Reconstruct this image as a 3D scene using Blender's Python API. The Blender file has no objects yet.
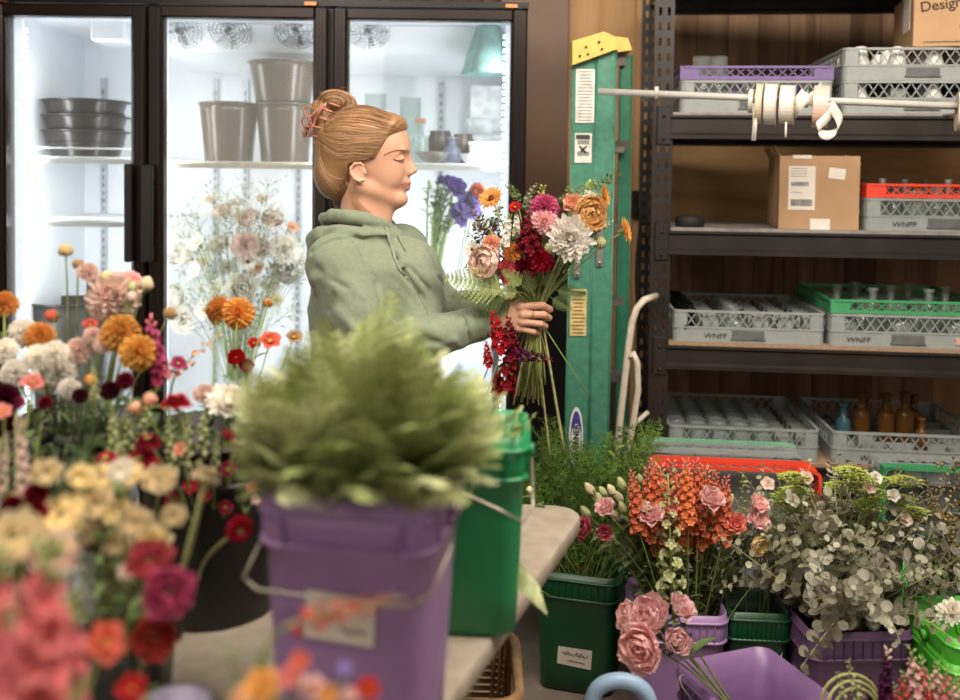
import bpy, math, random
import numpy as np
from mathutils import Vector, Matrix, noise
sc = bpy.context.scene
COL = sc.collection
R = math.radians
PI = math.pi
# ---------------------------------------------------------------- camera
CAMZ = 1.5
cam_d = bpy.data.cameras.new('camera'); cam = bpy.data.objects.new('camera', cam_d); COL.objects.link(cam)
sc.camera = cam
cam_d.lens = 35; cam_d.sensor_width = 36; cam_d.shift_y = -0.143
cam_d.clip_start = 0.05
CM = Matrix.Translation((0, 0, CAMZ)) @ Matrix.Rotation(R(88), 4, 'X') @ Matrix.Rotation(R(0.7), 4, 'Z')
cam.matrix_world = CM
cam_d.dof.use_dof = True; cam_d.dof.focus_distance = 2.45; cam_d.dof.aperture_fstop = 1.7
# ---------------------------------------------------------------- world, lamps, exposure
w = bpy.data.worlds.new('world'); sc.world = w; w.use_nodes = True
w.node_tree.nodes['Background'].inputs[0].default_value = (1.0, 0.86, 0.72, 1)
w.node_tree.nodes['Background'].inputs[1].default_value = 0.06
def area(name, loc, target, size, power, color):
    l = bpy.data.lights.new(name, 'AREA'); l.shape = 'RECTANGLE'; l.size = size[0]; l.size_y = size[1]
    l.energy = power; l.color = color
    o = bpy.data.objects.new(name, l); COL.objects.link(o); o.location = loc
    o.rotation_euler = (Vector(target) - Vector(loc)).to_track_quat('-Z', 'Y').to_euler()
    return o
area('ceiling_lamp', (0.9, 1.35, 2.85), (0.75, 2.1, 0.4), (1.9, 1.0), 84, (1.0, 0.88, 0.76))
area('ceiling_lamp_near', (-0.9, 0.7, 2.85), (-0.5, 1.4, 0.9), (1.4, 1.0), 44, (1.0, 0.9, 0.79))
area('rear_fill_right', (1.9, -1.2, 2.0), (0.3, 2.6, 1.1), (2.2, 1.5), 13, (1.0, 0.91, 0.8))  # unseen soft light from behind the camera on the right
area('rear_fill_left', (-1.7, -1.4, 1.9), (0.2, 2.6, 1.2), (1.8, 1.4), 19, (1.0, 0.92, 0.82))  # added fill light, source unseen; brightens shelves, woman and bucket fronts
sc.view_settings.view_transform = 'Standard'; sc.view_settings.look = 'None'
sc.view_settings.exposure = 0.2; sc.view_settings.gamma = 1.0
sc.view_settings.use_curve_mapping = False
sc.cycles.use_denoising = True
sc.cycles.max_bounces = 10; sc.cycles.transparent_max_bounces = 24
sc.cycles.diffuse_bounces = 6; sc.cycles.glossy_bounces = 3; sc.cycles.transmission_bounces = 6
sc.cycles.caustics_reflective = False; sc.cycles.caustics_refractive = False
sc.cycles.sample_clamp_indirect = 4.0

# ---------------------------------------------------------------- pixel helpers (photo pixel -> world point)
FPX = 960 * 35 / 36
def ray(px, py):
    d = Vector(((px - 480) / FPX, (350 - py) / FPX - 0.143 * 960 / FPX, -1))
    return CM.to_3x3() @ d
def P(px, py, Y):
    d = ray(px, py); t = Y / d.y
    return Vector((d.x * t, Y, CAMZ + d.z * t))
def proj(p):
    q = CMI @ Vector(p); return 480 + q.x / -q.z * FPX, 350 - (q.y / -q.z + 0.143 * 960 / FPX) * FPX
CMI = CM.inverted()
def F(px, py, z=0.0):
    d = ray(px, py); t = (z - CAMZ) / d.z
    return Vector((d.x * t, d.y * t, z))

# ---------------------------------------------------------------- materials
def lin(h):
    if not isinstance(h, str): return (*h[:3], 1)
    h = h.lstrip('#'); c = [int(h[i:i+2], 16) / 255 for i in (0, 2, 4)]
    return tuple((x / 12.92 if x <= .04045 else ((x + .055) / 1.055) ** 2.4) for x in c) + (1,)
MATS = {}
def mat(name, color, rough=.5, metal=0, var=.12, scale=30, bump=0.0, bscale=60, spec=.5, emit=None, es=0, coat=0, sheen=0, transl=0, color2=None, stretch=None, hue=0, sss=0):
    if name in MATS: return MATS[name]
    m = bpy.data.materials.new(name); m.use_nodes = True; nt = m.node_tree; N = nt.nodes; L = nt.links
    b = N['Principled BSDF']; out = N['Material Output']
    b.inputs['Roughness'].default_value = rough; b.inputs['Metallic'].default_value = metal
    b.inputs['Specular IOR Level'].default_value = spec
    if coat: b.inputs['Coat Weight'].default_value = coat
    if sheen: b.inputs['Sheen Weight'].default_value = sheen
    if sss:
        b.inputs['Subsurface Weight'].default_value = sss; b.inputs['Subsurface Radius'].default_value = (.012, .005, .003); b.inputs['Subsurface Scale'].default_value = 1
    c = lin(color)
    tc = N.new('ShaderNodeTexCoord'); src = tc.outputs['Object']
    if stretch:
        mp = N.new('ShaderNodeMapping'); mp.inputs['Scale'].default_value = stretch; L.new(src, mp.inputs[0]); src = mp.outputs[0]
    n = N.new('ShaderNodeTexNoise'); n.inputs['Scale'].default_value = scale; n.inputs['Detail'].default_value = 4; L.new(src, n.inputs['Vector'])
    mx = N.new('ShaderNodeMix'); mx.data_type = 'RGBA'
    c2 = lin(color2) if color2 else tuple(x * (1 - var * 2.2) for x in c[:3]) + (1,)
    c1 = c if color2 else tuple(min(1, x * (1 + var * 1.2)) for x in c[:3]) + (1,)
    mx.inputs[6].default_value = c1; mx.inputs[7].default_value = c2
    rp = N.new('ShaderNodeMapRange'); rp.inputs[1].default_value = .3; rp.inputs[2].default_value = .7
    L.new(n.outputs[0], rp.inputs[0]); L.new(rp.outputs[0], mx.inputs[0])
    csock = mx.outputs[2]
    if hue:
        oi = N.new('ShaderNodeObjectInfo'); hs = N.new('ShaderNodeHueSaturation')
        mr = N.new('ShaderNodeMapRange'); mr.inputs[3].default_value = 1 - hue * 2.2; mr.inputs[4].default_value = 1 + hue * 2.2
        mh = N.new('ShaderNodeMapRange'); mh.inputs[3].default_value = .5 - hue * .12; mh.inputs[4].default_value = .5 + hue * .12
        L.new(oi.outputs['Random'], mr.inputs[0]); L.new(oi.outputs['Random'], mh.inputs[0])
        L.new(mr.outputs[0], hs.inputs['Value']); L.new(mh.outputs[0], hs.inputs['Hue']); L.new(csock, hs.inputs['Color']); csock = hs.outputs[0]
    L.new(csock, b.inputs['Base Color'])
    if bump:
        bn = N.new('ShaderNodeTexNoise'); bn.inputs['Scale'].default_value = bscale; bn.inputs['Detail'].default_value = 6; L.new(src, bn.inputs['Vector'])
        bp = N.new('ShaderNodeBump'); bp.inputs['Strength'].default_value = bump; bp.inputs['Distance'].default_value = .004
        L.new(bn.outputs[0], bp.inputs['Height']); L.new(bp.outputs[0], b.inputs['Normal'])
    if emit: b.inputs['Emission Color'].default_value = lin(emit); b.inputs['Emission Strength'].default_value = es
    if transl:
        tr = N.new('ShaderNodeBsdfTranslucent'); L.new(csock, tr.inputs[0]); ms = N.new('ShaderNodeMixShader'); ms.inputs[0].default_value = transl
        L.new(b.outputs[0], ms.inputs[1]); L.new(tr.outputs[0], ms.inputs[2]); L.new(ms.outputs[0], out.inputs[0])
    MATS[name] = m; return m
def glassmat(name, tint='#ffffff', ior=1.35, rough=.03, haze=0.0, hazecol='#ffffff'):
    if name in MATS: return MATS[name]
    m = bpy.data.materials.new(name); m.use_nodes = True; nt = m.node_tree; N = nt.nodes; L = nt.links
    out = N['Material Output']; N.remove(N['Principled BSDF'])
    t = N.new('ShaderNodeBsdfTransparent'); t.inputs[0].default_value = lin(tint)
    g = N.new('ShaderNodeBsdfGlossy'); g.inputs['Roughness'].default_value = rough
    fr = N.new('ShaderNodeLayerWeight'); fr.inputs[0].default_value = .5; pw = N.new('ShaderNodeMath'); pw.operation = 'POWER'; pw.inputs[1].default_value = 3.0; L.new(fr.outputs['Facing'], pw.inputs[0])
    sc2 = N.new('ShaderNodeMath'); sc2.operation = 'MULTIPLY_ADD'; sc2.inputs[1].default_value = (ior - 1) * 1.3; sc2.inputs[2].default_value = .03; L.new(pw.outputs[0], sc2.inputs[0])
    tc = N.new('ShaderNodeTexCoord'); n = N.new('ShaderNodeTexNoise'); n.inputs['Scale'].default_value = 12; L.new(tc.outputs['Object'], n.inputs['Vector'])
    mm = N.new('ShaderNodeMath'); mm.operation = 'MULTIPLY'; mr = N.new('ShaderNodeMapRange'); mr.inputs[3].default_value = .85; mr.inputs[4].default_value = 1.1
    L.new(n.outputs[0], mr.inputs[0]); L.new(mr.outputs[0], mm.inputs[0]); L.new(sc2.outputs[0], mm.inputs[1])
    s = N.new('ShaderNodeMixShader'); L.new(mm.outputs[0], s.inputs[0]); L.new(t.outputs[0], s.inputs[1]); L.new(g.outputs[0], s.inputs[2])
    last = s
    if haze:
        d = N.new('ShaderNodeBsdfDiffuse'); d.inputs[0].default_value = lin(hazecol); s2 = N.new('ShaderNodeMixShader'); s2.inputs[0].default_value = haze
        L.new(s.outputs[0], s2.inputs[1]); L.new(d.outputs[0], s2.inputs[2]); last = s2
    L.new(last.outputs[0], out.inputs[0]); MATS[name] = m; return m
def woodmat(name, c1, c2, axis='z', ring=6, board=0.0, baxis='x', rough=.7, warp=2.5):
    """grain runs along axis; board>0 gives planks of that width laid side by side along baxis, each its own tone"""
    if name in MATS: return MATS[name]
    m = bpy.data.materials.new(name); m.use_nodes = True; nt = m.node_tree; N = nt.nodes; L = nt.links
    b = N['Principled BSDF']; b.inputs['Roughness'].default_value = rough; b.inputs['Specular IOR Level'].default_value = .25
    tc = N.new('ShaderNodeTexCoord'); mp = N.new('ShaderNodeMapping')
    s = {'x': (.12, 1, 1), 'z': (1, 1, .12), 'y': (1, .12, 1)}[axis]; mp.inputs['Scale'].default_value = s
    L.new(tc.outputs['Object'], mp.inputs[0])
    sep = N.new('ShaderNodeSeparateXYZ'); L.new(tc.outputs['Object'], sep.inputs[0])
    vec = mp.outputs[0]; rnd = None; gap = None
    if board:
        dv = N.new('ShaderNodeMath'); dv.operation = 'DIVIDE'; dv.inputs[1].default_value = board; L.new(sep.outputs[baxis.upper()], dv.inputs[0])
        fl = N.new('ShaderNodeMath'); fl.operation = 'FLOOR'; L.new(dv.outputs[0], fl.inputs[0])
        wn = N.new('ShaderNodeTexWhiteNoise'); wn.noise_dimensions = '1D'; L.new(fl.outputs[0], wn.inputs['W']); rnd = wn.outputs['Value']
        va = N.new('ShaderNodeVectorMath'); va.operation = 'ADD'; vm = N.new('ShaderNodeVectorMath'); vm.operation = 'SCALE'; vm.inputs['Scale'].default_value = 7
        L.new(wn.outputs['Color'], vm.inputs[0]); L.new(vec, va.inputs[0]); L.new(vm.outputs[0], va.inputs[1]); vec = va.outputs[0]
        fr = N.new('ShaderNodeMath'); fr.operation = 'FRACT'; L.new(dv.outputs[0], fr.inputs[0])
        gt = N.new('ShaderNodeMath'); gt.operation = 'LESS_THAN'; gt.inputs[1].default_value = .025; L.new(fr.outputs[0], gt.inputs[0]); gap = gt.outputs[0]
    n1 = N.new('ShaderNodeTexNoise'); n1.inputs['Scale'].default_value = ring; n1.inputs['Distortion'].default_value = warp; n1.inputs['Detail'].default_value = 2; L.new(vec, n1.inputs['Vector'])
    mu = N.new('ShaderNodeMath'); mu.operation = 'MULTIPLY'; mu.inputs[1].default_value = 9; L.new(n1.outputs[0], mu.inputs[0])
    fc = N.new('ShaderNodeMath'); fc.operation = 'PINGPONG'; fc.inputs[1].default_value = 1; L.new(mu.outputs[0], fc.inputs[0])
    n2 = N.new('ShaderNodeTexNoise'); n2.inputs['Scale'].default_value = 60; n2.inputs['Detail'].default_value = 5; L.new(vec, n2.inputs['Vector'])
    ad = N.new('ShaderNodeMath'); ad.operation = 'MULTIPLY_ADD'; ad.inputs[1].default_value = .55; L.new(fc.outputs[0], ad.inputs[0])
    m2 = N.new('ShaderNodeMath'); m2.operation = 'MULTIPLY'; m2.inputs[1].default_value = .5; L.new(n2.outputs[0], m2.inputs[0]); L.new(m2.outputs[0], ad.inputs[2])
    mx = N.new('ShaderNodeMix'); mx.data_type = 'RGBA'; mx.inputs[6].default_value = lin(c1); mx.inputs[7].default_value = lin(c2); L.new(ad.outputs[0], mx.inputs[0])
    cs = mx.outputs[2]
    if rnd:
        hs = N.new('ShaderNodeHueSaturation'); mr = N.new('ShaderNodeMapRange'); mr.inputs[3].default_value = .45; mr.inputs[4].default_value = 1.45
        L.new(rnd, mr.inputs[0]); L.new(mr.outputs[0], hs.inputs['Value']); L.new(cs, hs.inputs['Color'])
        mg = N.new('ShaderNodeMix'); mg.data_type = 'RGBA'; L.new(gap, mg.inputs[0]); L.new(hs.outputs[0], mg.inputs[6]); mg.inputs[7].default_value = (.008, .005, .004, 1); cs = mg.outputs[2]
    L.new(cs, b.inputs['Base Color'])
    bp = N.new('ShaderNodeBump'); bp.inputs['Strength'].default_value = .25; bp.inputs['Distance'].default_value = .003; L.new(ad.outputs[0], bp.inputs['Height']); L.new(bp.outputs[0], b.inputs['Normal'])
    MATS[name] = m; return m

# ---------------------------------------------------------------- mesh builder
def frame_of(d, up=Vector((0, 0, 1))):
    d = Vector(d).normalized(); x = up.cross(d)
    if x.length < 1e-4: x = Vector((1, 0, 0)).cross(d)
    x.normalize(); return x, d.cross(x), d
class MB:
    def __init__(s): s.v = []; s.f = []; s.sm = []; s.mi = []; s.cur = 0
    def add(s, vs, fs, smooth=True, M=None):
        o = len(s.v)
        s.v += [tuple(M @ Vector(p)) for p in vs] if M is not None else [tuple(p) for p in vs]
        s.f += [tuple(i + o for i in q) for q in fs]; s.sm += [smooth] * len(fs); s.mi += [s.cur] * len(fs)
        return s
    def box(s, c, d, M=None, ch=0.0):
        x, y, z = (k / 2 for k in d); c = Vector(c)
        if not ch:
            vs = [c + Vector((a * x, b * y, e * z)) for e in (-1, 1) for b in (-1, 1) for a in (-1, 1)]
            return s.add(vs, [(0, 2, 3, 1), (4, 5, 7, 6), (0, 1, 5, 4), (2, 6, 7, 3), (0, 4, 6, 2), (1, 3, 7, 5)], False, M)
        rings = []
        for zz, k in ((-z, ch), (-z + ch, 0), (z - ch, 0), (z, ch)):
            rings.append([c + Vector(p) for p in ((-x + k, -y + k + (ch if not k else 0), zz), (-x + k + (ch if not k else 0), -y + k, zz), (x - k - (ch if not k else 0), -y + k, zz), (x - k, -y + k + (ch if not k else 0), zz),
                (x - k, y - k - (ch if not k else 0), zz), (x - k - (ch if not k else 0), y - k, zz), (-x + k + (ch if not k else 0), y - k, zz), (-x + k, y - k - (ch if not k else 0), zz))])
        return s.loft(rings, smooth=False, M=M)
    def loft(s, rings, closed=True, cap=(True, True), smooth=True, M=None):
        n = len(rings[0]); vs = [p for r in rings for p in r]; fs = []
        for i in range(len(rings) - 1):
            for j in range(n if closed else n - 1):
                a = i * n + j; b = i * n + (j + 1) % n; fs.append((a, b, b + n, a + n))
        if cap[0] and closed: fs.append(tuple(range(n))[::-1])
        if cap[1] and closed: fs.append(tuple(range((len(rings) - 1) * n, len(rings) * n)))
        return s.add(vs, fs, smooth, M)
    def tube(s, pts, r, seg=8, M=None, cap=True, flat=1.0, smooth=True):
        pts = [Vector(p) for p in pts]; n = len(pts); rings = []; X = None
        for i, p in enumerate(pts):
            d = (pts[min(i + 1, n - 1)] - pts[max(i - 1, 0)])
            d = d.normalized() if d.length > 1e-9 else Vector((0, 0, 1))
            if X is None: X, Y, _ = frame_of(d)
            else:
                X = (X - d * X.dot(d)); X = X.normalized() if X.length > 1e-6 else frame_of(d)[0]; Y = d.cross(X)
            rr = r[i] if isinstance(r, (list, tuple)) else r
            rings.append([p + X * math.cos(2 * PI * k / seg) * rr + Y * math.sin(2 * PI * k / seg) * rr * flat for k in range(seg)])
        return s.loft(rings, cap=(cap, cap), M=M, smooth=smooth)
    def lathe(s, prof, seg=24, M=None, smooth=True, cap=(False, False), c=(0, 0, 0)):
        rings = [[Vector(c) + Vector((r * math.cos(2 * PI * k / seg), r * math.sin(2 * PI * k / seg), z)) for k in range(seg)] for r, z in prof]
        return s.loft(rings, cap=cap, M=M, smooth=smooth)
    def prism(s, pts, d, M=None, smooth=False):
        d = Vector(d); return s.loft([[Vector(p) for p in pts], [Vector(p) + d for p in pts]], smooth=smooth, M=M)
    def ell(s, c, r, seg=12, M=None, rings=8):
        c = Vector(c); r = (r, r, r) if not isinstance(r, (tuple, list)) else r
        return s.loft([[c + Vector((r[0] * math.sin(a) * math.cos(2 * PI * k / seg), r[1] * math.sin(a) * math.sin(2 * PI * k / seg), -r[2] * math.cos(a))) for k in range(seg)] for a in [1e-3 + (PI - 2e-3) * i / rings for i in range(rings + 1)]], M=M)
    def mesh(s, name, mats):
        me = bpy.data.meshes.new(name); me.from_pydata(s.v, [], s.f)
        for m in (mats if isinstance(mats, (list, tuple)) else [mats]): me.materials.append(m)
        me.polygons.foreach_set('use_smooth', s.sm); me.polygons.foreach_set('material_index', s.mi); me.update()
        return me
    def build(s, name, mats, parent=None, M=None, **kw):
        return link(name, s.mesh(name, mats), parent, M, **kw)
def link(name, me, parent=None, M=None, label=None, cat=None, group=None, kind=None):
    o = bpy.data.objects.new(name, me); COL.objects.link(o)
    if parent: o.parent = parent
    if M is not None: o.matrix_basis = M
    tag(o, label, cat, group, kind); return o
def tag(o, label=None, cat=None, group=None, kind=None):
    if label: o['label'] = label
    if cat: o['category'] = cat
    if group: o['group'] = group
    if kind: o['kind'] = kind
    return o
def thing(name, label, cat, loc=(0, 0, 0), rz=0, group=None, M=None):
    o = bpy.data.objects.new(name, None); COL.objects.link(o); o.empty_display_size = .05
    o.matrix_basis = M if M is not None else Matrix.Translation(loc) @ Matrix.Rotation(rz, 4, 'Z')
    return tag(o, label, cat, group)
KIDS = {}
def kids(o): return [c for c in o.children]
def dup(root, M, label=None, group=None, cat=None):
    r = root.copy(); COL.objects.link(r); r.matrix_basis = M
    tag(r, label, cat, group)
    for ch in root.children:
        c = ch.copy(); COL.objects.link(c); c.parent = r
        for g in ch.children:
            d = g.copy(); COL.objects.link(d); d.parent = c
    return r
def T(x, y, z): return Matrix.Translation((x, y, z))
def RZ(a): return Matrix.Rotation(a, 4, 'Z')
def RX(a): return Matrix.Rotation(a, 4, 'X')
def RY(a): return Matrix.Rotation(a, 4, 'Y')
def S(x, y=None, z=None):
    return Matrix.Diagonal((x, x if y is None else y, x if z is None else z, 1))
def aim(loc, d, roll=0, sc_=1.0):
    """matrix with local +Z along d"""
    x, y, z = frame_of(d); m = Matrix((x, y, z)).transposed().to_4x4()
    return Matrix.Translation(loc) @ m @ RZ(roll) @ S(sc_)
def text(name, body, size, m, parent, M, align='LEFT', shear=0, bold=0):
    c = bpy.data.curves.new(name, 'FONT'); c.body = body; c.size = size; c.align_x = align; c.shear = shear; c.offset = bold; c.extrude = .0002
    c.materials.append(m); o = bpy.data.objects.new(name, c); COL.objects.link(o)
    if parent: o.parent = parent
    me = bpy.data.meshes.new_from_object(o); bpy.data.objects.remove(o); o = bpy.data.objects.new(name, me); COL.objects.link(o)
    if parent: o.parent = parent
    o.matrix_basis = M; return o
def scribble(name, w, h, m, parent, M, seed=1, r=.0006):
    q = random.Random(seed); n = max(8, int(w / h * 9)); pts = [Vector((w * (i / n) + q.uniform(-.2, .2) * h, 0, h * (.5 + .5 * math.sin(i * 1.9)) * q.uniform(.4, 1))) for i in range(n + 1)]
    o = MB().tube(pts, r, 4).build(name, m, parent); o.matrix_basis = M; return o
def rrect(w, d, r, z, n=4, c=(0, 0)):
    out = []
    for cx, cy, a0 in ((w/2 - r, d/2 - r, 0), (-w/2 + r, d/2 - r, PI/2), (-w/2 + r, -d/2 + r, PI), (w/2 - r, -d/2 + r, 1.5 * PI)):
        for i in range(n + 1):
            a = a0 + PI / 2 * i / n; out.append(Vector((c[0] + cx + r * math.cos(a), c[1] + cy + r * math.sin(a), z)))
    return out
def bez(a, b, c, n=8):
    a, b, c = Vector(a), Vector(b), Vector(c)
    return [a * (1 - t) ** 2 + b * 2 * t * (1 - t) + c * t * t for t in [i / n for i in range(n + 1)]]
rng = random.Random(7)
U = rng.uniform
# ================================================================ SETTING
WY = 3.98
fm = mat('concrete_floor', '#8d8072', .75, var=.25, scale=5, bump=.3, bscale=40)
MB().box((0.3, 1.2, -.05), (6.6, 6.6, .1)).build('floor', fm, kind='structure')
MB().box((0.3, 1.2, 3.05), (6.6, 6.6, .1)).build('ceiling', mat('ceiling_paint', '#4a4038', .9, var=.1), kind='structure')
plank = woodmat('pallet_planks', '#4a3728', '#9a7c60', 'z', ring=3, board=.13, baxis='x', warp=1.2)
MB().box((0.3, WY + .06, 1.5), (6.6, .12, 3.2)).build('wall_back', plank, kind='structure')
MB().box((-3.06, 1.2, 1.5), (.12, 6.6, 3.2)).build('wall_left', mat('painted_wall', '#a8988a', .9, var=.05), kind='structure')
MB().box((3.66, 1.2, 1.5), (.12, 6.6, 3.2)).build('wall_right', mat('painted_wall', '#a8988a'), kind='structure')
# pale boards behind the ladder
pine = woodmat('pine_board', '#b98a5c', '#d9b184', 'z', ring=2.2, warp=1.5)
a = P(563, 20, WY - .02); b = P(636, 20, WY - .02)
MB().box(((a.x + b.x) / 2, WY - .012, 1.85), (b.x - a.x, .022, 2.3)).build('trim_1', pine, kind='structure')
a = P(636, 20, WY - .04); b = P(672, 20, WY - .04)
MB().box(((a.x + b.x) / 2, WY - .024, 1.5), (b.x - a.x, .046, 3.0), ch=.003).build('trim_2', woodmat('pine_stud', '#c99a68', '#deb88a', 'z', ring=3, warp=.5), kind='structure')
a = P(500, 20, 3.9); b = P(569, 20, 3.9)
MB().box(((a.x + b.x) / 2, 3.90, .60), (b.x - a.x + .03, .15, 1.2), ch=.004).build('trim_5', mat('gap_shade_panel', '#120e0c', .7), kind='structure')  # lower part of the brown board, gap shade put into a near-black colour
MB().box(((a.x + b.x) / 2, 3.92, 2.12), (b.x - a.x, .1, 1.84), ch=.004).build('trim_3', mat('brown_panel', '#7a5b42', .45, var=.12, scale=3, stretch=(1, 1, .1)), kind='structure')
# plywood board fixed behind the middle shelf
MB().box((1.32, WY - .012, 1.475), (1.5, .02, .40)).build('trim_4', woodmat('plywood', '#a5794c', '#e2ba84', 'x', ring=1.6, warp=1.0), kind='structure')

# ================================================================ SHELF UNIT
SA = R(6)
SO = P(652, 180, 3.1); SO.z = 0
SM = Matrix.Translation(SO) @ RZ(-SA)
SMI = SM.inverted()
def SP(px, py, dep=0.0):
    """photo pixel -> shelf-local point on the plane dep behind the shelf front"""
    d = SMI.to_3x3() @ ray(px, py); o = SMI @ Vector((0, 0, CAMZ)); t = (dep - o.y) / d.y
    return o + d * t
steel = mat('black_steel', '#2c2724', .42, var=.15, scale=8, metal=.3)
steel_hole = mat('slot_dark', '#b39a7c', .8)
board_m = mat('particle_board', '#a08468', .8, var=.15, scale=200)
unit = thing('shelving_unit', 'tall black slotted steel shelving unit stacked with glass racks and cartons', 'shelving unit', M=SM)
SH_W, SH_D = 1.45, .62
levels = []
for py in (115, 230.5, 345, 461): levels.append(SP(668, py).z)
levels.append(SP(668, -42).z)
def post(x, y, side):
    m = MB(); w_ = .064; t = .004; H = 2.45
    # front flange and side flange with teardrop slots: built as strips between slots
    pitch = .05; n = int(H / pitch)
    for fl in (0, 1):
        def bx(u0, u1, z0, z1):
            if fl == 0: m.box(((u0 + u1) / 2, 0, (z0 + z1) / 2), (u1 - u0, t, z1 - z0))
            else: m.box((t / 2, .002 + (u0 + u1) / 2, (z0 + z1) / 2), (t, u1 - u0, z1 - z0))
        W = w_ if fl == 0 else .045
        for u0, u1 in ((0, W * .2), (W * .36, W * .64), (W * .8, W)): bx(u0, u1, 0, H)
        for u0, u1 in ((W * .2, W * .36), (W * .64, W * .8)):
            for k in range(n): bx(u0, u1, k * pitch + .026, (k + 1) * pitch)
    M = T(x, y, 0) @ (RZ(0) if side == 0 else RZ(PI / 2) if side == 1 else S(1))
    o = m.build('upright', steel, unit); o.matrix_basis = M
    return o
post(0, 0, 0)
o = post(0, SH_D, 0); 
o = post(SH_W, 0, 0); o.matrix_basis = T(SH_W + .064, 0, 0) @ S(-1, 1, 1)
o = post(SH_W, SH_D, 0); o.matrix_basis = T(SH_W + .064, SH_D, 0) @ S(-1, 1, 1)
for z in levels:
    for y in (0.0, SH_D):
        m = MB(); m.prism([(0, y + .004, z), (0, y + .004, z - .078), (0, y - .012, z - .078), (0, y - .012, z - .066), (0, y - .001, z - .058), (0, y - .001, z - .014), (0, y - .01, z - .008), (0, y - .01, z)][::-1], (SH_W, 0, 0), M=T(.05, 0, 0))
        m.build('beam', steel, unit)
    m = MB(); m.box((.035, -.006, z - .035), (.045, .008, .125), ch=.002)
    for dz in (-.045, .03): m.tube([(.035, -.009, z - .035 + dz), (.035, -.013, z - .035 + dz)], .006)
    m.build('bracket', steel, unit)
    MB().box((.06 + SH_W / 2 - .03, SH_D / 2, z + .004), (SH_W - .02, SH_D - .012, .012)).build('shelf_board', board_m if z < 1.2 else mat('grey_deck', '#8d8882', .6), unit)
    MB().box((.03, SH_D / 2, z - .03), (.004, SH_D, .04)).build('side_brace', steel, unit)
# thin back struts
# ---------------------------------------------------------------- glass racks
grey_p = mat('grey_plastic', '#8f9694', .5, var=.05)
rack_cols = {'purple': mat('purple_plastic', '#6f5a8c', .5, var=.05), 'red': mat('red_plastic', '#e2442c', .5, var=.04), 'green': mat('green_plastic', '#3f9460', .5, var=.04), 'grey': grey_p, 'mint': mat('mint_plastic', '#7fb596', .5, var=.04)}
ink = mat('marker_ink', '#3a3634', .6)
W_ = .495
def strip(m, a, b, w, n, t=.003):
    """flat bar a-b of width w, thickness along n"""
    a, b = Vector(a), Vector(b); d = (b - a).normalized(); n = Vector(n); s = d.cross(n) * w / 2; q = n * t / 2
    m.add([a - s - q, a + s - q, a + s + q, a - s + q, b - s - q, b + s - q, b + s + q, b - s + q], [(0, 1, 2, 3), (4, 7, 6, 5), (0, 4, 5, 1), (1, 5, 6, 2), (2, 6, 7, 3), (3, 7, 4, 0)], False)
def ring_wall(m, z0, z1, w, t=.004, r=.02, out=0):
    o = rrect(w + out, w + out, r, z0); i = rrect(w - 2 * t, w - 2 * t, r - t, z0)
    up = Vector((0, 0, z1 - z0)); m.loft([i, o, [p + up for p in o], [p + up for p in i], i], cap=(False, False), smooth=False)
def lattice(m, z0, z1, w, margin=.045, cell=.034):
    h = z1 - z0
    for k in range(4):
        M4 = RZ(k * PI / 2); L_ = w - 2 * margin; n = max(2, round(L_ / cell)); c = L_ / n; mm = MB()
        y = -w / 2 + .004
        for j in range(n):
            x0 = -L_ / 2 + j * c
            strip(mm, (x0, y, z0), (x0 + c, y, z1), .0032, (0, 1, 0)); strip(mm, (x0, y, z1), (x0 + c, y, z0), .0032, (0, 1, 0))
        m.add(mm.v, mm.f, False, M4)
        for sx in (-1, 1): m.box((sx * (w / 2 - margin / 2 - .008), y, (z0 + z1) / 2), (margin - .02, .004, h), M=M4)
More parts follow.
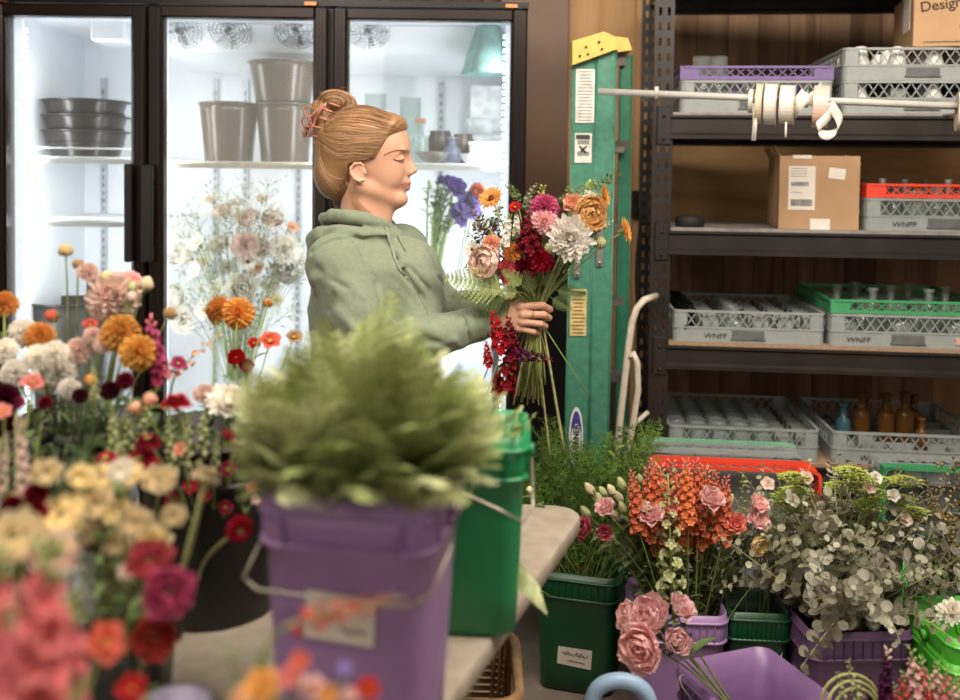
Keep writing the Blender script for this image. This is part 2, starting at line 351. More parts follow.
def make_rack(label, ext=None, top=None, txt=None, base='grey', tx=-.10, handle=True, M=Matrix(), divider=5, invert=False, group=None, sticker=False, plate=True):
    t = thing('glass_rack', label, 'rack', M=M, group=group)
    bm = rack_cols[base]; W = W_; body = MB()
    ring_wall(body, 0, .048, W, .005, .022); ring_wall(body, .045, .051, W, .007, .022, .004)
    if plate: body.box((0, 0, .006), (W - .02, W - .02, .004))
    ring_wall(body, .098, .106, W, .007, .022, .004)
    for sx in (-1, 1):
        for sy in (-1, 1):
            cr = [(sx * (W/2 - .045), sy * W/2), (sx * (W/2 - .02), sy * W/2), (sx * (W/2 - .006), sy * (W/2 - .006)), (sx * W/2, sy * (W/2 - .02)), (sx * W/2, sy * (W/2 - .045))]
            inn = [(x * .975, y * .975) for x, y in cr]
            pts = [Vector((x, y, .048)) for x, y in cr + inn[::-1]]
            body.prism(pts if sx * sy > 0 else pts[::-1], (0, 0, .052))
    body.build('rack_body', bm, t)
    l = MB(); lattice(l, .05, .099, W); l.build('lattice', bm, t)
    if divider:
        d = MB()
        for k in range(1, divider):
            p = -W/2 + W * k / divider
            d.box((p, 0, .03), (.002, W - .015, .04)); d.box((0, p, .03), (W - .015, .002, .04))
        d.build('divider', bm, t)
    if handle:
        hm = MB(); hm.box((.0, -W/2 - .0005, .028), (.105, .003, .026)); hm.box((0, -W/2 - .003, .013), (.112, .006, .004))
        hm.build('handle', mat('rack_recess', '#5f6363', .7), t)
    if txt:
        text('handwriting', txt, .024, ink, t, T(tx - .02, -W/2 - .003, .014) @ RX(PI/2) @ S(1.15, 1, 1), shear=.1)
    if sticker: MB().box((.165, -W/2 - .003, .026), (.035, .001, .024)).build('sticker', mat('pink_sticker', '#c9a191', .7), t)
    if ext:
        e = MB(); z0 = .108; h = .046 if ext != 'grey' else .05
        em = rack_cols[ext]
        ring_wall(e, z0, z0 + .012, W, .005, .022, .002); ring_wall(e, z0 + h - .008, z0 + h, W, .007, .022, .005)
        for k in range(4):
            for sx in (-1, 1): e.box((sx * (W/2 - .032), -W/2 + .003, z0 + h/2), (.06, .005, h), M=RZ(k * PI/2))
        x = e.build('extender', em, t); tag(x, label=ext + ' extender ring')
        l = MB(); lattice(l, z0 + .01, z0 + h - .006, W); l.build('extender_lattice', em, x)
    if invert: t.matrix_basis = M @ T(0, 0, .106) @ RX(PI)
    return t
def on_shelf(px, lev, dep=.27, z=0):
    """left px edge -> matrix centred for a rack standing on shelf lev"""
    s = SP(px, 180, .02); return SM @ T(s.x + W_/2, dep, levels[lev] + .0105 + z)
make_rack('grey glass rack with a purple top ring, on the upper shelf above the parcel carton', 'purple', txt='WNFF', tx=-.02, M=on_shelf(678, 0))
make_rack('grey glass rack full of white vases, on the upper shelf under another grey rack', None, M=on_shelf(841, 0))
make_rack('upper of two stacked grey racks, white vases poking out, below the printed carton', None, M=on_shelf(841, 0, z=.107))
make_rack('grey glass rack with a red top ring beside the parcel carton', 'red', txt='WNFF', tx=-.145, M=on_shelf(867, 1))
make_rack('low grey glass rack on the third shelf next to the green ringed rack', None, txt='WNFF', tx=-.125, M=on_shelf(675.5, 2), divider=6)
make_rack('grey glass rack with a green top ring holding clear bottles, on the third shelf', 'green', txt='WNFF', tx=-.175, M=on_shelf(834, 2), sticker=True)
make_rack('grey glass rack filled with rows of small jars, on the bottom shelf', None, M=on_shelf(673, 3), divider=7, handle=False)
make_rack('grey glass rack holding amber bottles, on the bottom shelf', None, txt='WNFF', tx=-.14, M=on_shelf(839, 3), handle=False)

# racks standing on their sides on low pallets before the shelves
pal_m = woodmat('pallet_wood', '#6b4a30', '#9a7350', 'x', ring=3)
def pallet(x, y, w, h, who):
    t = thing('wooden_pallet', who, 'pallet', M=T(x, y, 0) @ RZ(-SA))
    for k in range(3): MB().box((0, -.15 + .15 * k, (h - .02) / 2), (w, .06, h - .02)).build('bearer', pal_m, t)
    for k in range(4): MB().box((-w/2 + w/8 + k * w/4, 0, h - .0101), (w/4 - .02, .36, .02)).build('deck_board', pal_m, t)
za = P(700, 455, 2.86).z - W_ / 2; a = P(646, 449, 2.90)
pallet(a.x + .28, 2.88, .62, za - W_/2, 'low wooden pallet on the floor under the mint and red racks standing on edge')
make_rack('mint and grey glass rack standing on its edge behind the orange snapdragons', 'mint', M=T(a.x + .235, 2.875, za) @ RZ(-SA) @ RX(-PI/2), divider=6, handle=False)
b = P(815, 470, 2.80)
make_rack('red glass rack standing on its edge in front of the mint one', None, base='red', M=T(b.x - .248, 2.842, za - .003) @ RZ(-SA) @ RX(PI/2), divider=0, handle=False, plate=False)
a2 = P(885, 462, 2.86); zb2 = a2.z - W_/2
pallet(a2.x + .27, 2.91, .55, zb2 - W_/2, 'low wooden pallet on the floor under the green ringed rack standing on edge')
make_rack('grey glass rack with a green ring standing on its edge below the amber bottles', 'green', M=T(a2.x + .235, 2.93, zb2) @ RZ(-SA) @ RX(PI/2), divider=6, handle=False)

# ---------------------------------------------------------------- vessels in the racks
clear = glassmat('clear_glass', '#eef3f1', 1.6, .05, haze=.10, hazecol='#dfe6e4')
amber = glassmat('amber_glass', '#b87f3a', 1.6, haze=.22, hazecol='#a8773c'); bluegl = glassmat('blue_glass', '#8fc3d0', 1.5, haze=.2, hazecol='#7fb0be'); dkgl = glassmat('green_glass', '#4f8a6c', 1.5)
frost = mat('frosted_glass', '#aeb4b0', .35, var=.06, transl=.3); milk = mat('milk_glass', '#e6e3dc', .3, var=.03)
shapes = {
 'bud': [(.0, 0), (.018, 0), (.02, .01), (.02, .05), (.012, .07), (.008, .085), (.008, .12), (.011, .124), (.009, .124), (.006, .118), (.006, .085), (.01, .068), (.017, .05), (.017, .012), (0, .008)],
 'bottle': [(0, 0), (.018, 0), (.020, .005), (.020, .082), (.017, .09), (.009, .096), (.010, .125), (.013, .127), (.013, .133), (.007, .133), (.007, .097), (.017, .080), (.017, .008), (0, .006)],
 'jar': [(0, 0), (.028, 0), (.031, .008), (.031, .07), (.026, .08), (.028, .085), (.025, .086), (.024, .08), (.028, .07), (.028, .01), (0, .007)],
 'cube': [(0, 0), (.034, 0), (.036, .008), (.036, .075), (.037, .078), (.033, .078), (.033, .01), (0, .008)],
 'cyl': [(0, 0), (.019, 0), (.02, .004), (.02, .125), (.018, .125), (.018, .008), (0, .006)],
 'shaker': [(0, 0), (.028, 0), (.03, .01), (.028, .05), (.02, .085), (.016, .095), (.018, .1), (.0, .104)],
 'globe': [(0, 0), (.02, 0), (.034, .015), (.038, .035), (.03, .058), (.016, .07), (.014, .09), (.026, .1), (.024, .1), (.012, .088), (.013, .07), (.027, .056), (.035, .035), (.03, .017), (0, .01)],
}
vess_mesh = {}
def vessel(kind, m, loc, name, label, cat, group, s=1.0, seg=14):
    key = (kind, m.name)
    if key not in vess_mesh:
        mm = MB(); mm.lathe(shapes[kind], seg if kind != 'cube' else 4, smooth=kind != 'cube'); vess_mesh[key] = mm.mesh(name, m)
    o = bpy.data.objects.new(name, vess_mesh[key]); COL.objects.link(o)
    o.matrix_basis = T(*loc) @ RZ(PI/4 - SA if kind == 'cube' else U(0, 6)) @ S(s); tag(o, label, cat, group); return o
def rack_spot(px, lev, i, j, n, dz=0):
    s = SP(px, 180, .02); q = W_ / n
    return SM @ Vector((s.x + q * (i + .5), .27 - W_/2 + q * (j + .5), levels[lev] + .0105 + .009 + dz))
for i, j in ((0, 1), (1, 1)): vessel('cyl', clear, rack_spot(690, 0, i * .58, j, 5), 'cylinder_vase', 'slim clear glass cylinder rising out of the purple ringed rack', 'vase', 'slim cylinders in the purple ringed rack', 1.55)
for i in range(5):
    for j in range(2): 
        if (i, j) not in ((0, 1), (1, 1)): vessel('globe', clear, rack_spot(678, 0, i, j, 5), 'glass_vase', 'small clear round vase inside the purple ringed rack', 'vase', 'round vases in the purple ringed rack', 1.0)
for i in range(4):
    for j in range(3): vessel('shaker', milk, rack_spot(846, 0, i * 1.18, j, 5, .106), 'white_vase', 'white opaque vase poking out of the upper stacked grey rack', 'vase', 'white vases in the upper stacked rack', 1.05)
    for j in range(2): vessel('cube' if i % 2 else 'shaker', frost if i % 2 else milk, rack_spot(846, 0, i * 1.18, j, 5), 'white_vase' if not i % 2 else 'frosted_vase', 'pale vase inside the lower stacked grey rack', 'vase', 'pale vases in the lower stacked rack', .95)
for i in range(4):
    for j in range(3): vessel(('bud', 'jar', 'bud', 'globe')[(i + j) % 4], clear, rack_spot(872, 1, i * 1.05, j, 5), 'bud_vase', 'clear glass bud vase in the red ringed rack', 'vase', 'bud vases in the red ringed rack', 1.3 if (i + j) % 2 == 0 else 1.45)
for i in range(6):
    for j in range(5):
        if i == 0: vessel('globe', dkgl, rack_spot(676, 2, i, j, 6), 'green_vase', 'green tinted round vase in the low rack on the third shelf', 'vase', 'green vases in the low rack', 1.15)
        elif i == 2: vessel('globe', clear, rack_spot(676, 2, i, j, 6), 'glass_vase', 'clear round vase in the low rack on the third shelf', 'vase', 'clear round vases in the low rack', 1.05)
        else: vessel('cube', frost, rack_spot(676, 2, i, j, 6), 'cube_vase', 'square frosted glass votive in the low rack on the third shelf', 'vase', 'square frosted votives on the third shelf', 1.0)
for i in range(5):
    for j in range(3): vessel('bottle' if (i + j) % 2 else 'globe', clear, rack_spot(837, 2, i * .9, j, 5), 'clear_bottle', 'clear glass bottle with a narrow neck in the green ringed rack', 'bottle', 'clear bottles in the green ringed rack', 1.35)
for i in range(7):
    for j in range(6):
        if i < 5: vessel('jar', clear, rack_spot(673, 3, i, j, 7), 'glass_jar', 'small clear glass jar in the jar rack on the bottom shelf', 'jar', 'small jars in the bottom shelf rack', 1.12)
        else: vessel('cube', frost, rack_spot(673, 3, i, j, 7), 'cube_vase', 'square frosted glass cup beside the small jars on the bottom shelf', 'vase', 'frosted cups in the bottom shelf rack', .85)
for px, j, k, mt, s in ((884, 1, 'bottle', amber, 1.45), (895, 2, 'bottle', amber, 1.15), (910, 1, 'bottle', amber, 1.45), (930, 1, 'bottle', amber, 1.5), (945, 2, 'bottle', amber, 1.3), (938, 0, 'bottle', amber, 1.0)):
    s_ = SP(px + (4 if px > 940 else 0), 180, .02); vessel(k, mt, SM @ Vector((s_.x, .1 + j * .09, levels[3] + .0195)), 'amber_bottle', 'amber glass bottle in the rack on the bottom shelf', 'bottle', 'amber bottles on the bottom shelf', s)
s_ = SP(862, 180, .02); vessel('bottle', bluegl, SM @ Vector((s_.x, .16, levels[3] + .0195)), 'blue_bottle', 'pale blue glass bottle in the rack with the amber bottles', 'bottle', None, 1.2)
s_ = SP(878, 180, .02); vessel('cube', frost, SM @ Vector((s_.x, .1, levels[3] + .0195)), 'cube_vase', 'square frosted cup beside the pale blue bottle', 'vase', None, .9)

# ---------------------------------------------------------------- cartons
card = mat('cardboard', '#b3906c', .8, var=.05, scale=6, bump=.1); card_in = mat('cardboard_dark', '#8c6844', .85)
paper = mat('white_paper', '#e3ddd2', .7, var=.03); tape_m = mat('packing_tape', '#cdb594', .3, var=.03)
# parcel carton
l = SP(787, 180, .0); r = SP(867, 180, .0); zb = levels[1] + .0105; hh = SP(800, 155.5).z - levels[1] - .01; ww = r.x - l.x
bx = thing('parcel_carton', 'brown cardboard parcel carton with shipping labels and open flaps, on the second shelf', 'box', M=SM @ T((l.x + r.x) / 2, .20, zb) @ RZ(R(-5)))
m = MB()
for sx in (-1, 1): m.box((sx * (ww/2 - .002), 0, hh/2), (.004, .32, hh)); 
for sy in (-1, 1): m.box((0, sy * .16, hh/2), (ww, .004, hh))
m.box((0, 0, .002), (ww, .32, .004)); m.build('carton_body', card, bx)
m = MB(); m.box((0, 0, 0), (.004, .3, .05)); o = m.build('flap', card, bx); o.matrix_basis = T(-ww/2 - .006, 0, hh + .012) @ RY(R(-28))
m = MB(); m.box((0, 0, 0), (.004, .3, .06)); o = m.build('flap', card, bx); o.matrix_basis = T(ww/2 - .02, 0, hh - .012) @ RY(R(-60))
m = MB(); m.box((-.055, -.164, hh * .56), (.085, .001, .145)); m.box((-.055, -.164, hh * .985), (.06, .0012, .012)); m.build('shipping_label', paper, bx)
m = MB(); m.box((0, 0, 0), (.052, .001, .036)); o = m.build('shipping_label', paper, bx); o.matrix_basis = T(.055, -.164, hh * .76) @ RY(R(6))
m = MB(); m.box((.005, -.164, .017), (.062, .001, .036)); m.build('tape_tab', paper, bx)
m = MB()
x = -.088
rb = random.Random(3)
while x < -.02:
    w = rb.choice((.001, .0018, .003)); m.box((x, -.1648, hh * .36), (w, .0006, .022)); x += w + rb.choice((.001, .002))
x = -.088
while x < -.035:
    w = rb.choice((.001, .0022)); m.box((x, -.1648, hh * .615), (w, .0006, .014)); x += w + .0014
for k in range(4): m.box((-.065, -.1648, hh * (.72 + k * .035)), (.05, .0006, .0016))
m.box((-.07, -.1648, hh * .5), (.035, .0006, .0016)); m.build('barcode', ink, bx)
# printed carton on top of the upper racks
l = SP(909, 180, .03); zb = levels[0] + .0105 + .107 * 2 + .001
cb = thing('printed_carton', 'brown printed cardboard carton on top of the stacked grey racks', 'box', M=SM @ T(l.x, .03, zb) @ RZ(R(-8)) @ T(.22, .17, 0))
m = MB(); m.box((0, 0, .095), (.44, .34, .19), ch=.002); m.build('carton_body', card, cb)
m = MB(); m.box((-.2208, -.06, .125), (.0012, .11, .12)); m.build('paper_sheet', paper, cb)
brn = mat('carton_print', '#3d2c20', .8)
FM = RX(PI/2)
text('lettering', 'Design', .046, brn, cb, T(-.20, -.1708, .112) @ FM @ RZ(R(7)), bold=.0006)
text('lettering', 'MASTER', .015, brn, cb, T(-.082, -.1708, .116) @ FM @ RZ(R(5)))
text('lettering', '#3', .032, brn, cb, T(-.085, -.1708, .06) @ FM, shear=.3)
scribble('lettering', .11, .008, brn, cb, T(-.19, -.1708, .012), 4)
scribble('lettering', .05, .009, brn, cb, T(-.055, -.1708, .014), 5)
# round black speaker puck
l = SP(691, 222, .05)
m = MB(); m.lathe([(0, 0), (.044, 0), (.049, .006), (.05, .02), (.047, .032), (.04, .037), (0, .038)], 28)
pk = m.build('smart_speaker', mat('black_fabric_plastic', '#1f1c1b', .7), M=SM @ T(l.x, .09, levels[1] + .0105), label='small round black speaker puck at the end of the second shelf', cat='speaker')

# ================================================================ LADDER
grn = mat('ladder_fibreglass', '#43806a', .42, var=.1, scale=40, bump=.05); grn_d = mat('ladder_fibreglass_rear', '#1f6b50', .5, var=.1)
alu = mat('aluminium', '#b5b0a8', .35, metal=.9, var=.1); yel = mat('ladder_yellow', '#e3b95a', .5, var=.05)
LY = 3.02
lad = thing('step_ladder', 'tall folded green fibreglass step ladder with a yellow top cap', 'ladder', loc=(P(594, 400, LY).x, LY, 0), rz=0)
lo = lad.location
def LL(px, py, dy=0): 
    p = P(px, py, LY + dy); return Vector((p.x - lo.x, dy, p.z))
def rail(name, px0t, px1t, py_t, px0b, px1b, dy, m_, thick, zb=0.0):
    a, b = LL(px0t, py_t, dy), LL(px1t, py_t, dy); c, d = LL(px0b, 450, dy), LL(px1b, 450, dy)
    k = (a.z - zb) / (a.z - c.z); c = a + (c - a) * k; d = b + (d - b) * k
    mm = MB(); th = Vector((0, thick, 0)); e = .003
    ri = [[c, d, d + th, c + th], [a, b, b + th, a + th]]
    mm.loft(ri, smooth=False)
    # channel lips
    for p, q in ((c, a), (d, b)):
        mm.tube([p, q], .0035, 6)
    return mm.build(name, m_, lad)
rail('rail', 573, 595.5, 60, 565, 588, 0, grn, .03)
rail('rail', 597.5, 616, 52, 590, 608, -.004, grn, .035)
rail('rear_rail', 621, 632, 55, 615, 626, .16, grn_d, .03)
rail('rear_rail', 600, 612, 60, 596, 606, .18, grn_d, .03)
# cap
m = MB(); pts = [LL(572.5, 65, -.03), LL(572.5, 41, -.03), LL(604, 31.5, -.03), LL(612, 35, -.03), LL(617, 49, -.03), LL(600, 55, -.03)]
m.prism(pts[::-1], (0, .12, 0)); pts = [LL(612, 36, .1), LL(628, 38, .1), LL(632, 50, .1), LL(618, 52, .1)]; m.prism(pts[::-1], (0, .12, 0))
cp = m.build('top_cap', yel, lad)
m = MB()
for px, py in ((586, 47), (588, 54), (599, 42), (602, 49), (580, 56)):
    p = LL(px, py, -.032); m.tube([p, p + Vector((0, -.004, 0))], .004)
m.build('rivet', mat('rivet_dark', '#5a4a30', .5, metal=.5), cp)
for py in (150, 226, 300, 375, 450, 525, 600):
    a = LL(607, py, .09); MB().box(a + Vector((.02, 0, 0)), (.055, .13, .018)).build('step', mat('step_metal', '#6f6a62', .4, metal=.6), lad)
for px, py, dy, q in ((620, 60, .15, (.035, .02, .04)), (621, 145, .12, (.05, .02, .03))):
    m = MB(); m.box(LL(px, py, dy), q); m.build('spreader', mat('dark_bracket', '#5c5048', .4, metal=.6), lad)
for px, y0, y1 in ((600.5, 205, 266), (578, 232, 277)):
    a, b = LL(px, y0, -.012), LL(px - 1, y1, -.012); m = MB(); strip(m, a, b, .02, (0, 1, 0), .004); m.tube([b + Vector((0, -.001, .01)), b + Vector((0, -.007, .01))], .006); m.build('brace', alu, lad)
def label_plate(name, px0, py0, px1, py1, m_, rows, dy=-.004, ink_=None):
    a, b = LL(px0, py0, dy), LL(px1, py1, dy); mm = MB(); mm.box((a + b) / 2, (abs(b.x - a.x), .001, abs(a.z - b.z)))
    o = mm.build(name, m_, lad)
    mm = MB(); rr = random.Random(py0)
    for k in range(rows):
        z = a.z + (b.z - a.z) * (k + .8) / (rows + .6); w = abs(b.x - a.x) * rr.uniform(.55, .85)
        mm.box(((a.x + b.x) / 2, dy - .0008, z), (w, .0006, abs(a.z - b.z) / rows * .3))
    mm.build('lettering', ink_ or mat('label_ink', '#8d8a84', .8), o); return o
label_plate('instruction_label', 576, 69, 594, 123, mat('label_white', '#d8d8ce', .5), 16)
o = label_plate('warning_label', 575, 133, 591.5, 163, mat('label_white', '#d8d8ce'), 2)
m = MB(); a = LL(583, 137, -.006); m.box(a, (.045, .0008, .014)); p = LL(583, 149, -.006); m.tube([p + Vector((-.012, 0, .01)), p + Vector((.01, 0, -.012))], .003); m.tube([p + Vector((.012, 0, .01)), p + Vector((-.006, 0, -.008))], .003); m.build('pictogram', ink, o)
label_plate('caution_label', 570.5, 289, 586, 336, mat('label_yellow', '#cdb87a', .5), 12, ink_=mat('label_ink_dark', '#6a5c38', .8))
m = MB(); a = LL(578.5, 293, -.006); m.box(a, (.046, .0008, .012)); m.build('caution_header', ink, lad)
# oval brand badge
a = LL(576, 437, -.006)
m = MB(); m.prism([(a.x + .023 * math.cos(t), -.006, a.z + .098 * math.sin(t)) for t in [2 * PI * k / 32 for k in range(32)]][::-1], (0, .002, 0)); bd = m.build('brand_badge', mat('badge_white', '#e8e6e4', .4), lad)
m = MB(); m.prism([(a.x + .018 * math.cos(t), -.0068, a.z + .086 * math.sin(t)) for t in [2 * PI * k / 32 for k in range(32)]][::-1], (0, .001, 0)); m.build('badge_field', mat('badge_blue', '#4b3f8f', .4), bd)
m = MB(); m.prism([(a.x + .0165 * math.cos(t), -.0076, a.z - .012 + .056 * math.sin(t)) for t in [2 * PI * k / 32 for k in range(32)]][::-1], (0, .001, 0)); m.build('badge_panel', mat('badge_white', '#e8e6e4'), bd)
text('lettering', 'WERNER', .027, mat('badge_ink', '#26243a', .5), bd, T(a.x + .009, -.0088, a.z - .066) @ RX(PI/2) @ RZ(PI/2), bold=.0008)

# ---------------------------------------------------------------- cream tubular step stool / hand truck
cream = mat('cream_enamel', '#c9bfae', .4, var=.05)
tr = thing('folding_stool', 'folded cream tubular step stool leaning between ladder and shelving', 'stool', loc=(P(630, 500, 2.98).x, 2.98, 0))
def Q(px, py, dy=0):
    p = P(px, py, 2.98 + dy); return Vector((p.x - tr.location.x, dy, p.z))
path = [Q(617, 460), Q(620, 420), Q(628, 350), Q(632, 322), Q(637, 308), Q(644, 300), Q(656, 296, .08)]
k = path[0]; path = [k + (k - path[1]) * (k.z / (path[1].z - k.z) - .06)] + path
MB().tube(path, .0115, 12).build('frame_tube', cream, tr)
path = [Q(632, 352, .0), Q(637, 362), Q(638, 390), Q(632, 430), Q(626, 462)]; k = path[-1]; path.append(k + (k - path[-2]) * ((k.z - .02) / (path[-2].z - k.z)))
MB().tube(path, .0105, 12).build('leg', cream, tr)
MB().tube([Q(626, 432, .02), Q(648, 412, .05)], .008, 10).build('stretcher', cream, tr)
m = MB()
for px, py in ((630.5, 357), (620, 435)): p = Q(px, py, -.012); m.tube([p, p + Vector((0, -.004, 0))], .006)
m.build('rivet', alu, tr)
# outlet with plugs on the stud
p = P(641, 205, 3.9)
ou = thing('power_outlet', 'black power outlet box with plugs on the pine stud behind the ladder', 'outlet', loc=(p.x, WY - .06, p.z))
MB().box((0, 0, 0), (.07, .03, .12), ch=.004).build('outlet_box', mat('black_rubber', '#1c1918', .5), ou)
m = MB(); m.box((-.005, -.03, .03), (.045, .05, .04), ch=.006); m.build('plug', mat('black_rubber', '#1c1918'), ou); m = MB(); m.box((0, -.028, -.035), (.04, .045, .035), ch=.006); m.build('plug', mat('black_rubber', '#1c1918'), ou)
m = MB(); m.tube(bez((0, -.04, -.05), (-.05, -.05, -.35), (.03, -.02, -.6), 12) + bez((.03, -.02, -.6), (.06, 0, -.8), (.02, -.01, -1.25), 8)[1:], .005); m.build('cord', mat('black_rubber', '#1c1918'), ou)

# ================================================================ RIBBON ROD
ra = P(598, 91.5, 2.88); rb_ = P(965, 106.5, 2.72)
rodm = mat('white_enamel', '#bcbab4', .35, var=.04)
rod = thing('ribbon_rod', 'long white metal rod carrying ribbon spools across the shelving front', 'rod', loc=ra)
dv = rb_ - ra
MB().tube([(0, 0, 0), dv * 1.12], .0105, 12).build('rod_tube', rodm, rod)
p = P(656, 92, 2.86) - ra; p = dv * (p.x / dv.x)
m = MB(); m.tube([p + Vector((0, 0, .022)), p - Vector((0, 0, .014))], .007, 8); m.tube([p, p + Vector((0, .24, 0))], .006, 8); m.build('hook', rodm, rod)
p = dv * 1.08; m = MB(); m.tube([p, p + Vector((0, .42, 0))], .006, 8); m.build('hook', rodm, rod)
def on_rod(px):
    p = P(px, 98, 2.8) ; t = (p.x - ra.x) / dv.x; return ra + dv * t
rn = dv.normalized()
cols = {'white': mat('satin_white', '#d3cdc1', .35, sheen=.3, var=.03), 'cream': mat('satin_cream', '#cdbc9e', .35, sheen=.3, var=.03), 'pink': mat('satin_pink', '#dcb3a5', .35, sheen=.3, var=.03), 'rose': mat('satin_rose', '#e3a095', .35, sheen=.3, var=.03)}
kraft = mat('spool_card', '#cfc4b2', .7)
def spool(px, w, r, c, label, flange=True, tail=None, tw=None, dz=0):
    ctr = on_rod(px); ri = .011
    t = thing('ribbon_spool', label, 'ribbon', M=aim(ctr - Vector((0, 0, r * .30 - .001)), RZ(R(-12)).to_3x3() @ rn))
    # roll hangs on the rod: bore bigger than rod
    bore = r * .42
    MB().lathe([(bore, -w/2), (r, -w/2), (r, w/2), (bore, w/2), (bore, -w/2)], 32, smooth=False).build('ribbon_roll', cols[c], t)
    if flange:
        m = MB()
        for s in (-1, 1): z = s * (w/2 + .0012); m.lathe([(bore - .004, z - .0006), (r + .003, z - .0006), (r + .003, z + .0006), (bore - .004, z + .0006), (bore - .004, z - .0006)], 32, smooth=False)
        m.lathe([(bore - .004, -w/2), (bore, -w/2), (bore, w/2), (bore - .004, w/2), (bore - .004, -w/2)], 24); m.build('flange', kraft, t)
    if tail:
        inv = t.matrix_basis.inverted(); m = MB(); pts = [inv @ Vector(q) for q in tail]; n = len(pts); ww_ = (tw or w) / 2
        a = [p + Vector((0, 0, -ww_)) for p in pts]; b = [p + Vector((0, 0, ww_)) for p in pts]
        nrm = inv.to_3x3() @ Vector((0, 1, 0)) * .0008
        m.loft([[a[i], b[i], b[i] + nrm, a[i] + nrm] for i in range(n)], smooth=True); m.build('ribbon_tail', cols[c], t)
    return t
def tail_down(px, r, L_, front=True):
    c = on_rod(px); return [c + Vector((0, -r - .001, -.02)), c + Vector((0, -r - .002, -.05)), c + Vector((.002, -r, -L_ * .6)), c + Vector((0, -r + .004, -L_))]
spool(752.5, .013, .036, 'white', 'narrow white ribbon spool with a strip hanging straight down, next to the cream one', False, tail_down(752.5, .036, .13))
spool(760.5, .016, .060, 'cream', 'cream satin ribbon spool second along the rod')
spool(771.5, .032, .062, 'white', 'wide white satin ribbon spool between the cream spool and the drooping one')
spool(787, .038, .058, 'white', 'wide off-white ribbon spool with frayed end hanging low on the rod', True, [on_rod(783) + Vector((0, -.03, -.07)), on_rod(783) + Vector((0, -.03, -.115))], .006)
spool(819, .040, .062, 'pink', 'blush pink satin ribbon spool beside the white bow')
# white bow tied on the rod and curl hanging
c0 = on_rod(803)
bw = thing('ribbon_bow', 'crumpled white ribbon knotted round the rod with a looped tail curling below the pink spool', 'ribbon', loc=c0)
m = MB()
def band(pts, ws, nrm=Vector((0, .001, 0)), m=m):
    rr = []
    for p, w_ in zip(pts, ws): p = Vector(p); w_ = Vector(w_); rr.append([p - w_, p + w_, p + w_ + nrm, p - w_ + nrm])
    m.loft(rr)
band([(-.035, -.02, -.03), (-.02, -.035, 0), (0, -.022, 0), (.02, -.036, .0), (.045, -.02, .03)], [(.0, .01, .03), (0, 0, .03), (0, 0, .012), (0, 0, .03), (0, .01, .025)])
m.tube([(-.008, -.014, .01), (-.008, -.014, -.02)], .012, 8); m.tube([(0, -.008, .018), (0, -.022, .0), (0, -.01, -.02)], .009, 8)
m.build('knot', cols['white'], bw)
m = MB(); s = .0034
pp = [(828, 104), (836, 112), (841, 122), (838, 131), (829, 136), (820, 134), (816, 127), (823, 122), (832, 112), (836, 104)]
pts = [P(x, y, 2.72) - c0 for x, y in pp]; q_ = [pts[0]]
for a_, b_, c_ in zip(pts[:-2], pts[1:-1], pts[2:]): q_ += bez((a_ + b_) / 2, b_, (b_ + c_) / 2, 4)[:-1]
pts = q_ + [pts[-1]]; n_ = len(pts)
band(pts, [Vector((.013 * math.cos(2.6 * i / n_), .012 * math.sin(4 * i / n_), .014 * (.5 + .5 * abs(math.sin(3.1 * i / n_))))) for i in range(n_)], m=m)
m.build('ribbon_tail', cols['white'], bw)
spool(946, .008, .055, 'white', 'thin white ribbon spool just before the rose ribbon')
spool(952.5, .012, .058, 'rose', 'rose pink ribbon spool with a long strip hanging down', True, tail_down(951.5, .058, .175))
spool(961, .02, .055, 'white', 'white ribbon spool beyond the rose ribbon strip')
# ================================================================ GLASS DOOR COOLER
FY = 3.2
def X_(px, Y=FY): return (px - 480) / FPX * Y
def Zp(py, px=250, Y=FY): return P(px, py, Y).z
bronze = mat('bronze_frame', '#231914', .3, metal=.5, var=.08, scale=3); blk = mat('black_gasket', '#141110', .5)
white_in = mat('cooler_white', '#e9edf2', .45, var=.015); wire_w = mat('white_wire', '#eef0f2', .4, var=.02)
fr = thing('glass_door_cooler', 'tall black framed three door glass cooler lit white inside, behind the woman', 'cooler', loc=(0, 0, 0))
FXL, FXR = X_(-8), X_(526); ZT = Zp(1); ZB = .02
DEP = .70
# casing : outer shell with inner white liner
m = MB(); t = .045
m.box(((FXL + FXR)/2, FY + DEP - .01, (ZT + ZB)/2), (FXR - FXL, .02, ZT - ZB))
for x in (FXL + .008, FXR - .008): m.box((x, FY + .04 + DEP/2, (ZT + ZB)/2), (.016, DEP - .08, ZT - ZB))
m.box(((FXL + FXR)/2, FY + .04 + DEP/2, ZT + .0), (FXR - FXL, DEP - .08, .016)); m.box(((FXL + FXR)/2, FY + .02 + DEP/2, .17), (FXR - FXL, DEP - .02, .3))
m.build('casing', mat('cooler_black', '#1d1816', .4, metal=.2), fr)
ZI0, ZI1 = .36, ZT - .03
m = MB()
m.box(((FXL + FXR)/2, FY + DEP - .035, (ZI0 + ZI1)/2), (FXR - FXL - .05, .02, ZI1 - ZI0))
for x in (FXL + .03, FXR - .03): m.box((x, FY + .05 + DEP/2 - .03, (ZI0 + ZI1)/2), (.02, DEP - .12, ZI1 - ZI0))
for z in (ZI0, ZI1): m.box(((FXL + FXR)/2, FY + .05 + DEP/2 - .03, z), (FXR - FXL - .05, DEP - .12, .02))
m.build('liner', white_in, fr)
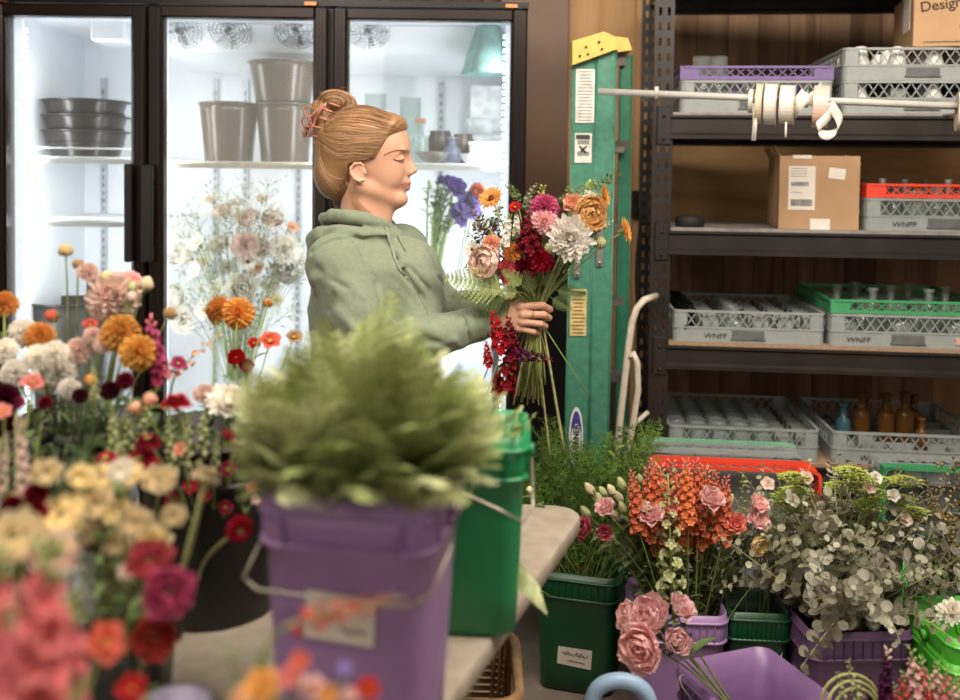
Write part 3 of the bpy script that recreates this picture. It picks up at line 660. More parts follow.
# header strip above doors
m = MB(); m.box(((FXL + FXR)/2, FY + .03, ZT - .003), (FXR - FXL, .06, .02)); m.build('header', mat('header_black', '#161413', .3, metal=.4), fr)
gl = glassmat('door_glass', '#f2f6f6', 1.18, .02, haze=.05, hazecol='#dfe3e6')
brass = mat('hinge_brass', '#a8744c', .35, metal=.8)
doors = [(-6, 147.5), (150.5, 327.5), (333.5, 524.5)]
Z1, Z0 = Zp(7.5), .30
def bar(mm, x0, x1, z0, z1, y0, y1, ch=.005): mm.box(((x0+x1)/2, (y0+y1)/2, (z0+z1)/2), (x1-x0, y1-y0, z1-z0), ch=ch)
for i, (p0, p1) in enumerate(doors):
    x0, x1 = X_(p0), X_(p1); w = .044 if i < 2 else .05; w0 = .044
    d = bpy.data.objects.new('door', None); COL.objects.link(d); d.parent = fr
    m = MB(); bar(m, x0, x0 + w0, Z0, Z1, FY - .03, FY + .02); bar(m, x1 - w, x1, Z0, Z1, FY - .03, FY + .02)
    bar(m, x0 + w0 - .001, x1 - w + .001, Z1 - .04, Z1, FY - .03, FY + .02); bar(m, x0 + w0 - .001, x1 - w + .001, Z0, Z0 + .09, FY - .03, FY + .02)
    # stepped inner lip
    for (a_, b_) in ((x0 + w0 - .002, x0 + w0 + .006), (x1 - w - .006, x1 - w + .002)): bar(m, a_, b_, Z0 + .09, Z1 - .04, FY - .018, FY + .02, .001)
    for q in (.012, .024): bar(m, x1 - w + q, x1 - w + q + .003, Z0, Z1, FY - .033, FY - .03, 0); bar(m, x0 + q, x0 + q + .003, Z0, Z1, FY - .033, FY - .03, 0)
    m.build('door_frame', bronze, d)
    MB().box(((x0 + w0 + x1 - w)/2, FY + .0, (Z0 + .09 + Z1 - .04)/2), (x1 - x0 - w - w0, .006, Z1 - Z0 - .13)).build('glass_pane', gl, d)
    MB().box((x0 + .03 if i == 0 else x1 - .055, FY - .02, Z1 + .008), (.04, .05, .012)).build('hinge', brass, d)
for px0, px1 in ((131.5, 139), (147.5, 159)):
    x0, x1 = X_(px0), X_(px1); m = MB(); za_, zb_ = Zp(164, 140, FY - .06), Zp(262, 140, FY - .06)
    bar(m, x0, x1, zb_, za_, FY - .075, FY - .05, .004)
    for z in (za_ - .03, zb_ + .03): bar(m, x0 + .004, x1 - .004, z - .02, z + .02, FY - .052, FY - .028, .002)
    m.build('handle', mat('handle_black', '#191514', .35), fr)
m = MB()
for p in (149, 330.5): bar(m, X_(p) - .014, X_(p) + .014, Z0, Z1, FY + .005, FY + .05, 0)
m.build('mullion', blk, fr)
# LED strips on the mullions and end walls, each with its diode row
led_m = mat('led_glow', '#ffffff', .5, emit='#f4f8ff', es=5); led_base = mat('led_base', '#f2f5fa', .4, emit='#eef4ff', es=.9)
def led(x, rot=0):
    m = MB(); m.box((x, FY + .075, (ZI0 + ZI1)/2), (.03, .012, ZI1 - ZI0 - .06)); a = m.build('light_strip', led_base, fr)
    m = MB(); z = ZI0 + .05
    while z < ZI1 - .05: m.box((x + rot * .019, FY + .085, z), (.009, .01, .012)); z += .0245
    tag(m.build('diodes', led_m, a), kind='stuff')
led(FXL + .058, 1); led(FXR - .06, -1)
for x in (X_(149) + .036, X_(330.5) + .036):
    MB().box((x, FY + .06, (ZI0 + ZI1)/2), (.014, .012, ZI1 - ZI0 - .06)).build('light_strip', led_base, fr)
for x, e, rz_ in ((FXL + .10, 3.9, -42), (X_(149) - .03, 2.9, 42), (X_(149) + .03, 3.2, -42), (X_(330) - .03, 3.2, 42), (X_(330) + .03, 3.0, -42), (FXR - .10, 3.9, 42)):
    l = bpy.data.lights.new('cooler_light', 'AREA'); l.shape = 'RECTANGLE'; l.size = .05; l.size_y = 1.4; l.energy = e; l.color = (1, .975, .99)
    o = bpy.data.objects.new('cooler_light', l); COL.objects.link(o); o.location = (x, FY + .10, 1.25); o.rotation_euler = (R(90), 0, R(rz_))
# pilasters
for px in (103, 215, 245, 298, 440):
    m = MB(); x = X_(px, FY + DEP - .06); m.box((x, FY + DEP - .052, 1.15), (.022, .014, 1.5)); pl = m.build('pilaster', mat('pilaster_grey', '#b9bec4', .4, metal=.3), fr)
    m = MB(); z = .5
    while z < 1.85: m.box((x, FY + DEP - .0595, z), (.006, .002, .016)); z += .032
    m.build('slot', mat('slot_grey', '#4f5458', .6), pl)
# wire shelves
def wire_shelf(p0, p1, py, m_=wire_w, lip=False, yf=FY + .10):
    x0, x1 = X_(p0, yf), X_(p1, yf); z = P((p0 + p1)/2, py, yf).z; yb = FY + DEP - .07; m = MB()
    for y in (yf, (yf + yb)/2, yb): m.tube([(x0, y, z), (x1, y, z)], .006 if y == yf else .004, 6)
    m.box(((x0 + x1)/2, yf, z - .012), (x1 - x0, .008, .016))
    n = int((x1 - x0) / .028)
    for k in range(n + 1):
        x = x0 + (x1 - x0) * k / n; m.tube([(x, yf, z + .004), (x, yb, z + .004)], .0022, 4)
    if lip:
        m.tube([(x0 + .03, yf, z), (x0 + .035, yf, z + .034), (x1, yf, z + .034)], .004, 6)
    m.build('wire_shelf', m_, fr); return z + .0065
zs1 = wire_shelf(14, 146, 158, lip=True); zs1b = wire_shelf(14, 146, 221)
zs2 = wire_shelf(172, 324, 163, mat('tan_wire', '#c9bfae', .5)); zs3 = wire_shelf(345, 505, 164.5); 
# evaporator housing with fans
xa, xb = X_(172, 3.6), X_(508, 3.6); zc = Zp(46, 250, 3.45)
m = MB(); m.prism([(xa, 3.42, ZI1 - .012), (xa, 3.82, ZI1 - .012), (xa, 3.82, zc - .06), (xa, 3.52, zc - .015)][::-1], (xb - xa, 0, 0)); m.build('fan_housing', white_in, fr)
chrome = mat('chrome', '#c8ccd0', .2, metal=1)
nrm = Vector((0, -1.0, -.9)).normalized()
for px, py in ((180, 30), (229, 30), (296, 30), (368, 31)):
    c = P(px, py, 3.44); M = aim(c, nrm); m = MB()
    for r in (.078, .064, .05, .036, .02): m.lathe([(r + .0018 * math.cos(a), .012 + .0018 * math.sin(a) - r * r * 1.2) for a in [2 * PI * k / 5 for k in range(6)]], 24)
    for k in range(8): a = 2 * PI * k / 8; m.tube([(0, 0, .012), (.078 * math.cos(a), .078 * math.sin(a), .004)], .002, 4)
    o = m.build('fan_guard', chrome, fr); o.matrix_basis = M
    m = MB()
    for k in range(4):
        a = 2 * PI * k / 4; A = RZ(a); m.add([(0.008, -.012, -.004), (.06, -.028, -.010), (.066, .02, .0), (.01, .012, .0)], [(0, 1, 2, 3)], True, A)
    m.lathe([(0, .006), (.016, .004), (.016, -.01)], 12); q = m.build('fan_blade', mat('fan_grey', '#8f9396', .4, metal=.6), o)
m = MB(); c = P(118, 33, 3.5); m.box(c, (.13, .2, .09), ch=.01); m.build('thermostat_box', white_in, fr)

# ---------------------------------------------------------------- things in the cooler
def pail_round(name, label, cat, loc, rt, rb_, h, m_, rims=((1.0, .006),), group=None, kind_rim=.008, wire=False, seg=28):
    t = thing(name, label, cat, loc=loc, group=group); w = .003
    prof = [(0, 0), (rb_, 0), (rb_ + .002, .004)]
    for k in range(1, 7): prof.append((rb_ + (rt - rb_) * k / 6, h * k / 6))
    prof += [(rt - w, h), (rb_ - w, .008), (0, .008)]
    MB().lathe(prof, seg).build('pail_body', m_, t)
    m = MB()
    for f, e in rims:
        r = rb_ + (rt - rb_) * f; z = h * f; m.lathe([(r - .001, z - .008), (r + e, z - .006), (r + e, z - .001), (r - .001, z + .001)], seg)
    m.build('rim', m_, t)
    return t
dk = mat('smoked_plastic', '#1b1512', .3, var=.1, coat=.15); tanp = mat('brown_pail', '#51432f', .25, var=.10, coat=.2, transl=.1)
c = P(89, 155, 3.55); z = zs1
for k in range(3):
    pail_round('dark_pail', ['lowest dark smoked pail of the nested stack in the cooler', 'middle dark smoked pail of the nested stack in the cooler', 'top dark smoked pail of the nested stack in the cooler'][k], 'bucket', (c.x - .01, 3.55, z + k * .057), .148, .118, .10, dk, rims=((1.0, .014), (.55, .004)))
for px, z, r, n in ((229, zs2, .108, 'tan brown pail standing on the cooler shelf nearer the door handles'), (285, zs2, .108, 'tan brown pail on the cooler shelf under the stacked one'), (283, zs2 + .222, .125, 'tan brown pail stacked on top of another in the cooler')):
    c = P(px, 150, 3.5); pail_round('brown_pail', n, 'bucket', (c.x, 3.5, z), r, r * .80, .218 if z == zs2 else .15, tanp, rims=((1.0, .006),))
c = P(70, 320, 3.5)
blkp = mat('black_pail', '#100e0d', .5, var=.1)
pail_round('black_pail', 'black pail low in the cooler behind the pale dahlias', 'bucket', (c.x - .02, 3.52, ZI0 + .012), .14, .115, P(70, 305, 3.4).z - ZI0 - .01, blkp)
# shelf clutter in the right hand cell
def at3(px, Y=3.5): return Vector((P(px, 160, Y).x, Y, zs3))
for px, h, n in ((375, 2.15, 'tallest slim clear vase on the cooler shelf above her forehead'), (410, 2.05, 'slim clear vase on the cooler shelf beside the corked bottle')):
    vessel('cyl', clear, at3(px, 3.62), 'slim_vase', n, 'vase', None, h)
t = thing('corked_bottle', 'clear bottle with a cork stopper on the cooler shelf', 'bottle', loc=at3(420, 3.5))
MB().lathe([(p[0] * 1.5, p[1] * 1.15) for p in shapes['bottle']], 18).build('bottle_body', clear, t)
MB().lathe([(0, .152), (.02, .152), (.022, .168), (0, .17)], 12).build('cork', mat('cork', '#b98a68', .8), t)
bowl = [(0, 0), (.03, 0), (.055, .02), (.07, .045), (.067, .046), (.052, .024), (0, .006)]
cl = [(432, 3.42, bowl, 'pewter', '#77736c', 'low pewter dish on the front of the cooler shelf', 'pewter_dish', 'dish', .9),
      (440, 3.62, shapes['jar'], 'dark_jar', '#4a403c', 'dark glazed jar on the cooler shelf behind the pewter dish', 'dark_jar', 'jar', 1.5),
      (452, 3.5, shapes['globe'], 'blue_glaze', '#6d7488', 'blue grey globe vase on the cooler shelf', 'globe_vase', 'vase', 1.0),
      (463, 3.6, shapes['jar'], 'brown_jar', '#6a5850', 'brown jar on the cooler shelf near the white tubs', 'brown_jar', 'jar', 1.35),
      (474, 3.42, bowl, 'white_bowl', '#d8dade', 'white bowl on the cooler shelf', 'white_bowl', 'bowl', .8)]
for px, Y, sh, mn, c_, lab, nm, ct, s in cl:
    p = at3(px, Y); m = MB(); m.lathe([(r * s, z * s) for r, z in sh], 20); m.build(nm, mat(mn, c_, .3), M=T(*p), label=lab, cat=ct)
p = at3(486, 3.5); tb = thing('white_tub', 'white lidded tub on the cooler shelf by the light strip', 'tub', loc=p)
MB().loft([rrect(.12, .12, .02, 0), rrect(.13, .13, .02, .07)]).build('tub_body', mat('white_plastic', '#e4e7ea', .4), tb); MB().loft([rrect(.136, .136, .02, .07), rrect(.136, .136, .02, .082)]).build('lid', mat('white_plastic', '#e4e7ea'), tb)
p = at3(486, 3.7); MB().box((0, 0, .0), (.13, .1, .13), ch=.004).build('white_carton', mat('white_carton', '#eceeef', .6), M=T(p.x, 3.76, P(487, 103, 3.76).z) , label='small white carton on top of the stacked trays in the cooler', cat='box')
zt = P(487, 103, 3.76).z - .065
m = MB(); zz = zs3
n = 3; hh_ = (zt - zs3) / n
for k in range(n):
    m = MB(); z0_ = zs3 + k * hh_; m.loft([rrect(.15, .1, .015, z0_ + .001), rrect(.16, .11, .015, z0_ + hh_ - .001)], cap=(True, False)); m.box((0, 0, z0_ + .01), (.14, .09, .01)); m.loft([rrect(.17, .12, .015, z0_ + hh_ - .006), rrect(.17, .12, .015, z0_ + hh_ - .001)])
    m.build('white_tray', mat('white_plastic', '#e4e7ea'), M=T(p.x, 3.76, 0), label=['lowest', 'middle', 'uppermost'][k] + ' white plastic tray stacked under the white carton in the cooler', cat='tray')
# reflection in the door glass, built as a solid teal shade hung inside
c = P(486, 24, 3.42)
sh = thing('teal_reflection', 'reflection of a teal flared shade in the upper corner of the cooler', 'lampshade reflection', loc=(c.x + .01, 3.42, 0))
zt_, zb_ = P(486, 20, 3.42).z, P(486, 75, 3.42).z
m = MB(); rr = []
for k in range(9):
    f = k / 8; r = .03 + .065 * f ** .8; rr.append([Vector((r * (1 + .05 * math.cos(6 * a)) * math.cos(a), r * (1 + .05 * math.cos(6 * a)) * math.sin(a), zt_ + (zb_ - zt_) * f)) for a in [2 * PI * q / 36 for q in range(36)]])
rr += [[Vector((p.x * .96, p.y * .96, p.z)) for p in r] for r in rr[::-1]]
m.loft(rr, cap=(False, False)); m.build('shade', mat('teal_glass', '#8db8b4', .4, var=.1, transl=.3), sh)
MB().tube([(0, 0, zt_ + .0), (0, 0, ZI1 - .01)], .004, 6).build('cord', wire_w, sh)
c = P(461, 35, 3.6); MB().lathe([(0, -.02), (.05, -.018), (.058, 0), (.05, .004), (0, .006)], 24).build('reflected_disc', mat('straw_brown', '#9a8672', .7, var=.15), M=T(c.x - .01, 3.55, c.z) @ RX(R(70)), label='reflection of a round brown disc behind the teal shade', cat='disc')  # brown part of the same glass reflection, modelled as a solid disc
# ================================================================ TABLE
TY = R(20)
cr = F(574, 521, .75)
u = Vector((-math.cos(R(4)), math.sin(R(4)), 0)); v_ = Vector((-math.sin(TY), -math.cos(TY), 0))   # along far edge to the left / towards camera along right edge
tab_m = mat('table_laminate', '#a79c8b', .55, var=.08, scale=25, bump=.05)
# table top corners (far right = A)
A = F(588, 506, .75); LT, WT = 2.1, 1.15
tb = thing('work_table', 'long grey topped work table under the buckets and cut flowers', 'table', loc=(A.x, A.y, 0))
def tp(a, b, z): p = u * a + v_ * b; return Vector((p.x, p.y, z))
def corner(a, b, sa, sb, r, z, n=6):
    return [tp(a + sa * r * (1 - math.cos(t)), b + sb * r * (1 - math.sin(t)), z) for t in [PI/2 * k / n for k in range(n + 1)]]
def outline(z, e=0):
    r = .085; o = corner(e, e, 1, 1, r, z)            # far right
    o2 = corner(LT - e, e, -1, 1, r, z)[::-1]; o3 = corner(LT - e, WT - e, -1, -1, r, z); o4 = corner(e, WT - e, 1, -1, r, z)[::-1]
    return o + o2 + o3 + o4
m = MB(); m.loft([outline(.712, .004), outline(.716), outline(.744), outline(.75, .004)]); m.build('table_top', tab_m, tb)
m = MB(); m.loft([outline(.69, .05), outline(.713, .05)], cap=(False, False)); m.build('apron', mat('table_edge', '#8c7f6c', .6), tb)
wl = woodmat('table_leg_wood', '#a87f58', '#c9a67c', 'z', ring=3)
for a, b in ((.12, .55), (.12, 1.0), (LT - .12, .1), (LT - .12, WT - .12), (.5, .12)):
    p = tp(a, b, .352); m = MB(); m.box(p, (.04, .04, .704), ch=.004); m.build('leg', wl, tb)
# basket under the table end
bp = F(497, 690, .45)
bk = thing('wicker_basket', 'tan wicker basket under the end of the work table', 'basket', loc=(bp.x - .13, bp.y + .1, 0))
m = MB()
for k in range(26):
    z = .02 + k * .016; m.loft([[p + Vector((0, 0, dz)) for p in rrect(.30 + .04 * k / 26 + e, .24 + .04 * k / 26 + e, .04, z)] for dz, e in ((-.006, 0), (0, .008), (.006, 0))], cap=(False, False))
for k in range(20):
    a = rrect(.30, .24, .04, .01, 4)[k]; b = rrect(.34, .28, .04, .44, 4)[k]; m.tube([a, b], .006, 6)
m.box((0, 0, .012), (.28, .22, .012)); m.build('basket_weave', mat('wicker', '#b08a5e', .7, var=.2), bk)
m = MB(); rr = rrect(.35, .29, .045, .445, 5); m.tube(rr + [rr[0]], .012, 8); m.build('rim', mat('wicker', '#b08a5e'), bk)

# ================================================================ BUCKETS
purple = mat('purple_bucket', '#9877a6', .38, var=.05, scale=8, hue=.0); purple_d = mat('deep_purple_bucket', '#6f5176', .4, var=.06, scale=8)
green = mat('green_bucket', '#1c8450', .35, var=.05, scale=8); green_d = mat('dark_green_bucket', '#0a4727', .35, var=.05); lime = mat('lime_bucket', '#56b93c', .35, var=.05)
steelwire = mat('bail_wire', '#b8b0a2', .35, metal=.8)
BUCK = {}
def square_pail(name, label, M, wt=.24, wb=.205, h=.36, m_=None, lips=(.95, .80), bail='down', bail_side=0, handle_ang=None, cat='bucket', rc=.035, ribs=10, group=None, opening=False):
    t = thing(name, label, cat, M=M, group=group); th = .0035; b = MB(); n = 5
    def wz(f): return wb + (wt - wb) * f
    rings = [rrect(wb - .02, wb - .02, rc * .7, 0, n), rrect(wb, wb, rc * .9, .008, n)]
    for f in (.2, .4, .6, lips[1] - .03): rings.append(rrect(wz(f), wz(f), rc, h * f, n))
    rings.append(rrect(wz(lips[1]) + .004, wz(lips[1]) + .004, rc, h * (lips[1] - .02), n)); rings.append(rrect(wz(1) + .002, wz(1) + .002, rc, h, n))
    for f, e in ((1, 0), (lips[1] + .02, .002), (lips[1], .010), (.5, .010)): rings.append(rrect(wz(f) - 2 * th - e, wz(f) - 2 * th - e, rc - th, h * f, n))
    rings.append(rrect(wb - 2 * th - .01, wb - 2 * th - .01, rc * .8, .01, n))
    b.loft(rings)
    for f in lips:
        m = MB(); w_ = wz(f); z = h * f
        m.loft([rrect(w_, w_, rc, z - .006, n), rrect(w_ + .016, w_ + .016, rc + .005, z - .004, n), rrect(w_ + .016, w_ + .016, rc + .005, z, n), rrect(w_, w_, rc, z + .002, n)], cap=(False, False))
        m.build('lip', m_, t)
    m = b; z0, z1 = h * lips[1], h * lips[0]; w_ = wz(.88)
    for k in range(4):
        for j in range(ribs): x = -w_/2 + rc + (w_ - 2 * rc) * j / (ribs - 1); m.box((x, -w_/2 - .004, (z0 + z1)/2), (.002, .008, z1 - z0 - .004), M=RZ(k * PI/2))
    b.build('pail_body', m_, t)
    # bail handle: wire from ear to ear
    ez = h * (lips[1] + lips[0]) / 2; ex = wt/2 + .010
    for s in (-1, 1):
        m = MB(); m.tube([(s * (ex - .008), 0, ez), (s * (ex + .004), 0, ez)], .012, 10); m.build('ear', m_, t)
    if bail:
        ang = {'down': R(-72), 'mid': R(-40)}[bail] if handle_ang is None else handle_ang
        L_ = wt * .62 + .02; m = MB(); pts = []
        for k in range(13):
            f = k / 12 * 2 - 1; a = abs(f); x = f * ex if a > .0 else 0
            d = L_ * min(1, (1 - a ** 6) ) if a < 1 else 0
            pts.append(Vector((f * (ex + .003), math.cos(ang) * -d if False else -math.cos(ang) * d, math.sin(ang) * d)))
        off = wt/2 + .012
        pts2 = [Vector((p.x, p.y - 0, ez + p.z)) for p in pts]
        # keep the wire outside the pail wall
        pts2 = [Vector((p.x * (1.0 if i in (0, 12) else 1.0), min(p.y, -off if 1 < i < 11 else p.y), p.z)) for i, p in enumerate(pts2)]
        m.tube(pts2, .0022, 6); m.build('bail_handle', steelwire, t)
    return t
def near_corner(px, py, z, w, yaw, left=False):
    """centre of a square of width w whose near right (or left) corner is seen at px,py at height z"""
    c = F(px, py, z); d = Vector((math.cos(yaw), math.sin(yaw), 0)); n = Vector((-math.sin(yaw), math.cos(yaw), 0))
    c = c + (d if left else -d) * w/2 + n * w/2; return c
sheet = mat('label_paper', '#d9cfc2', .7, var=.03)
def bucket_label(t, M, w, h, txt=None, sub=None, size=.018):
    m = MB(); m.box((0, 0, 0), (w, .0012, h)); o = m.build('paper_label', sheet, t); o.matrix_basis = M
    if txt: text('handwriting', txt, size, ink, o, T(-w * .36, -.0012, 0) @ RX(PI/2) @ RZ(R(-2)), shear=.35)
    if sub: text('fine_print', sub, size * .55, ink, o, T(-w * .3, -.0012, -h * .3) @ RX(PI/2), shear=.3)
    return o
# --- on the table
yw = R(-9)
c = near_corner(432, 503, 1.11, .225, yw)
PB = (c.x, c.y)
pb = square_pail('purple_bucket', 'large purple square bucket full of leatherleaf fern on the table', T(c.x, c.y, .7505) @ RZ(yw), wt=.225, wb=.19, m_=purple, ribs=2, handle_ang=None, bail=None, lips=(.93, .82))
bucket_label(pb, T(-.003, -.1085, .206) @ RX(R(3)) @ RY(R(4)), .09, .062, None, None)
scribble('handwriting', .03, .012, mat('faint_ink', '#8d867c', .8), pb, T(.0, -.1105, .188), 9)
# bail of this bucket hangs low across its front, drooping to the near right side
m = MB(); ez = .30
m.tube([(-.1225, .0, ez), (-.130, -.05, .27), (-.132, -.10, .243), (-.105, -.122, .24), (.0, -.124, .236), (.085, -.122, .234), (.112, -.11, .245), (.124, -.05, .28), (.1215, 0, ez)], .0022, 6); m.build('bail_handle', steelwire, pb)
c = near_corner(515, 640, .75, .16, R(-4)); GB = (c.x, c.y)
gb = square_pail('green_bucket', 'bright green square bucket of fern standing on the table behind the large purple one', T(c.x, c.y, .7505) @ RZ(R(-4)), wt=.185, wb=.16, h=.335, rc=.03, m_=green, bail=None, ribs=2, lips=(.94, .80))
m = MB(); m.tube([(-.098, .0, .29), (-.10, -.105, .275), (-.02, -.108, .255), (.05, -.108, .225), (.092, -.108, .205), (.106, -.06, .215), (.102, 0, .29)], .0022, 6); m.build('bail_handle', steelwire, gb)
c = F(196, 632, .75); BB = (c.x, c.y + .105)
bb = pail_round('black_bucket', 'black round bucket of dark red and cream blooms on the table beside the purple bucket', 'bucket', (BB[0], BB[1], .7505), .135, .108, .31, mat('black_bucket', '#12100f', .35), rims=((1.0, .008), (.8, .006)))
c = F(118, 640, .90); DP = (c.x, c.y + .045)
dp = square_pail('dark_green_pot', 'small dark green square pot under the red ranunculus on the table', T(DP[0], DP[1] , .7505) @ RZ(R(5)), wt=.105, wb=.085, h=.15, m_=mat('dark_pot', '#16211a', .4), lips=(.97, .85), rc=.014, bail=None, ribs=2, cat='pot')
c = F(183, 690, .86); LP = (c.x, c.y - .03)
pail_round('lilac_pot', 'small lilac rimmed pot at the near edge of the table', 'pot', (LP[0], LP[1], .7505), .038, .03, .112, mat('lilac_plastic', '#b9b2cc', .4))
# table vases (glass) between the flowers
for px, py, nm in ((72, 560, 'clear glass vase of cream ranunculus on the table beside the dark green pot'), (105, 455, 'clear glass vase amid the cream blooms on the table')):
    c = F(px, py, .95); vessel('cyl', clear, (c.x, c.y, .7505), 'glass_vase', nm, 'vase', None, 1.6)
# hidden-height buckets at the left of the table (seen between stems)
def tbl_bucket(px, Y, label, m_, wt=.22, h=.3):
    x = X_(px, Y); t = square_pail('flower_bucket', label, T(x, Y, .7505) @ RZ(R(10)), wt=wt, wb=wt * .86, h=h, m_=m_, bail=None, ribs=2); return (x, Y)
LB1 = tbl_bucket(75, 1.78, 'dark bucket of pale dahlias on the table behind the cream blooms', mat('black_bucket', '#12100f'), .22, .28)
LB2 = tbl_bucket(10, 1.42, 'dark bucket of white blooms at the far left of the table', mat('black_bucket', '#12100f'), .2, .22)

# --- on the floor at the right
yw = R(-16); c = near_corner(611, 700, 0, .215, yw); G1 = (c.x, c.y)
g1 = square_pail('green_bucket', 'dark green square bucket of feathery greens on the floor by the table corner', T(c.x, c.y, .0) @ RZ(yw), wt=.245, wb=.215, m_=green_d, bail=None)
o = bucket_label(g1, T(-.0, -.1135, .115) @ RX(R(-2)) @ RY(R(3)), .1, .06)
scribble('handwriting', .07, .018, ink, o, T(-.035, -.0016, -.002), 2, .0009); scribble('fine_print', .05, .006, ink, o, T(-.02, -.0016, -.018), 3, .0005)
B2 = (.552, 2.54); square_pail('purple_bucket', 'purple square bucket of lisianthus and snapdragons on the floor', T(*B2, 0) @ RZ(R(-2)), m_=purple, bail=None)
G2 = (.762, 2.52); square_pail('green_bucket', 'small dark green bucket in the shade between the lisianthus and the eucalyptus', T(*G2, 0) @ RZ(R(-4)), wt=.16, wb=.14, rc=.022, m_=green_d, bail=None)
B3 = (.985, 2.48)
b3 = square_pail('purple_bucket', 'deep purple square bucket overflowing with silver dollar eucalyptus', T(*B3, 0) @ RZ(R(3)), wt=.275, wb=.235, m_=purple_d, bail=None, ribs=9)
m = MB(); m.tube([(-.148, .0, .31), (-.19, -.06, .20), (-.155, -.14, .125), (-.11, -.155, .115), (0, -.158, .12), (.11, -.155, .118), (.155, -.13, .14), (.148, 0, .31)], .002, 6); m.build('bail_handle', steelwire, b3)
B4 = (.640, 2.105); b4 = square_pail('purple_bucket', 'empty looking open purple bucket with the pink peonies leaning in it', T(*B4, 0) @ RZ(R(20)), wt=.26, wb=.22, m_=mat('violet_bucket', '#7d5e8b', .38, var=.04), bail=None)
bucket_label(b4, T(-.128, -.02, .262) @ RZ(R(-90)), .03, .05, '3', None, .02)
m = MB(); m.tube([(-.142, .0, .317), (-.17, .03, .36), (-.165, .05, .37), (-.15, .05, .375)], .002, 6); m.build('bail_handle', steelwire, b4)
B6 = (1.40, 2.575); square_pail('dark_purple_bucket', 'dark purple bucket of dried brown filler on the floor behind the lime bucket', T(*B6, 0) @ RZ(R(0)), wt=.24, wb=.205, h=.44, m_=mat('aubergine_bucket', '#4a3454', .4), bail=None)
B7 = (1.255, 2.30)
square_pail('lime_bucket', 'outer of two nested lime green buckets holding a white chrysanthemum', T(*B7, 0), wt=.25, wb=.21, m_=lime, bail=None, ribs=2)
square_pail('lime_bucket', 'inner lime green bucket nested in the other, with the white chrysanthemum', T(*B7, .062), wt=.245, wb=.2, m_=lime, bail=None, ribs=2)
B8 = (.90, 1.72); square_pail('purple_bucket', 'purple bucket of stock and snapdragon spikes at the bottom edge', T(*B8, 0) @ RZ(R(10)), m_=purple, bail=None)
# blue watering can
wc = P(621, 700, 1.92)
ca = thing('watering_can', 'pale blue plastic watering can with arched handle beside the green bucket', 'watering can', loc=(wc.x, 1.92, 0), rz=R(-5))
bl = mat('pale_blue_plastic', '#8fabc8', .4, var=.05)
MB().lathe([(0, 0), (.09, 0), (.1, .01), (.1, .2), (.085, .27), (.05, .30), (.045, .30), (.08, .265), (.095, .2), (.095, .012), (0, .008)], 28).build('tank', bl, ca)
zt = P(621, 677, 1.92).z
pts = [(-.058, 0, .27), (-.066, 0, .34), (-.064, 0, zt - .055), (-.045, 0, zt - .018), (0, 0, zt - .004), (.045, 0, zt - .018), (.064, 0, zt - .055), (.066, 0, .34), (.058, 0, .27)]
q_ = [Vector(pts[0])]
for a_, b_, c_ in zip(pts[:-2], pts[1:-1], pts[2:]): q_ += bez((Vector(a_) + Vector(b_)) / 2, b_, (Vector(b_) + Vector(c_)) / 2, 5)[:-1]
MB().tube(q_ + [Vector(pts[-1])], .0165, 14).build('handle', bl, ca)
MB().tube([(.09, 0, .1), (.16, -.0, .2), (.2, 0, .3)], [.02, .014, .012], 12).build('spout', bl, ca)
# ================================================================ PLANT LIBRARY
def pet(name, c, c2=None, hue=.06, tr=.42, rough=.6): return mat('petal_' + name, c, rough, var=.10, scale=90, transl=tr, color2=c2, hue=hue, spec=.25)
def leafm(name, c, hue=.10, tr=.18, rough=.5): return mat('leaf_' + name, c, rough, var=.15, scale=60, transl=tr, hue=hue, spec=.3)
PC = dict(blush='#f3dccf', pink='#ea8e94', magenta='#ad3a66', coral='#dd6a56', red='#b8182c', crimson='#7c0e24', burgundy='#4a0a1e', cream='#f3e6c2', white='#f4efe6', orange='#e3a458',
          gold='#dba557', yellow='#f3dda6', peach='#f0bb9c', peony='#ffd0cd', gold2='#f2cb88', lilac='#a592dc', violet='#6f5cb4', hotpink='#d4668e', softpink='#f6cbc8', snaporange='#e6895f', greenish='#cdd09c', rose='#c9606a', salmon='#f0998a', purple='#5a1a44', tan='#b99a70')
def pm(k): return pet(k, PC[k])
stem_m = leafm('stem', '#7f8e4c', tr=0); stem_d = leafm('stem_dark', '#4d5a30', tr=0); stem_p = leafm('stem_pale', '#a3a36c', tr=0)
lf_mid = leafm('mid', '#637545'); lf_lis = leafm('lisianthus', '#84906a'); lf_dk = leafm('dark', '#34452a'); lf_fern = leafm('fern', '#959f63'); lf_fern2 = leafm('fern_pale', '#c6cb98'); lf_euc = leafm('eucalyptus', '#918f78', hue=.16); lf_euc2 = leafm('eucalyptus_pale', '#bbb8a4', hue=.1)
lf_dill = leafm('dill', '#6d8f3c', hue=.12); lf_lime = leafm('lime', '#aab652'); lf_dry = leafm('dry', '#9a8758', hue=.2)
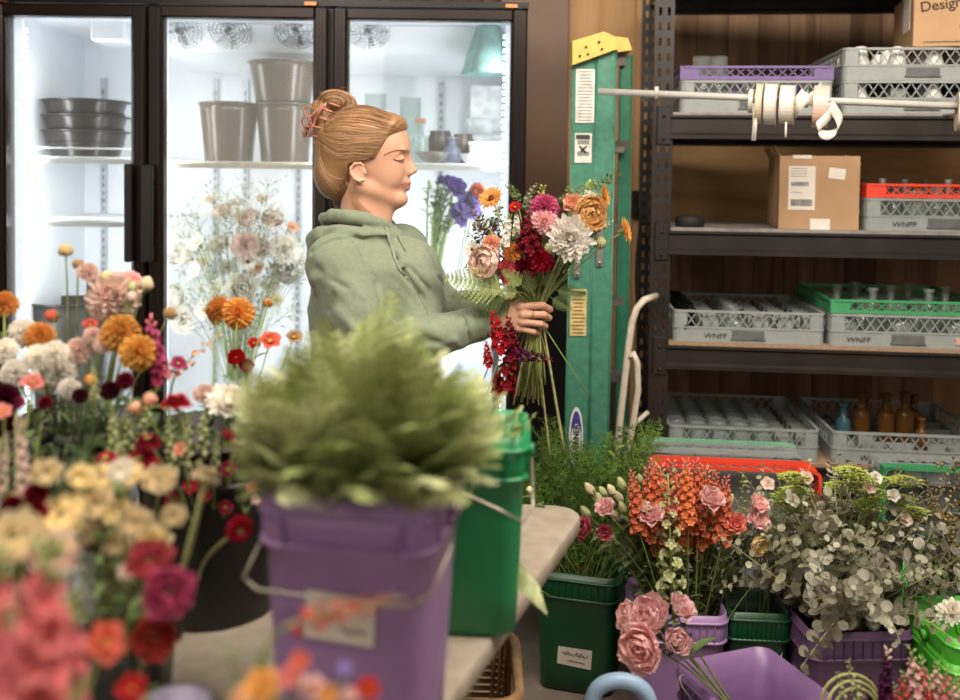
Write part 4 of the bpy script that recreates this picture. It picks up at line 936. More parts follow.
def petal(mb, L_, W_p, a0, a1, az, r0=0, z0=0, tip=.5, cup=.25, ruf=0, nu=5, nv=4, rnd=None, twist=0, notch=0):
    """radial petal: elevation runs a0 -> a1 (degrees) along its length"""
    rnd = rnd or rng; pts = []; x = r0; z = z0; ph = rnd.uniform(0, 6)
    for i in range(nu + 1):
        f = i / nu; el = R(a0 + (a1 - a0) * f)
        if i: x += math.cos(el) * L_ / nu; z += math.sin(el) * L_ / nu
        wd = W_p * (math.sin(PI * min(1, (f * .80 + .12) ** (1 - .35 * tip * 0 + 0)) ) ** .8 if tip < .8 else (1 - f) ** .6 * (.35 + f * 1.6))
        if i == nu: wd *= .35 if tip > .3 else .7
        row = []
        for j in range(nv + 1):
            s = j / nv * 2 - 1; nx, nz = -math.sin(el), math.cos(el)
            off = cup * wd * (s * s) + ruf * W_p * math.sin(ph + s * 5 + f * 4) * f
            row.append(Vector((x + nx * off - (notch * (1 - abs(s)) * L_ * .15 if i == nu else 0), s * wd / 2, z + nz * off)))
        pts.append(row)
    n = nv + 1; vs = [p for r in pts for p in r]; fs = [(i * n + j, i * n + j + 1, (i + 1) * n + j + 1, (i + 1) * n + j) for i in range(nu) for j in range(nv)]
    mb.add(vs, fs, True, RZ(az) @ RX(twist))
def bloom(name, mats_, layers, centre=None, seed=1, calyx=True):
    r = random.Random(seed); m = MB()
    for ly in layers:
        n = ly['n']
        for k in range(n):
            j = ly.get('j', .08); m.cur = ly.get('m', 0)
            petal(m, ly['L'] * r.uniform(1 - j, 1 + j), ly['W'] * r.uniform(1 - j, 1 + j), ly['a0'] + r.uniform(-60, 60) * j, ly['a1'] + r.uniform(-100, 100) * j, 2 * PI * (k + ly.get('o', .5 * (layers.index(ly) % 2))) / n + r.uniform(-j, j), ly.get('r', .001), ly.get('z', 0), ly.get('tip', .5), ly.get('cup', .25), ly.get('ruf', 0), ly.get('nu', 5), ly.get('nv', 4), r, notch=ly.get('notch', 0))
    if centre:
        m.cur = 1; cz, cr, ch = centre
        m.ell((0, 0, cz), (cr, cr, ch), 12)
        for k in range(40):
            a = k * 2.4; q = cr * math.sqrt(k / 40); m.ell((q * math.cos(a), q * math.sin(a), cz + ch * math.sqrt(max(0, 1 - (q / cr) ** 2 * .95))), cr * .13, 5, rings=4)
    if calyx:
        m.cur = len(mats_) - 1; m.lathe([(.0015, -.014), (.004, -.008), (.006, -.003), (.004, .002)], 8)
    return m.mesh(name, mats_)
BL = {}
def B(kind, col):
    key = (kind, col)
    if key in BL: return BL[key]
    c = pm(col); g = stem_m; k = kind; nm = {'dahlia': 'dahlia_bloom', 'ran': 'ranunculus_bloom', 'peony': 'peony_bloom', 'fullpeony': 'peony_bloom', 'lis': 'lisianthus_bloom', 'mum': 'chrysanthemum_bloom', 'daisy': 'daisy_bloom', 'zin': 'zinnia_bloom', 'cos': 'cosmos_bloom', 'bud': 'flower_bud', 'lisbud': 'lisianthus_bud', 'button': 'button_bloom'}[k]
    if k == 'dahlia':
        ly = [dict(n=7, L=.012, W=.010, a0=75, a1=95, z=.006, cup=.5)]
        for i in range(6): f = i / 5; ly.append(dict(n=9 + i * 2, L=.016 + .008 * f, W=.011 + .002 * f, a0=68 - 78 * f, a1=62 - 95 * f, r=.002 + .003 * f, z=.004 - .004 * f, cup=.45, tip=.4))
        me = bloom(nm, [c, g], ly, seed=3)
    elif k == 'ran':
        ly = []
        for i in range(7): f = i / 6; ly.append(dict(n=5 + i, L=.010 + .022 * f, W=.014 + .012 * f, a0=60 - 75 * f, a1=125 - 55 * f, r=.001 + .002 * f, z=.0, cup=.2, tip=.1, ruf=.03))
        me = bloom(nm, [c, lf_mid], ly, centre=(.010, .0035, .004), seed=4)
    elif k == 'zin':
        ly = []
        for i in range(4): f = i / 3; ly.append(dict(n=13 + 2 * i, L=.012 + .010 * f, W=.009, a0=45 - 45 * f, a1=25 - 55 * f, r=.003, z=.004 - .004 * f, tip=.1, cup=.15))
        me = bloom(nm, [c, mat('zinnia_eye', '#b7a24a', .8)], ly, centre=(.004, .006, .005), seed=5)
    elif k == 'peony':
        ly = []
        for i in range(8): f = i / 7; ly.append(dict(n=5 + i, L=.022 + .026 * f, W=.030 + .024 * f, a0=75 - 85 * f, a1=112 - 38 * f, r=.002 + .004 * f, z=0, cup=.25, tip=.1, ruf=.09 * (1 - f * .6), j=.16, nu=6, nv=6, notch=.6))
        me = bloom(nm, [c, g], ly, seed=6)
    elif k == 'fullpeony':
        ly = []
        for i in range(5): f = i / 4; ly.append(dict(n=4 + i, L=.030 + .022 * f, W=.040 + .020 * f, a0=78 - 88 * f, a1=122 - 42 * f, r=.002 + .004 * f, z=0, cup=.28, tip=.1, ruf=.05, j=.16, nu=8, nv=8))
        me = bloom(nm, [c, g], ly, seed=16)
    elif k == 'lis':
        ly = []
        for i in range(4): f = i / 3; ly.append(dict(n=4 + i, L=.026 + .008 * f, W=.024 + .008 * f, a0=78 - 30 * f, a1=100 - 70 * f, r=.001, z=0, cup=.3, tip=.1, ruf=.08, j=.12, nu=6, nv=6))
        me = bloom(nm, [c, g], ly, seed=7)
    elif k == 'mum':
        ly = []
        for i in range(9): f = i / 8; ly.append(dict(n=12 + 2 * i, L=.013 + .012 * f, W=.0105, a0=84 - 72 * f, a1=112 - 92 * f, r=.001 + .002 * f, z=.003 - .003 * f, cup=.4, tip=.1, j=.14, nu=5, nv=2))
        me = bloom(nm, [c, g], ly, seed=8)
    elif k == 'daisy':
        me = bloom(nm, [c, mat('daisy_eye', '#4a2a18', .8), g], [dict(n=16, L=.022, W=.007, a0=20, a1=5, r=.004, tip=.1, cup=.1), dict(n=16, L=.019, W=.007, a0=32, a1=14, r=.004, z=.001, tip=.1, cup=.1), dict(n=14, L=.008, W=.004, a0=60, a1=50, r=.003, z=.002)], centre=(.003, .006, .003), seed=9)
    elif k == 'cos':
        me = bloom(nm, [c, mat('zinnia_eye', '#b7a24a'), g], [dict(n=5, L=.018, W=.020, a0=35, a1=5, tip=.1, ruf=.06, cup=.15), dict(n=4, L=.012, W=.014, a0=60, a1=40, tip=.1, ruf=.08)], centre=(.003, .0035, .003), seed=10)
    elif k == 'button':
        m = MB(); r = random.Random(11)
        for q in range(60):
            z = 1 - (q + .5) / 60 * 1.7; a = q * 2.4; s = math.sqrt(max(0, 1 - z * z)); p = Vector((s * math.cos(a), s * math.sin(a), z)); m.add(*_spk(.0022, .0045), True, aim(p * .008 + Vector((0, 0, .008)), p))
        m.ell((0, 0, .008), .0085, 10); m.cur = 1
        for q in range(6): petal(m, .012, .006, 40, 20, q * PI / 3, .003, 0, .9)
        me = m.mesh(nm, [c, stem_d])
    elif k in ('bud', 'lisbud'):
        m = MB(); L_ = .034 if k == 'lisbud' else .016; w_ = .009 if k == 'lisbud' else .0075; rr = []
        for q in range(11):
            f = q / 10; rad = w_ * math.sin(PI * min(.97, f * .86 + .10)) ** .75
            rr.append([Vector((rad * (1 + .10 * math.cos(3 * a + f * 5)) * math.cos(a), rad * (1 + .10 * math.cos(3 * a + f * 5)) * math.sin(a), L_ * f)) for a in [2 * PI * k2 / 12 for k2 in range(12)]])
        m.loft(rr); m.cur = 1
        for q in range(5): petal(m, L_ * .5, .006, 88, 80, q * 2 * PI / 5, w_ * .75, -.001, .9, 0, nu=4, nv=2)
        me = m.mesh(nm, [c, lf_mid])
    BL[key] = me; return me
def _spk(r, h):
    n = 5; return [(r * math.cos(2 * PI * k / n), r * math.sin(2 * PI * k / n), 0) for k in range(n)] + [(0, 0, h)], [(k, (k + 1) % n, n) for k in range(n)]
SPK = {}
def spike(col, kind='snap', L_=.16, tipcol=None, seed=1, n=26, size=1.0):
    """snapdragon / stock spike: ruffled florets below, closed buds at the tip; local +Z up from its lowest floret"""
    key = (col, kind, L_, tipcol, seed, n, size)
    if key in SPK: return SPK[key]
    r = random.Random(seed); m = MB(); c = pm(col); tc = pm(tipcol) if tipcol else leafm('bud_green', '#a3a870')
    m.cur = 2; m.tube([(0, 0, -.004), (0, 0, L_)], [.0022, .001], 6)
    for q in range(n):
        f = q / (n - 1); z = L_ * f ** .95; a = q * 2.399; s = (1 - f * .6) * size; d = Vector((math.cos(a), math.sin(a), .35 + .9 * f)).normalized(); p = Vector((math.cos(a), math.sin(a), 0)) * .004 + Vector((0, 0, z))
        if f < .8:
            m.cur = 0 if r.random() < .93 else 1; A = aim(p, d, r.uniform(0, 6)); sub = MB()
            if kind == 'snap':
                sub.tube([(0, 0, 0), (0, 0, .010 * s), (.001, 0, .016 * s)], [.003 * s, .0055 * s, .006 * s], 7)
                for k in range(5): petal(sub, .0125 * s, .013 * s, 70, -25 if k < 3 else 30, k * 2 * PI / 5, .003 * s, .013 * s, .1, .3, .12, 4, 3, r)
            else:
                for k in range(5): petal(sub, .013 * s, .012 * s, 55, -5, k * 2 * PI / 5, .001, .004 * s, .1, .25, .14, 4, 3, r)
                for k in range(4): petal(sub, .008 * s, .009 * s, 80, 40, k * 2 * PI / 4, .001, .004 * s, .1, .25, .14, 3, 3, r)
            m.add(sub.v, sub.f, True, A)
        else:
            m.cur = 1; m.ell((0, 0, 0), (.0038 * (1.3 - f * .6) * size, .0038 * (1.3 - f * .6) * size, .006 * size), 7, M=aim(p + d * .005, d), rings=5)
    me = m.mesh('flower_spike', [c, tc, stem_m]); SPK[key] = me; return me
def leaf_blade(m, base, d, L_, w, up=Vector((0, 0, 1)), droop=.25, fold=.15, n=5):
    """pointed leaf from base along d"""
    x, y, z = frame_of(d, up); rows = []
    for i in range(n + 1):
        f = i / n; c = base + z * (L_ * f) - up * (droop * L_ * f * f); wd = w * math.sin(PI * (.08 + .92 * f) ** .85) if i < n else 0; nn = z.cross(x)
        rows.append([c - x * wd / 2 + y * fold * wd, c, c + x * wd / 2 + y * fold * wd])
    vs = [p for r in rows for p in r]; m.add(vs, [(i * 3 + j, i * 3 + j + 1, i * 3 + j + 4, i * 3 + j + 3) for i in range(n) for j in range(2)], True)
def disc_leaf(m, base, d, L_, w, nrm, n=9):
    """round leaf with a slight cup"""
    x, y, z = frame_of(d, nrm); c = base + z * L_ * .5; pts = [c - y * w * .06]
    for k in range(n): a = 2 * PI * k / n; pts.append(c - z * math.cos(a) * L_ / 2 + x * math.sin(a) * w / 2)
    m.add(pts, [(0, 1 + k, 1 + (k + 1) % n) for k in range(n)], True)
FRN = {}; TIPS = {}
def frond_mesh(seed, L_=.36, Wd=.17, m_=None, bend=.5, pairs=15):
    key = (seed, L_, Wd, m_.name, bend, pairs)
    if key in FRN: return FRN[key]
    r = random.Random(seed); m = MB(); m.cur = 1
    rach = []; p = Vector((0, 0, 0)); N_ = 22; side = r.uniform(-.25, .25)
    for i in range(N_ + 1):
        f = i / N_; el = R(90) - bend * f * f * 1.3; rach.append(p.copy()); p = p + Vector((math.cos(el), side * f * .6, math.sin(el))) * (L_ / N_)
    TIPS[key] = rach[-1].copy()
    m.tube(rach, [.0022 * (1 - .75 * i / N_) for i in range(N_ + 1)], 5); m.cur = 0
    for i in range(pairs):
        f = .22 + .76 * i / (pairs - 1); q = f * N_; i0 = min(int(q), N_ - 1); c = rach[i0].lerp(rach[i0 + 1], q - i0); tg = (rach[i0 + 1] - rach[i0]).normalized()
        sd = tg.cross(Vector((-tg.z, 0, tg.x))).normalized(); up = sd.cross(tg)
        pl = Wd * .5 * (1 - ((f - .22) / .78)) ** .75 * (1 if i > 1 else .8) + .008
        for s in (-1, 1):
            d = (sd * s * .86 + tg * .5 + up * (-.12 + r.uniform(-.12, .12))).normalized(); nn = d.cross(tg * 1.0).normalized()
            # pinna: midrib with pinnules each side
            e = c + d * pl - up * pl * .12; m.tube([c, e], [.0009, .0004], 3, cap=False)
            lsc = (L_ / .34) ** .7; np_ = max(3, int(pl / (.0105 * lsc)))
            for k in range(np_):
                g = (k + .5) / np_; b = c.lerp(e, g); ll = lsc * .017 * (1 - g * .68) * (pl / .07) ** .4; side_v = nn.cross(d).normalized()
                for t in (-1, 1):
                    dd = (side_v * t * .85 + d * .55).normalized(); w = d * lsc * .0052 * (1.15 - g * .5)
                    m.add([b - w, b + dd * ll * .6 - w * .9 + nn * .001, b + dd * ll, b + dd * ll * .6 + w * .9, b + w], [(0, 1, 2, 3, 4)], False)
            m.add([e - d * .004, e + d * .006, e + tg * .002], [(0, 1, 2)], False)
    me = m.mesh('frond_leaflets', [m_, stem_m]); FRN[key] = me; TIPS[me.name] = TIPS[key]; return me
def stem_tube(pts, r0, r1, name='stem', m_=None, parent=None, extra=None):
    m = MB(); n = len(pts); m.tube(pts, [r0 + (r1 - r0) * i / (n - 1) for i in range(n)], 6)
    return m.build(name, m_ or stem_m, parent)
def flower(name, label, cat, base, head, mesh, facing=None, size=1.0, group=None, ctrl=None, r=.0022, stem_mat=None, leaves=0, leaf_mat=None, leaf=(.045, .014), part='bloom', roll=None, rad=None, zlo=0.3):
    """one cut flower: empty at the foot of its stem, a curved stem, its bloom and its leaves"""
    base = Vector(base); head = Vector(head)
    t = thing(name, label, cat, loc=base, group=group)
    ctrl = Vector(ctrl) if ctrl is not None else Vector((base.x * .6 + head.x * .4, base.y * .6 + head.y * .4, base.z + (head.z - base.z) * .6))
    pts = [p - base for p in bez(base, ctrl, head, 10)]
    stem_tube(pts, r, r * .75, m_=stem_mat, parent=t)
    d = (pts[-1] - pts[-2]).normalized()
    if facing is not None: d = (Vector(facing).normalized() * 1.0 + d * .25).normalized()
    o = link(part, mesh, t); o.matrix_basis = aim(head - base, d, rng.uniform(0, 6) if roll is None else roll, size)
    if leaves:
        m = MB(); up = Vector((0, 0, 1))
        for k in range(leaves):
            f = zlo + (.92 - zlo) * (k + rng.random()) / leaves; i = min(int(f * 10), 9); p = pts[i].lerp(pts[i + 1], f * 10 - i); a = rng.uniform(0, 6.28)
            leaf_blade(m, p, Vector((math.cos(a), math.sin(a), rng.uniform(.4, 1.3))), leaf[0] * rng.uniform(.7, 1.2), leaf[1] * rng.uniform(.8, 1.2), droop=rng.uniform(.1, .5))
        m.build('leaves', leaf_mat or lf_mid, t)
    return t
def inpot(c, r, z): a = U(0, 6.28); q = r * math.sqrt(U(0, 1)); return Vector((c[0] + q * math.cos(a), c[1] + q * math.sin(a), z))
def toward_cam(p, up=.35, side=0):
    d = Vector((0, 0, CAMZ)) - Vector(p); d.normalize(); return Vector((d.x + side, d.y, d.z + up))
# ================================================================ FERNS
SIL = [(232, 395), (250, 358), (300, 346), (325, 318), (345, 300), (372, 295), (395, 305), (430, 332), (460, 356), (485, 376), (505, 398)]
def fern_in(c, n, z0, rim_z, spread, hmin, hmax, label, group, seeds=3, mats_=(lf_fern, lf_fern2), seed=5, az0=None, L0=.36, sil=None):
    r = random.Random(seed)
    for k in range(n):
        a = 2 * PI * (k * .618) % (2 * PI) if az0 is None else r.uniform(*az0); q = math.sqrt((k + .5) / n)
        el = q * spread; b = Vector((c[0] + .05 * q * math.cos(a), c[1] + .05 * q * math.sin(a), z0))
        L_ = L0 * r.uniform(.85, 1.1)
        mt = mats_[0] if r.random() < .72 else mats_[1]
        me = frond_mesh(r.randrange(seeds), .34, .24, mt, .25 + .45 * (k % 2), 14)
        t = thing('fern_frond', label, 'fern', loc=b, group=group)
        d = Vector((math.sin(el) * math.cos(a), math.sin(el) * math.sin(a), math.cos(el)))
        top = Vector((b.x + (.03 + .04 * q) * math.cos(a), b.y + (.03 + .04 * q) * math.sin(a), rim_z - .02 - .10 * q * 0)) - b
        stem_tube([Vector((0, 0, 0)), top * .5, top], .0024, .002, parent=t)
        o = link('frond', me, t)
        # frond bends toward its outer side: align local +X with outward direction
        z = d; x = Vector((math.cos(a + r.uniform(-.5, .5)), math.sin(a), -.15)); x = (x - z * x.dot(z)).normalized(); y = z.cross(x)
        s = L_ / .34 * r.uniform(.9, 1.1); hs = hmin + (hmax - hmin) * (1 - q)
        sc_ = s * hs / .3; base_m = Matrix.Translation(top) @ Matrix((x, y, z)).transposed().to_4x4()
        if sil:
            jit = r.uniform(-12, 22)
            for _ in range(14):
                ux, uy = proj(b + (base_m @ (TIPS[me.name] * sc_))); lim = None
                for (xa, ya), (xb, yb) in zip(sil[:-1], sil[1:]):
                    if xa <= ux <= xb: lim = ya + (yb - ya) * (ux - xa) / (xb - xa)
                if lim is not None and uy >= lim + jit: break
                sc_ *= .9
        o.matrix_basis = base_m @ S(sc_)
fern_in((PB[0] - .015, PB[1] + .01), 150, .76, 1.12, R(60), .11, .20, 'leatherleaf fern frond in the pile bursting from the large purple bucket', 'fern fronds in the large purple bucket', sil=SIL)
fern_in((PB[0] - .01, PB[1] + .02), 18, .76, 1.15, R(20), .17, .20, 'tall fern frond rising from the middle of the large purple bucket', 'tall fern fronds in the large purple bucket', seed=8, sil=SIL)
fern_in((GB[0] - .015, GB[1]), 40, .76, 1.11, R(46), .06, .09, 'leatherleaf fern frond in the bright green bucket on the table', 'fern fronds in the bright green bucket', seed=9, sil=[(425, 372), (465, 374), (490, 388), (518, 412), (530, 425)], mats_=(lf_fern2, lf_fern))

# ================================================================ LEFT HAND FLOWERS ON THE TABLE
NAMES = {'dahlia': 'dahlia', 'ran': 'ranunculus', 'zin': 'zinnia', 'peony': 'peony', 'lis': 'lisianthus', 'mum': 'chrysanthemum', 'daisy': 'daisy', 'cos': 'cosmos', 'bud': 'budding_flower', 'button': 'scabiosa', 'lisbud': 'budding_lisianthus'}
DIA = {'dahlia': .052, 'ran': .05, 'zin': .05, 'peony': .085, 'lis': .055, 'mum': .062, 'daisy': .056, 'cos': .042, 'bud': .015, 'button': .02, 'lisbud': .018}
def put(kind, col, px, py, dpx, Y, pot, label, facing=None, group=None, pr=.05, leaves=2, z0=None, sm=None, ctrl=None, r=.0022, up=.45, side=0, leaf_mat=None, leaf=(.045, .014)):
    h = P(px, py, Y); size = dpx / FPX * Y / DIA[kind]
    b = inpot(pot, pr, z0 if z0 is not None else .775)
    f = facing if facing is not None else toward_cam(h, up, side)
    if kind in ('bud', 'button', 'lisbud') and facing is None: f = None
    if ctrl is None: ctrl = Vector((pot[0] * .55 + h.x * .45, pot[1] * .55 + h.y * .45, b.z + (h.z - b.z) * .62))
    return flower(NAMES[kind], label, NAMES[kind].replace('_', ' '), b, h, B(kind, col), f, size, group, ctrl, r=r, stem_mat=sm, leaves=leaves, leaf_mat=leaf_mat, leaf=leaf, part='bud' if 'bud' in kind else 'bloom')
def put_spike(col, px0, py0, px1, py1, Y, pot, label, kind='snap', tip=None, group=None, seed=1, n=26, size=1.0, z0=.775, dY=0, leaves=2, pr=.04, cat='snapdragon', name='snapdragon', leaf_mat=None):
    a = P(px0, py0, Y); b_ = P(px1, py1, Y + dY); L_ = (b_ - a).length; me = spike(col, kind, .16, tip, seed, n, size)
    base = inpot(pot, pr, z0); t = thing(name, label, cat, loc=base, group=group)
    d = (b_ - a).normalized(); c = a - d * (a.z - base.z) * .45
    c = Vector((c.x * .6 + pot[0] * .4, c.y * .6 + pot[1] * .4, max(c.z, base.z + .1)))
    pts = [p - base for p in bez(base, c, a, 10)]; stem_tube(pts, .0026, .002, parent=t)
    o = link('flower_spike', me, t); o.matrix_basis = aim(a - base, d, rng.uniform(0, 6), L_ / .16)
    if leaves:
        m = MB()
        for k in range(leaves):
            f = .45 + .5 * k / leaves; i = min(int(f * 10), 9); an = rng.uniform(0, 6.28); leaf_blade(m, pts[i], Vector((math.cos(an), math.sin(an), .8)), .05, .010, droop=.3)
        m.build('leaves', leaf_mat or lf_mid, t)
    return t
L1, L2 = LB1, LB2
T1 = 1.76
pd = 'table beside the dark cooler frame'
put('button', 'yellow', 66, 256, 13, T1, L1, 'small yellow scabiosa highest of all on the left, on a tall straight stem', leaves=0)
put('button', 'tan', 78, 268, 10, T1, L1, 'dry dark scabiosa seed head just right of the highest yellow one', leaves=0)
put('dahlia', 'blush', 88, 272, 24, T1, L1, 'small blush dahlia turned aside above the large pale dahlia', facing=(.6, -.2, .6), leaves=0)
put('button', 'yellow', 106, 281, 11, T1, L1, 'round yellow green bud standing behind the large pale dahlia', leaves=0)
put('dahlia', 'blush', 112, 296, 52, T1, L1, 'largest pale blush dahlia against the cooler frame on the left', facing=(.1, -1, .15), leaves=0)
put('dahlia', 'softpink', 130, 282, 28, T1 + .03, L1, 'pale pink dahlia tucked behind the largest blush dahlia', facing=(.3, -.5, .8), leaves=0)
put('bud', 'greenish', 131, 292, 11, T1 - .03, L1, 'cream green bud pair left of the black cooler frame, smaller one', leaves=0)
put('bud', 'cream', 144, 290, 14, T1 - .03, L1, 'round cream bud on a straight stem before the black cooler frame', leaves=0)
put('bud', 'blush', 131, 302, 13, T1 - .03, L1, 'blush bud low beside the largest blush dahlia', leaves=0)
put('dahlia', 'orange', 4, 303, 27, 1.7, L2, 'orange dahlia cut by the edge of the picture on the far left')
put('dahlia', 'orange', 40, 336, 29, 1.68, L1, 'orange dahlia among the white blooms on the left', up=.1)
for px, py, d, c in ((22, 332, 30, 'white'), (14, 372, 28, 'white'), (36, 356, 26, 'white'), (55, 352, 26, 'white'), (45, 378, 30, 'white'), (60, 370, 32, 'white'), (70, 388, 22, 'white'), (4, 350, 26, 'white')):
    put('dahlia', c, px, py, d, 1.62 + U(-.05, .08), L1, 'white dahlia in the pale cluster at the left of the table', group='white dahlias at the left', up=U(.1, .6), side=U(-.4, .4))
for px, py, d in ((78, 350, 28), (104, 342, 23), (92, 335, 18)): put('dahlia', 'blush', px, py, d, 1.66, L1, 'small blush dahlia between the orange one and the golden pair', group='small blush dahlias', up=.3, side=U(-.3, .3))
put('bud', 'coral', 57, 320, 13, T1, L1, 'coral bud leaning left under the tall scabiosas', facing=(-.8, 0, .4), leaves=0)
put('cos', 'coral', 90, 326, 18, T1 - .05, L1, 'coral pink bloom below the largest blush dahlia', side=.3)
put('dahlia', 'gold', 121, 332, 38, 1.66, L1, 'upper golden dahlia of the overlapping pair', up=.2)
put('dahlia', 'gold', 139, 352, 37, 1.63, L1, 'lower golden dahlia of the overlapping pair', up=.2, side=.3)
put_spike('hotpink', 160, 375, 150, 318, 1.66, L1, 'pink and magenta stock spike beside the golden dahlias', 'stock', 'pink', seed=2, cat='stock', name='stock', n=20, size=2.0)
put_spike('magenta', 158, 385, 156, 350, 1.64, L1, 'deep magenta stock just below the pink spike', 'stock', 'magenta', seed=3, cat='stock', name='stock', n=16, size=2.1)
put('cos', 'magenta', 178, 364, 19, 1.68, L1, 'small magenta bloom between the stock and the peach spike')
put_spike('peach', 176, 372, 218, 334, 1.7, BB, 'pale peach spike leaning up to the right under the orange dahlias', 'snap', 'peach', seed=4, n=12, size=.9)
put('button', 'tan', 168, 318, 13, 1.72, L1, 'brownish peach bud beside the cooler frame edge')
put('dahlia', 'orange', 217, 310, 29, 1.95, BB, 'orange dahlia turned to show its dark side, of the pair before the cooler', facing=(-.75, -.6, .1), leaves=0)
put('dahlia', 'orange', 238, 313, 32, 1.93, BB, 'fuller orange dahlia of the pair standing before the cooler', facing=(.2, -1, .1), leaves=1)
put('button', 'orange', 267, 306, 9, 1.95, BB, 'tiny orange bud right of the orange dahlia pair', leaves=0)
put('cos', 'coral', 270, 342, 26, 1.9, BB, 'coral red bloom nearest the top of the fern pile', leaves=1)
put('cos', 'red', 254, 344, 16, 1.9, BB, 'small red bloom left of the coral one by the fern')
put('ran', 'red', 236, 360, 18, 1.85, BB, 'upper crimson bloom at the left flank of the fern pile'); put('ran', 'red', 246, 368, 15, 1.85, BB, 'lower crimson bloom at the left flank of the fern pile')
put('cos', 'tan', 294, 338, 20, 1.95, BB, 'tan papery bloom between coral bloom and the sweatshirt'); 
put('mum', 'white', 228, 404, 50, 1.62, BB, 'large white chrysanthemum at the left edge of the fern pile', up=.6)
put('mum', 'blush', 205, 396, 30, 1.64, BB, 'blush chrysanthemum tucked beside the large white one', up=.6)
put('zin', 'red', 176, 402, 34, 1.5, BB, 'red zinnia seen from the side on a thick pale stem', facing=(.0, .15, 1), leaves=0, sm=stem_p, r=.0035)
put('zin', 'red', 236, 440, 34, 1.42, BB, 'red zinnia showing its back beside the fern pile', facing=(.6, .55, .5), leaves=0, sm=stem_p, r=.003)
put('zin', 'red', 240, 530, 30, 1.30, BB, 'red zinnia with a green centre drooping before the black bucket', facing=(.25, -1, -.1), leaves=0, sm=stem_p, r=.003, ctrl=P(190, 560, 1.32))
for px, py, d, c, f in ((148, 442, 30, 'crimson', (0, .1, 1)), (140, 462, 38, 'red', (.1, -.15, 1)), (106, 460, 27, 'red', (-.2, -.2, 1))): put('zin', c, px, py, d, 1.38, BB if px > 120 else L1, {148: 'dark crimson zinnia uppermost of the red trio over the cream blooms', 140: 'broad red zinnia in the middle of the red trio', 106: 'leftmost zinnia of the red trio'}[px], facing=f, leaves=0, sm=stem_p)
for i, (x0, y0, x1, y1) in enumerate(((114, 458, 112, 404), (128, 450, 130, 398), (140, 440, 152, 392), (172, 470, 168, 418), (185, 468, 190, 415), (202, 462, 204, 405), (95, 400, 92, 360), (215, 470, 218, 432), (120, 470, 118, 425))):
    put_spike('greenish', x0, y0, x1, y1, 1.42 + .03 * (i % 3), BB if x0 > 150 else L1, 'green budded snapdragon spike above the red zinnias', 'snap', None, 'green budded spikes', seed=5 + i % 2, n=22, size=.75)
for px, py, d in ((148, 402, 14), (134, 410, 13)): put('bud', 'peach', px, py, d, 1.45, L1, 'round peach bud above the red zinnia trio', group='peach buds')
# cream ranunculus cluster
cr_ = ((45, 476, 30), (80, 480, 28), (101, 482, 32), (124, 478, 34), (62, 524, 50), (98, 508, 34), (116, 518, 34), (160, 486, 36), (134, 528, 36), (152, 545, 34), (88, 540, 30), (24, 505, 30), (172, 520, 26), (118, 548, 26))
for i, (px, py, d) in enumerate(cr_):
    put('ran', 'cream', px, py, d, 1.16 + .03 * (i % 4), DP if px > 50 else L2, 'cream ranunculus in the blurred cluster above the small dark green pot', group='cream ranunculus cluster', up=U(.2, 1.2), side=U(-.4, .4), pr=.022, leaves=1, sm=stem_p)
put('zin', 'cream', 206, 476, 36, 1.20, DP, 'cream zinnia seen from below on a thick pale stem beside the red zinnia', facing=(.2, .6, .9), leaves=0, sm=stem_p, r=.0048, pr=.02, ctrl=P(190, 560, 1.19))
put('ran', 'white', 120, 474, 24, 1.13, DP, 'whitest ranunculus at the top of the cream cluster', pr=.02)
# white pink spikes and dark blooms at the edge
put_spike('blush', 24, 500, 20, 420, 1.22, L2, 'blush white stock spike at the left edge', 'stock', 'blush', seed=3, cat='stock', name='stock', n=30, size=.9)
put_spike('blush', 2, 490, 6, 436, 1.25, L2, 'shorter blush stock spike cut by the left edge', 'stock', 'blush', seed=3, cat='stock', name='stock', n=24, size=.9)
for px, py, d, c in ((4, 398, 34, 'burgundy'), (8, 425, 28, 'burgundy'), (16, 402, 16, 'magenta'), (45, 402, 14, 'crimson'), (36, 494, 24, 'crimson'), (12, 505, 22, 'crimson'), (40, 512, 18, 'red'), (65, 555, 18, 'red'), (25, 520, 20, 'red'), (80, 395, 16, 'burgundy'), (110, 390, 20, 'burgundy'), (125, 380, 18, 'crimson')):
    put('dahlia', c, px, py, d, 1.5 if py < 430 else 1.15, L2 if px < 60 else L1, 'dark wine red dahlia in the shade of the pale blooms at the left', group='dark red dahlias', side=U(-.4, .4))
put('cos', 'salmon', 32, 384, 26, 1.45, L2, 'salmon bloom under the white dahlias', up=.9); put('cos', 'salmon', 3, 412, 20, 1.42, L2, 'salmon bloom at the very edge below the burgundy dahlia', up=.4)
put('bud', 'orange', 90, 384, 12, 1.6, L1, 'single orange bud low between the stems of the blush dahlias')
# reds inside the black bucket
for px, py, d, c in ((190, 487, 18, 'red'), (205, 496, 16, 'red'), (225, 508, 18, 'crimson'), (172, 500, 18, 'crimson'), (252, 488, 14, 'salmon'), (255, 500, 12, 'blush'), (228, 470, 20, 'crimson'), (180, 450, 18, 'salmon')):
    put('cos', c, px, py, d, 1.48, BB, 'small red bloom low over the rim of the black bucket', group='small red blooms over the black bucket', side=U(-.4, .4))
# ranunculus over the dark green pot
put('ran', 'rose', 150, 566, 44, 1.06, DP, 'rose coral ranunculus uppermost of the three over the dark green pot', up=.9, pr=.02)
put('ran', 'hotpink', 167, 594, 50, 1.03, DP, 'deep pink ranunculus in the middle over the dark green pot', up=.1, side=.2, pr=.02)
put('ran', 'coral', 154, 637, 44, 1.02, DP, 'coral red ranunculus lowest over the dark green pot', up=.0, pr=.02)
put('cos', 'blush', 127, 572, 22, 1.06, DP, 'tiny blush bloom beside the rose coral ranunculus', pr=.02)
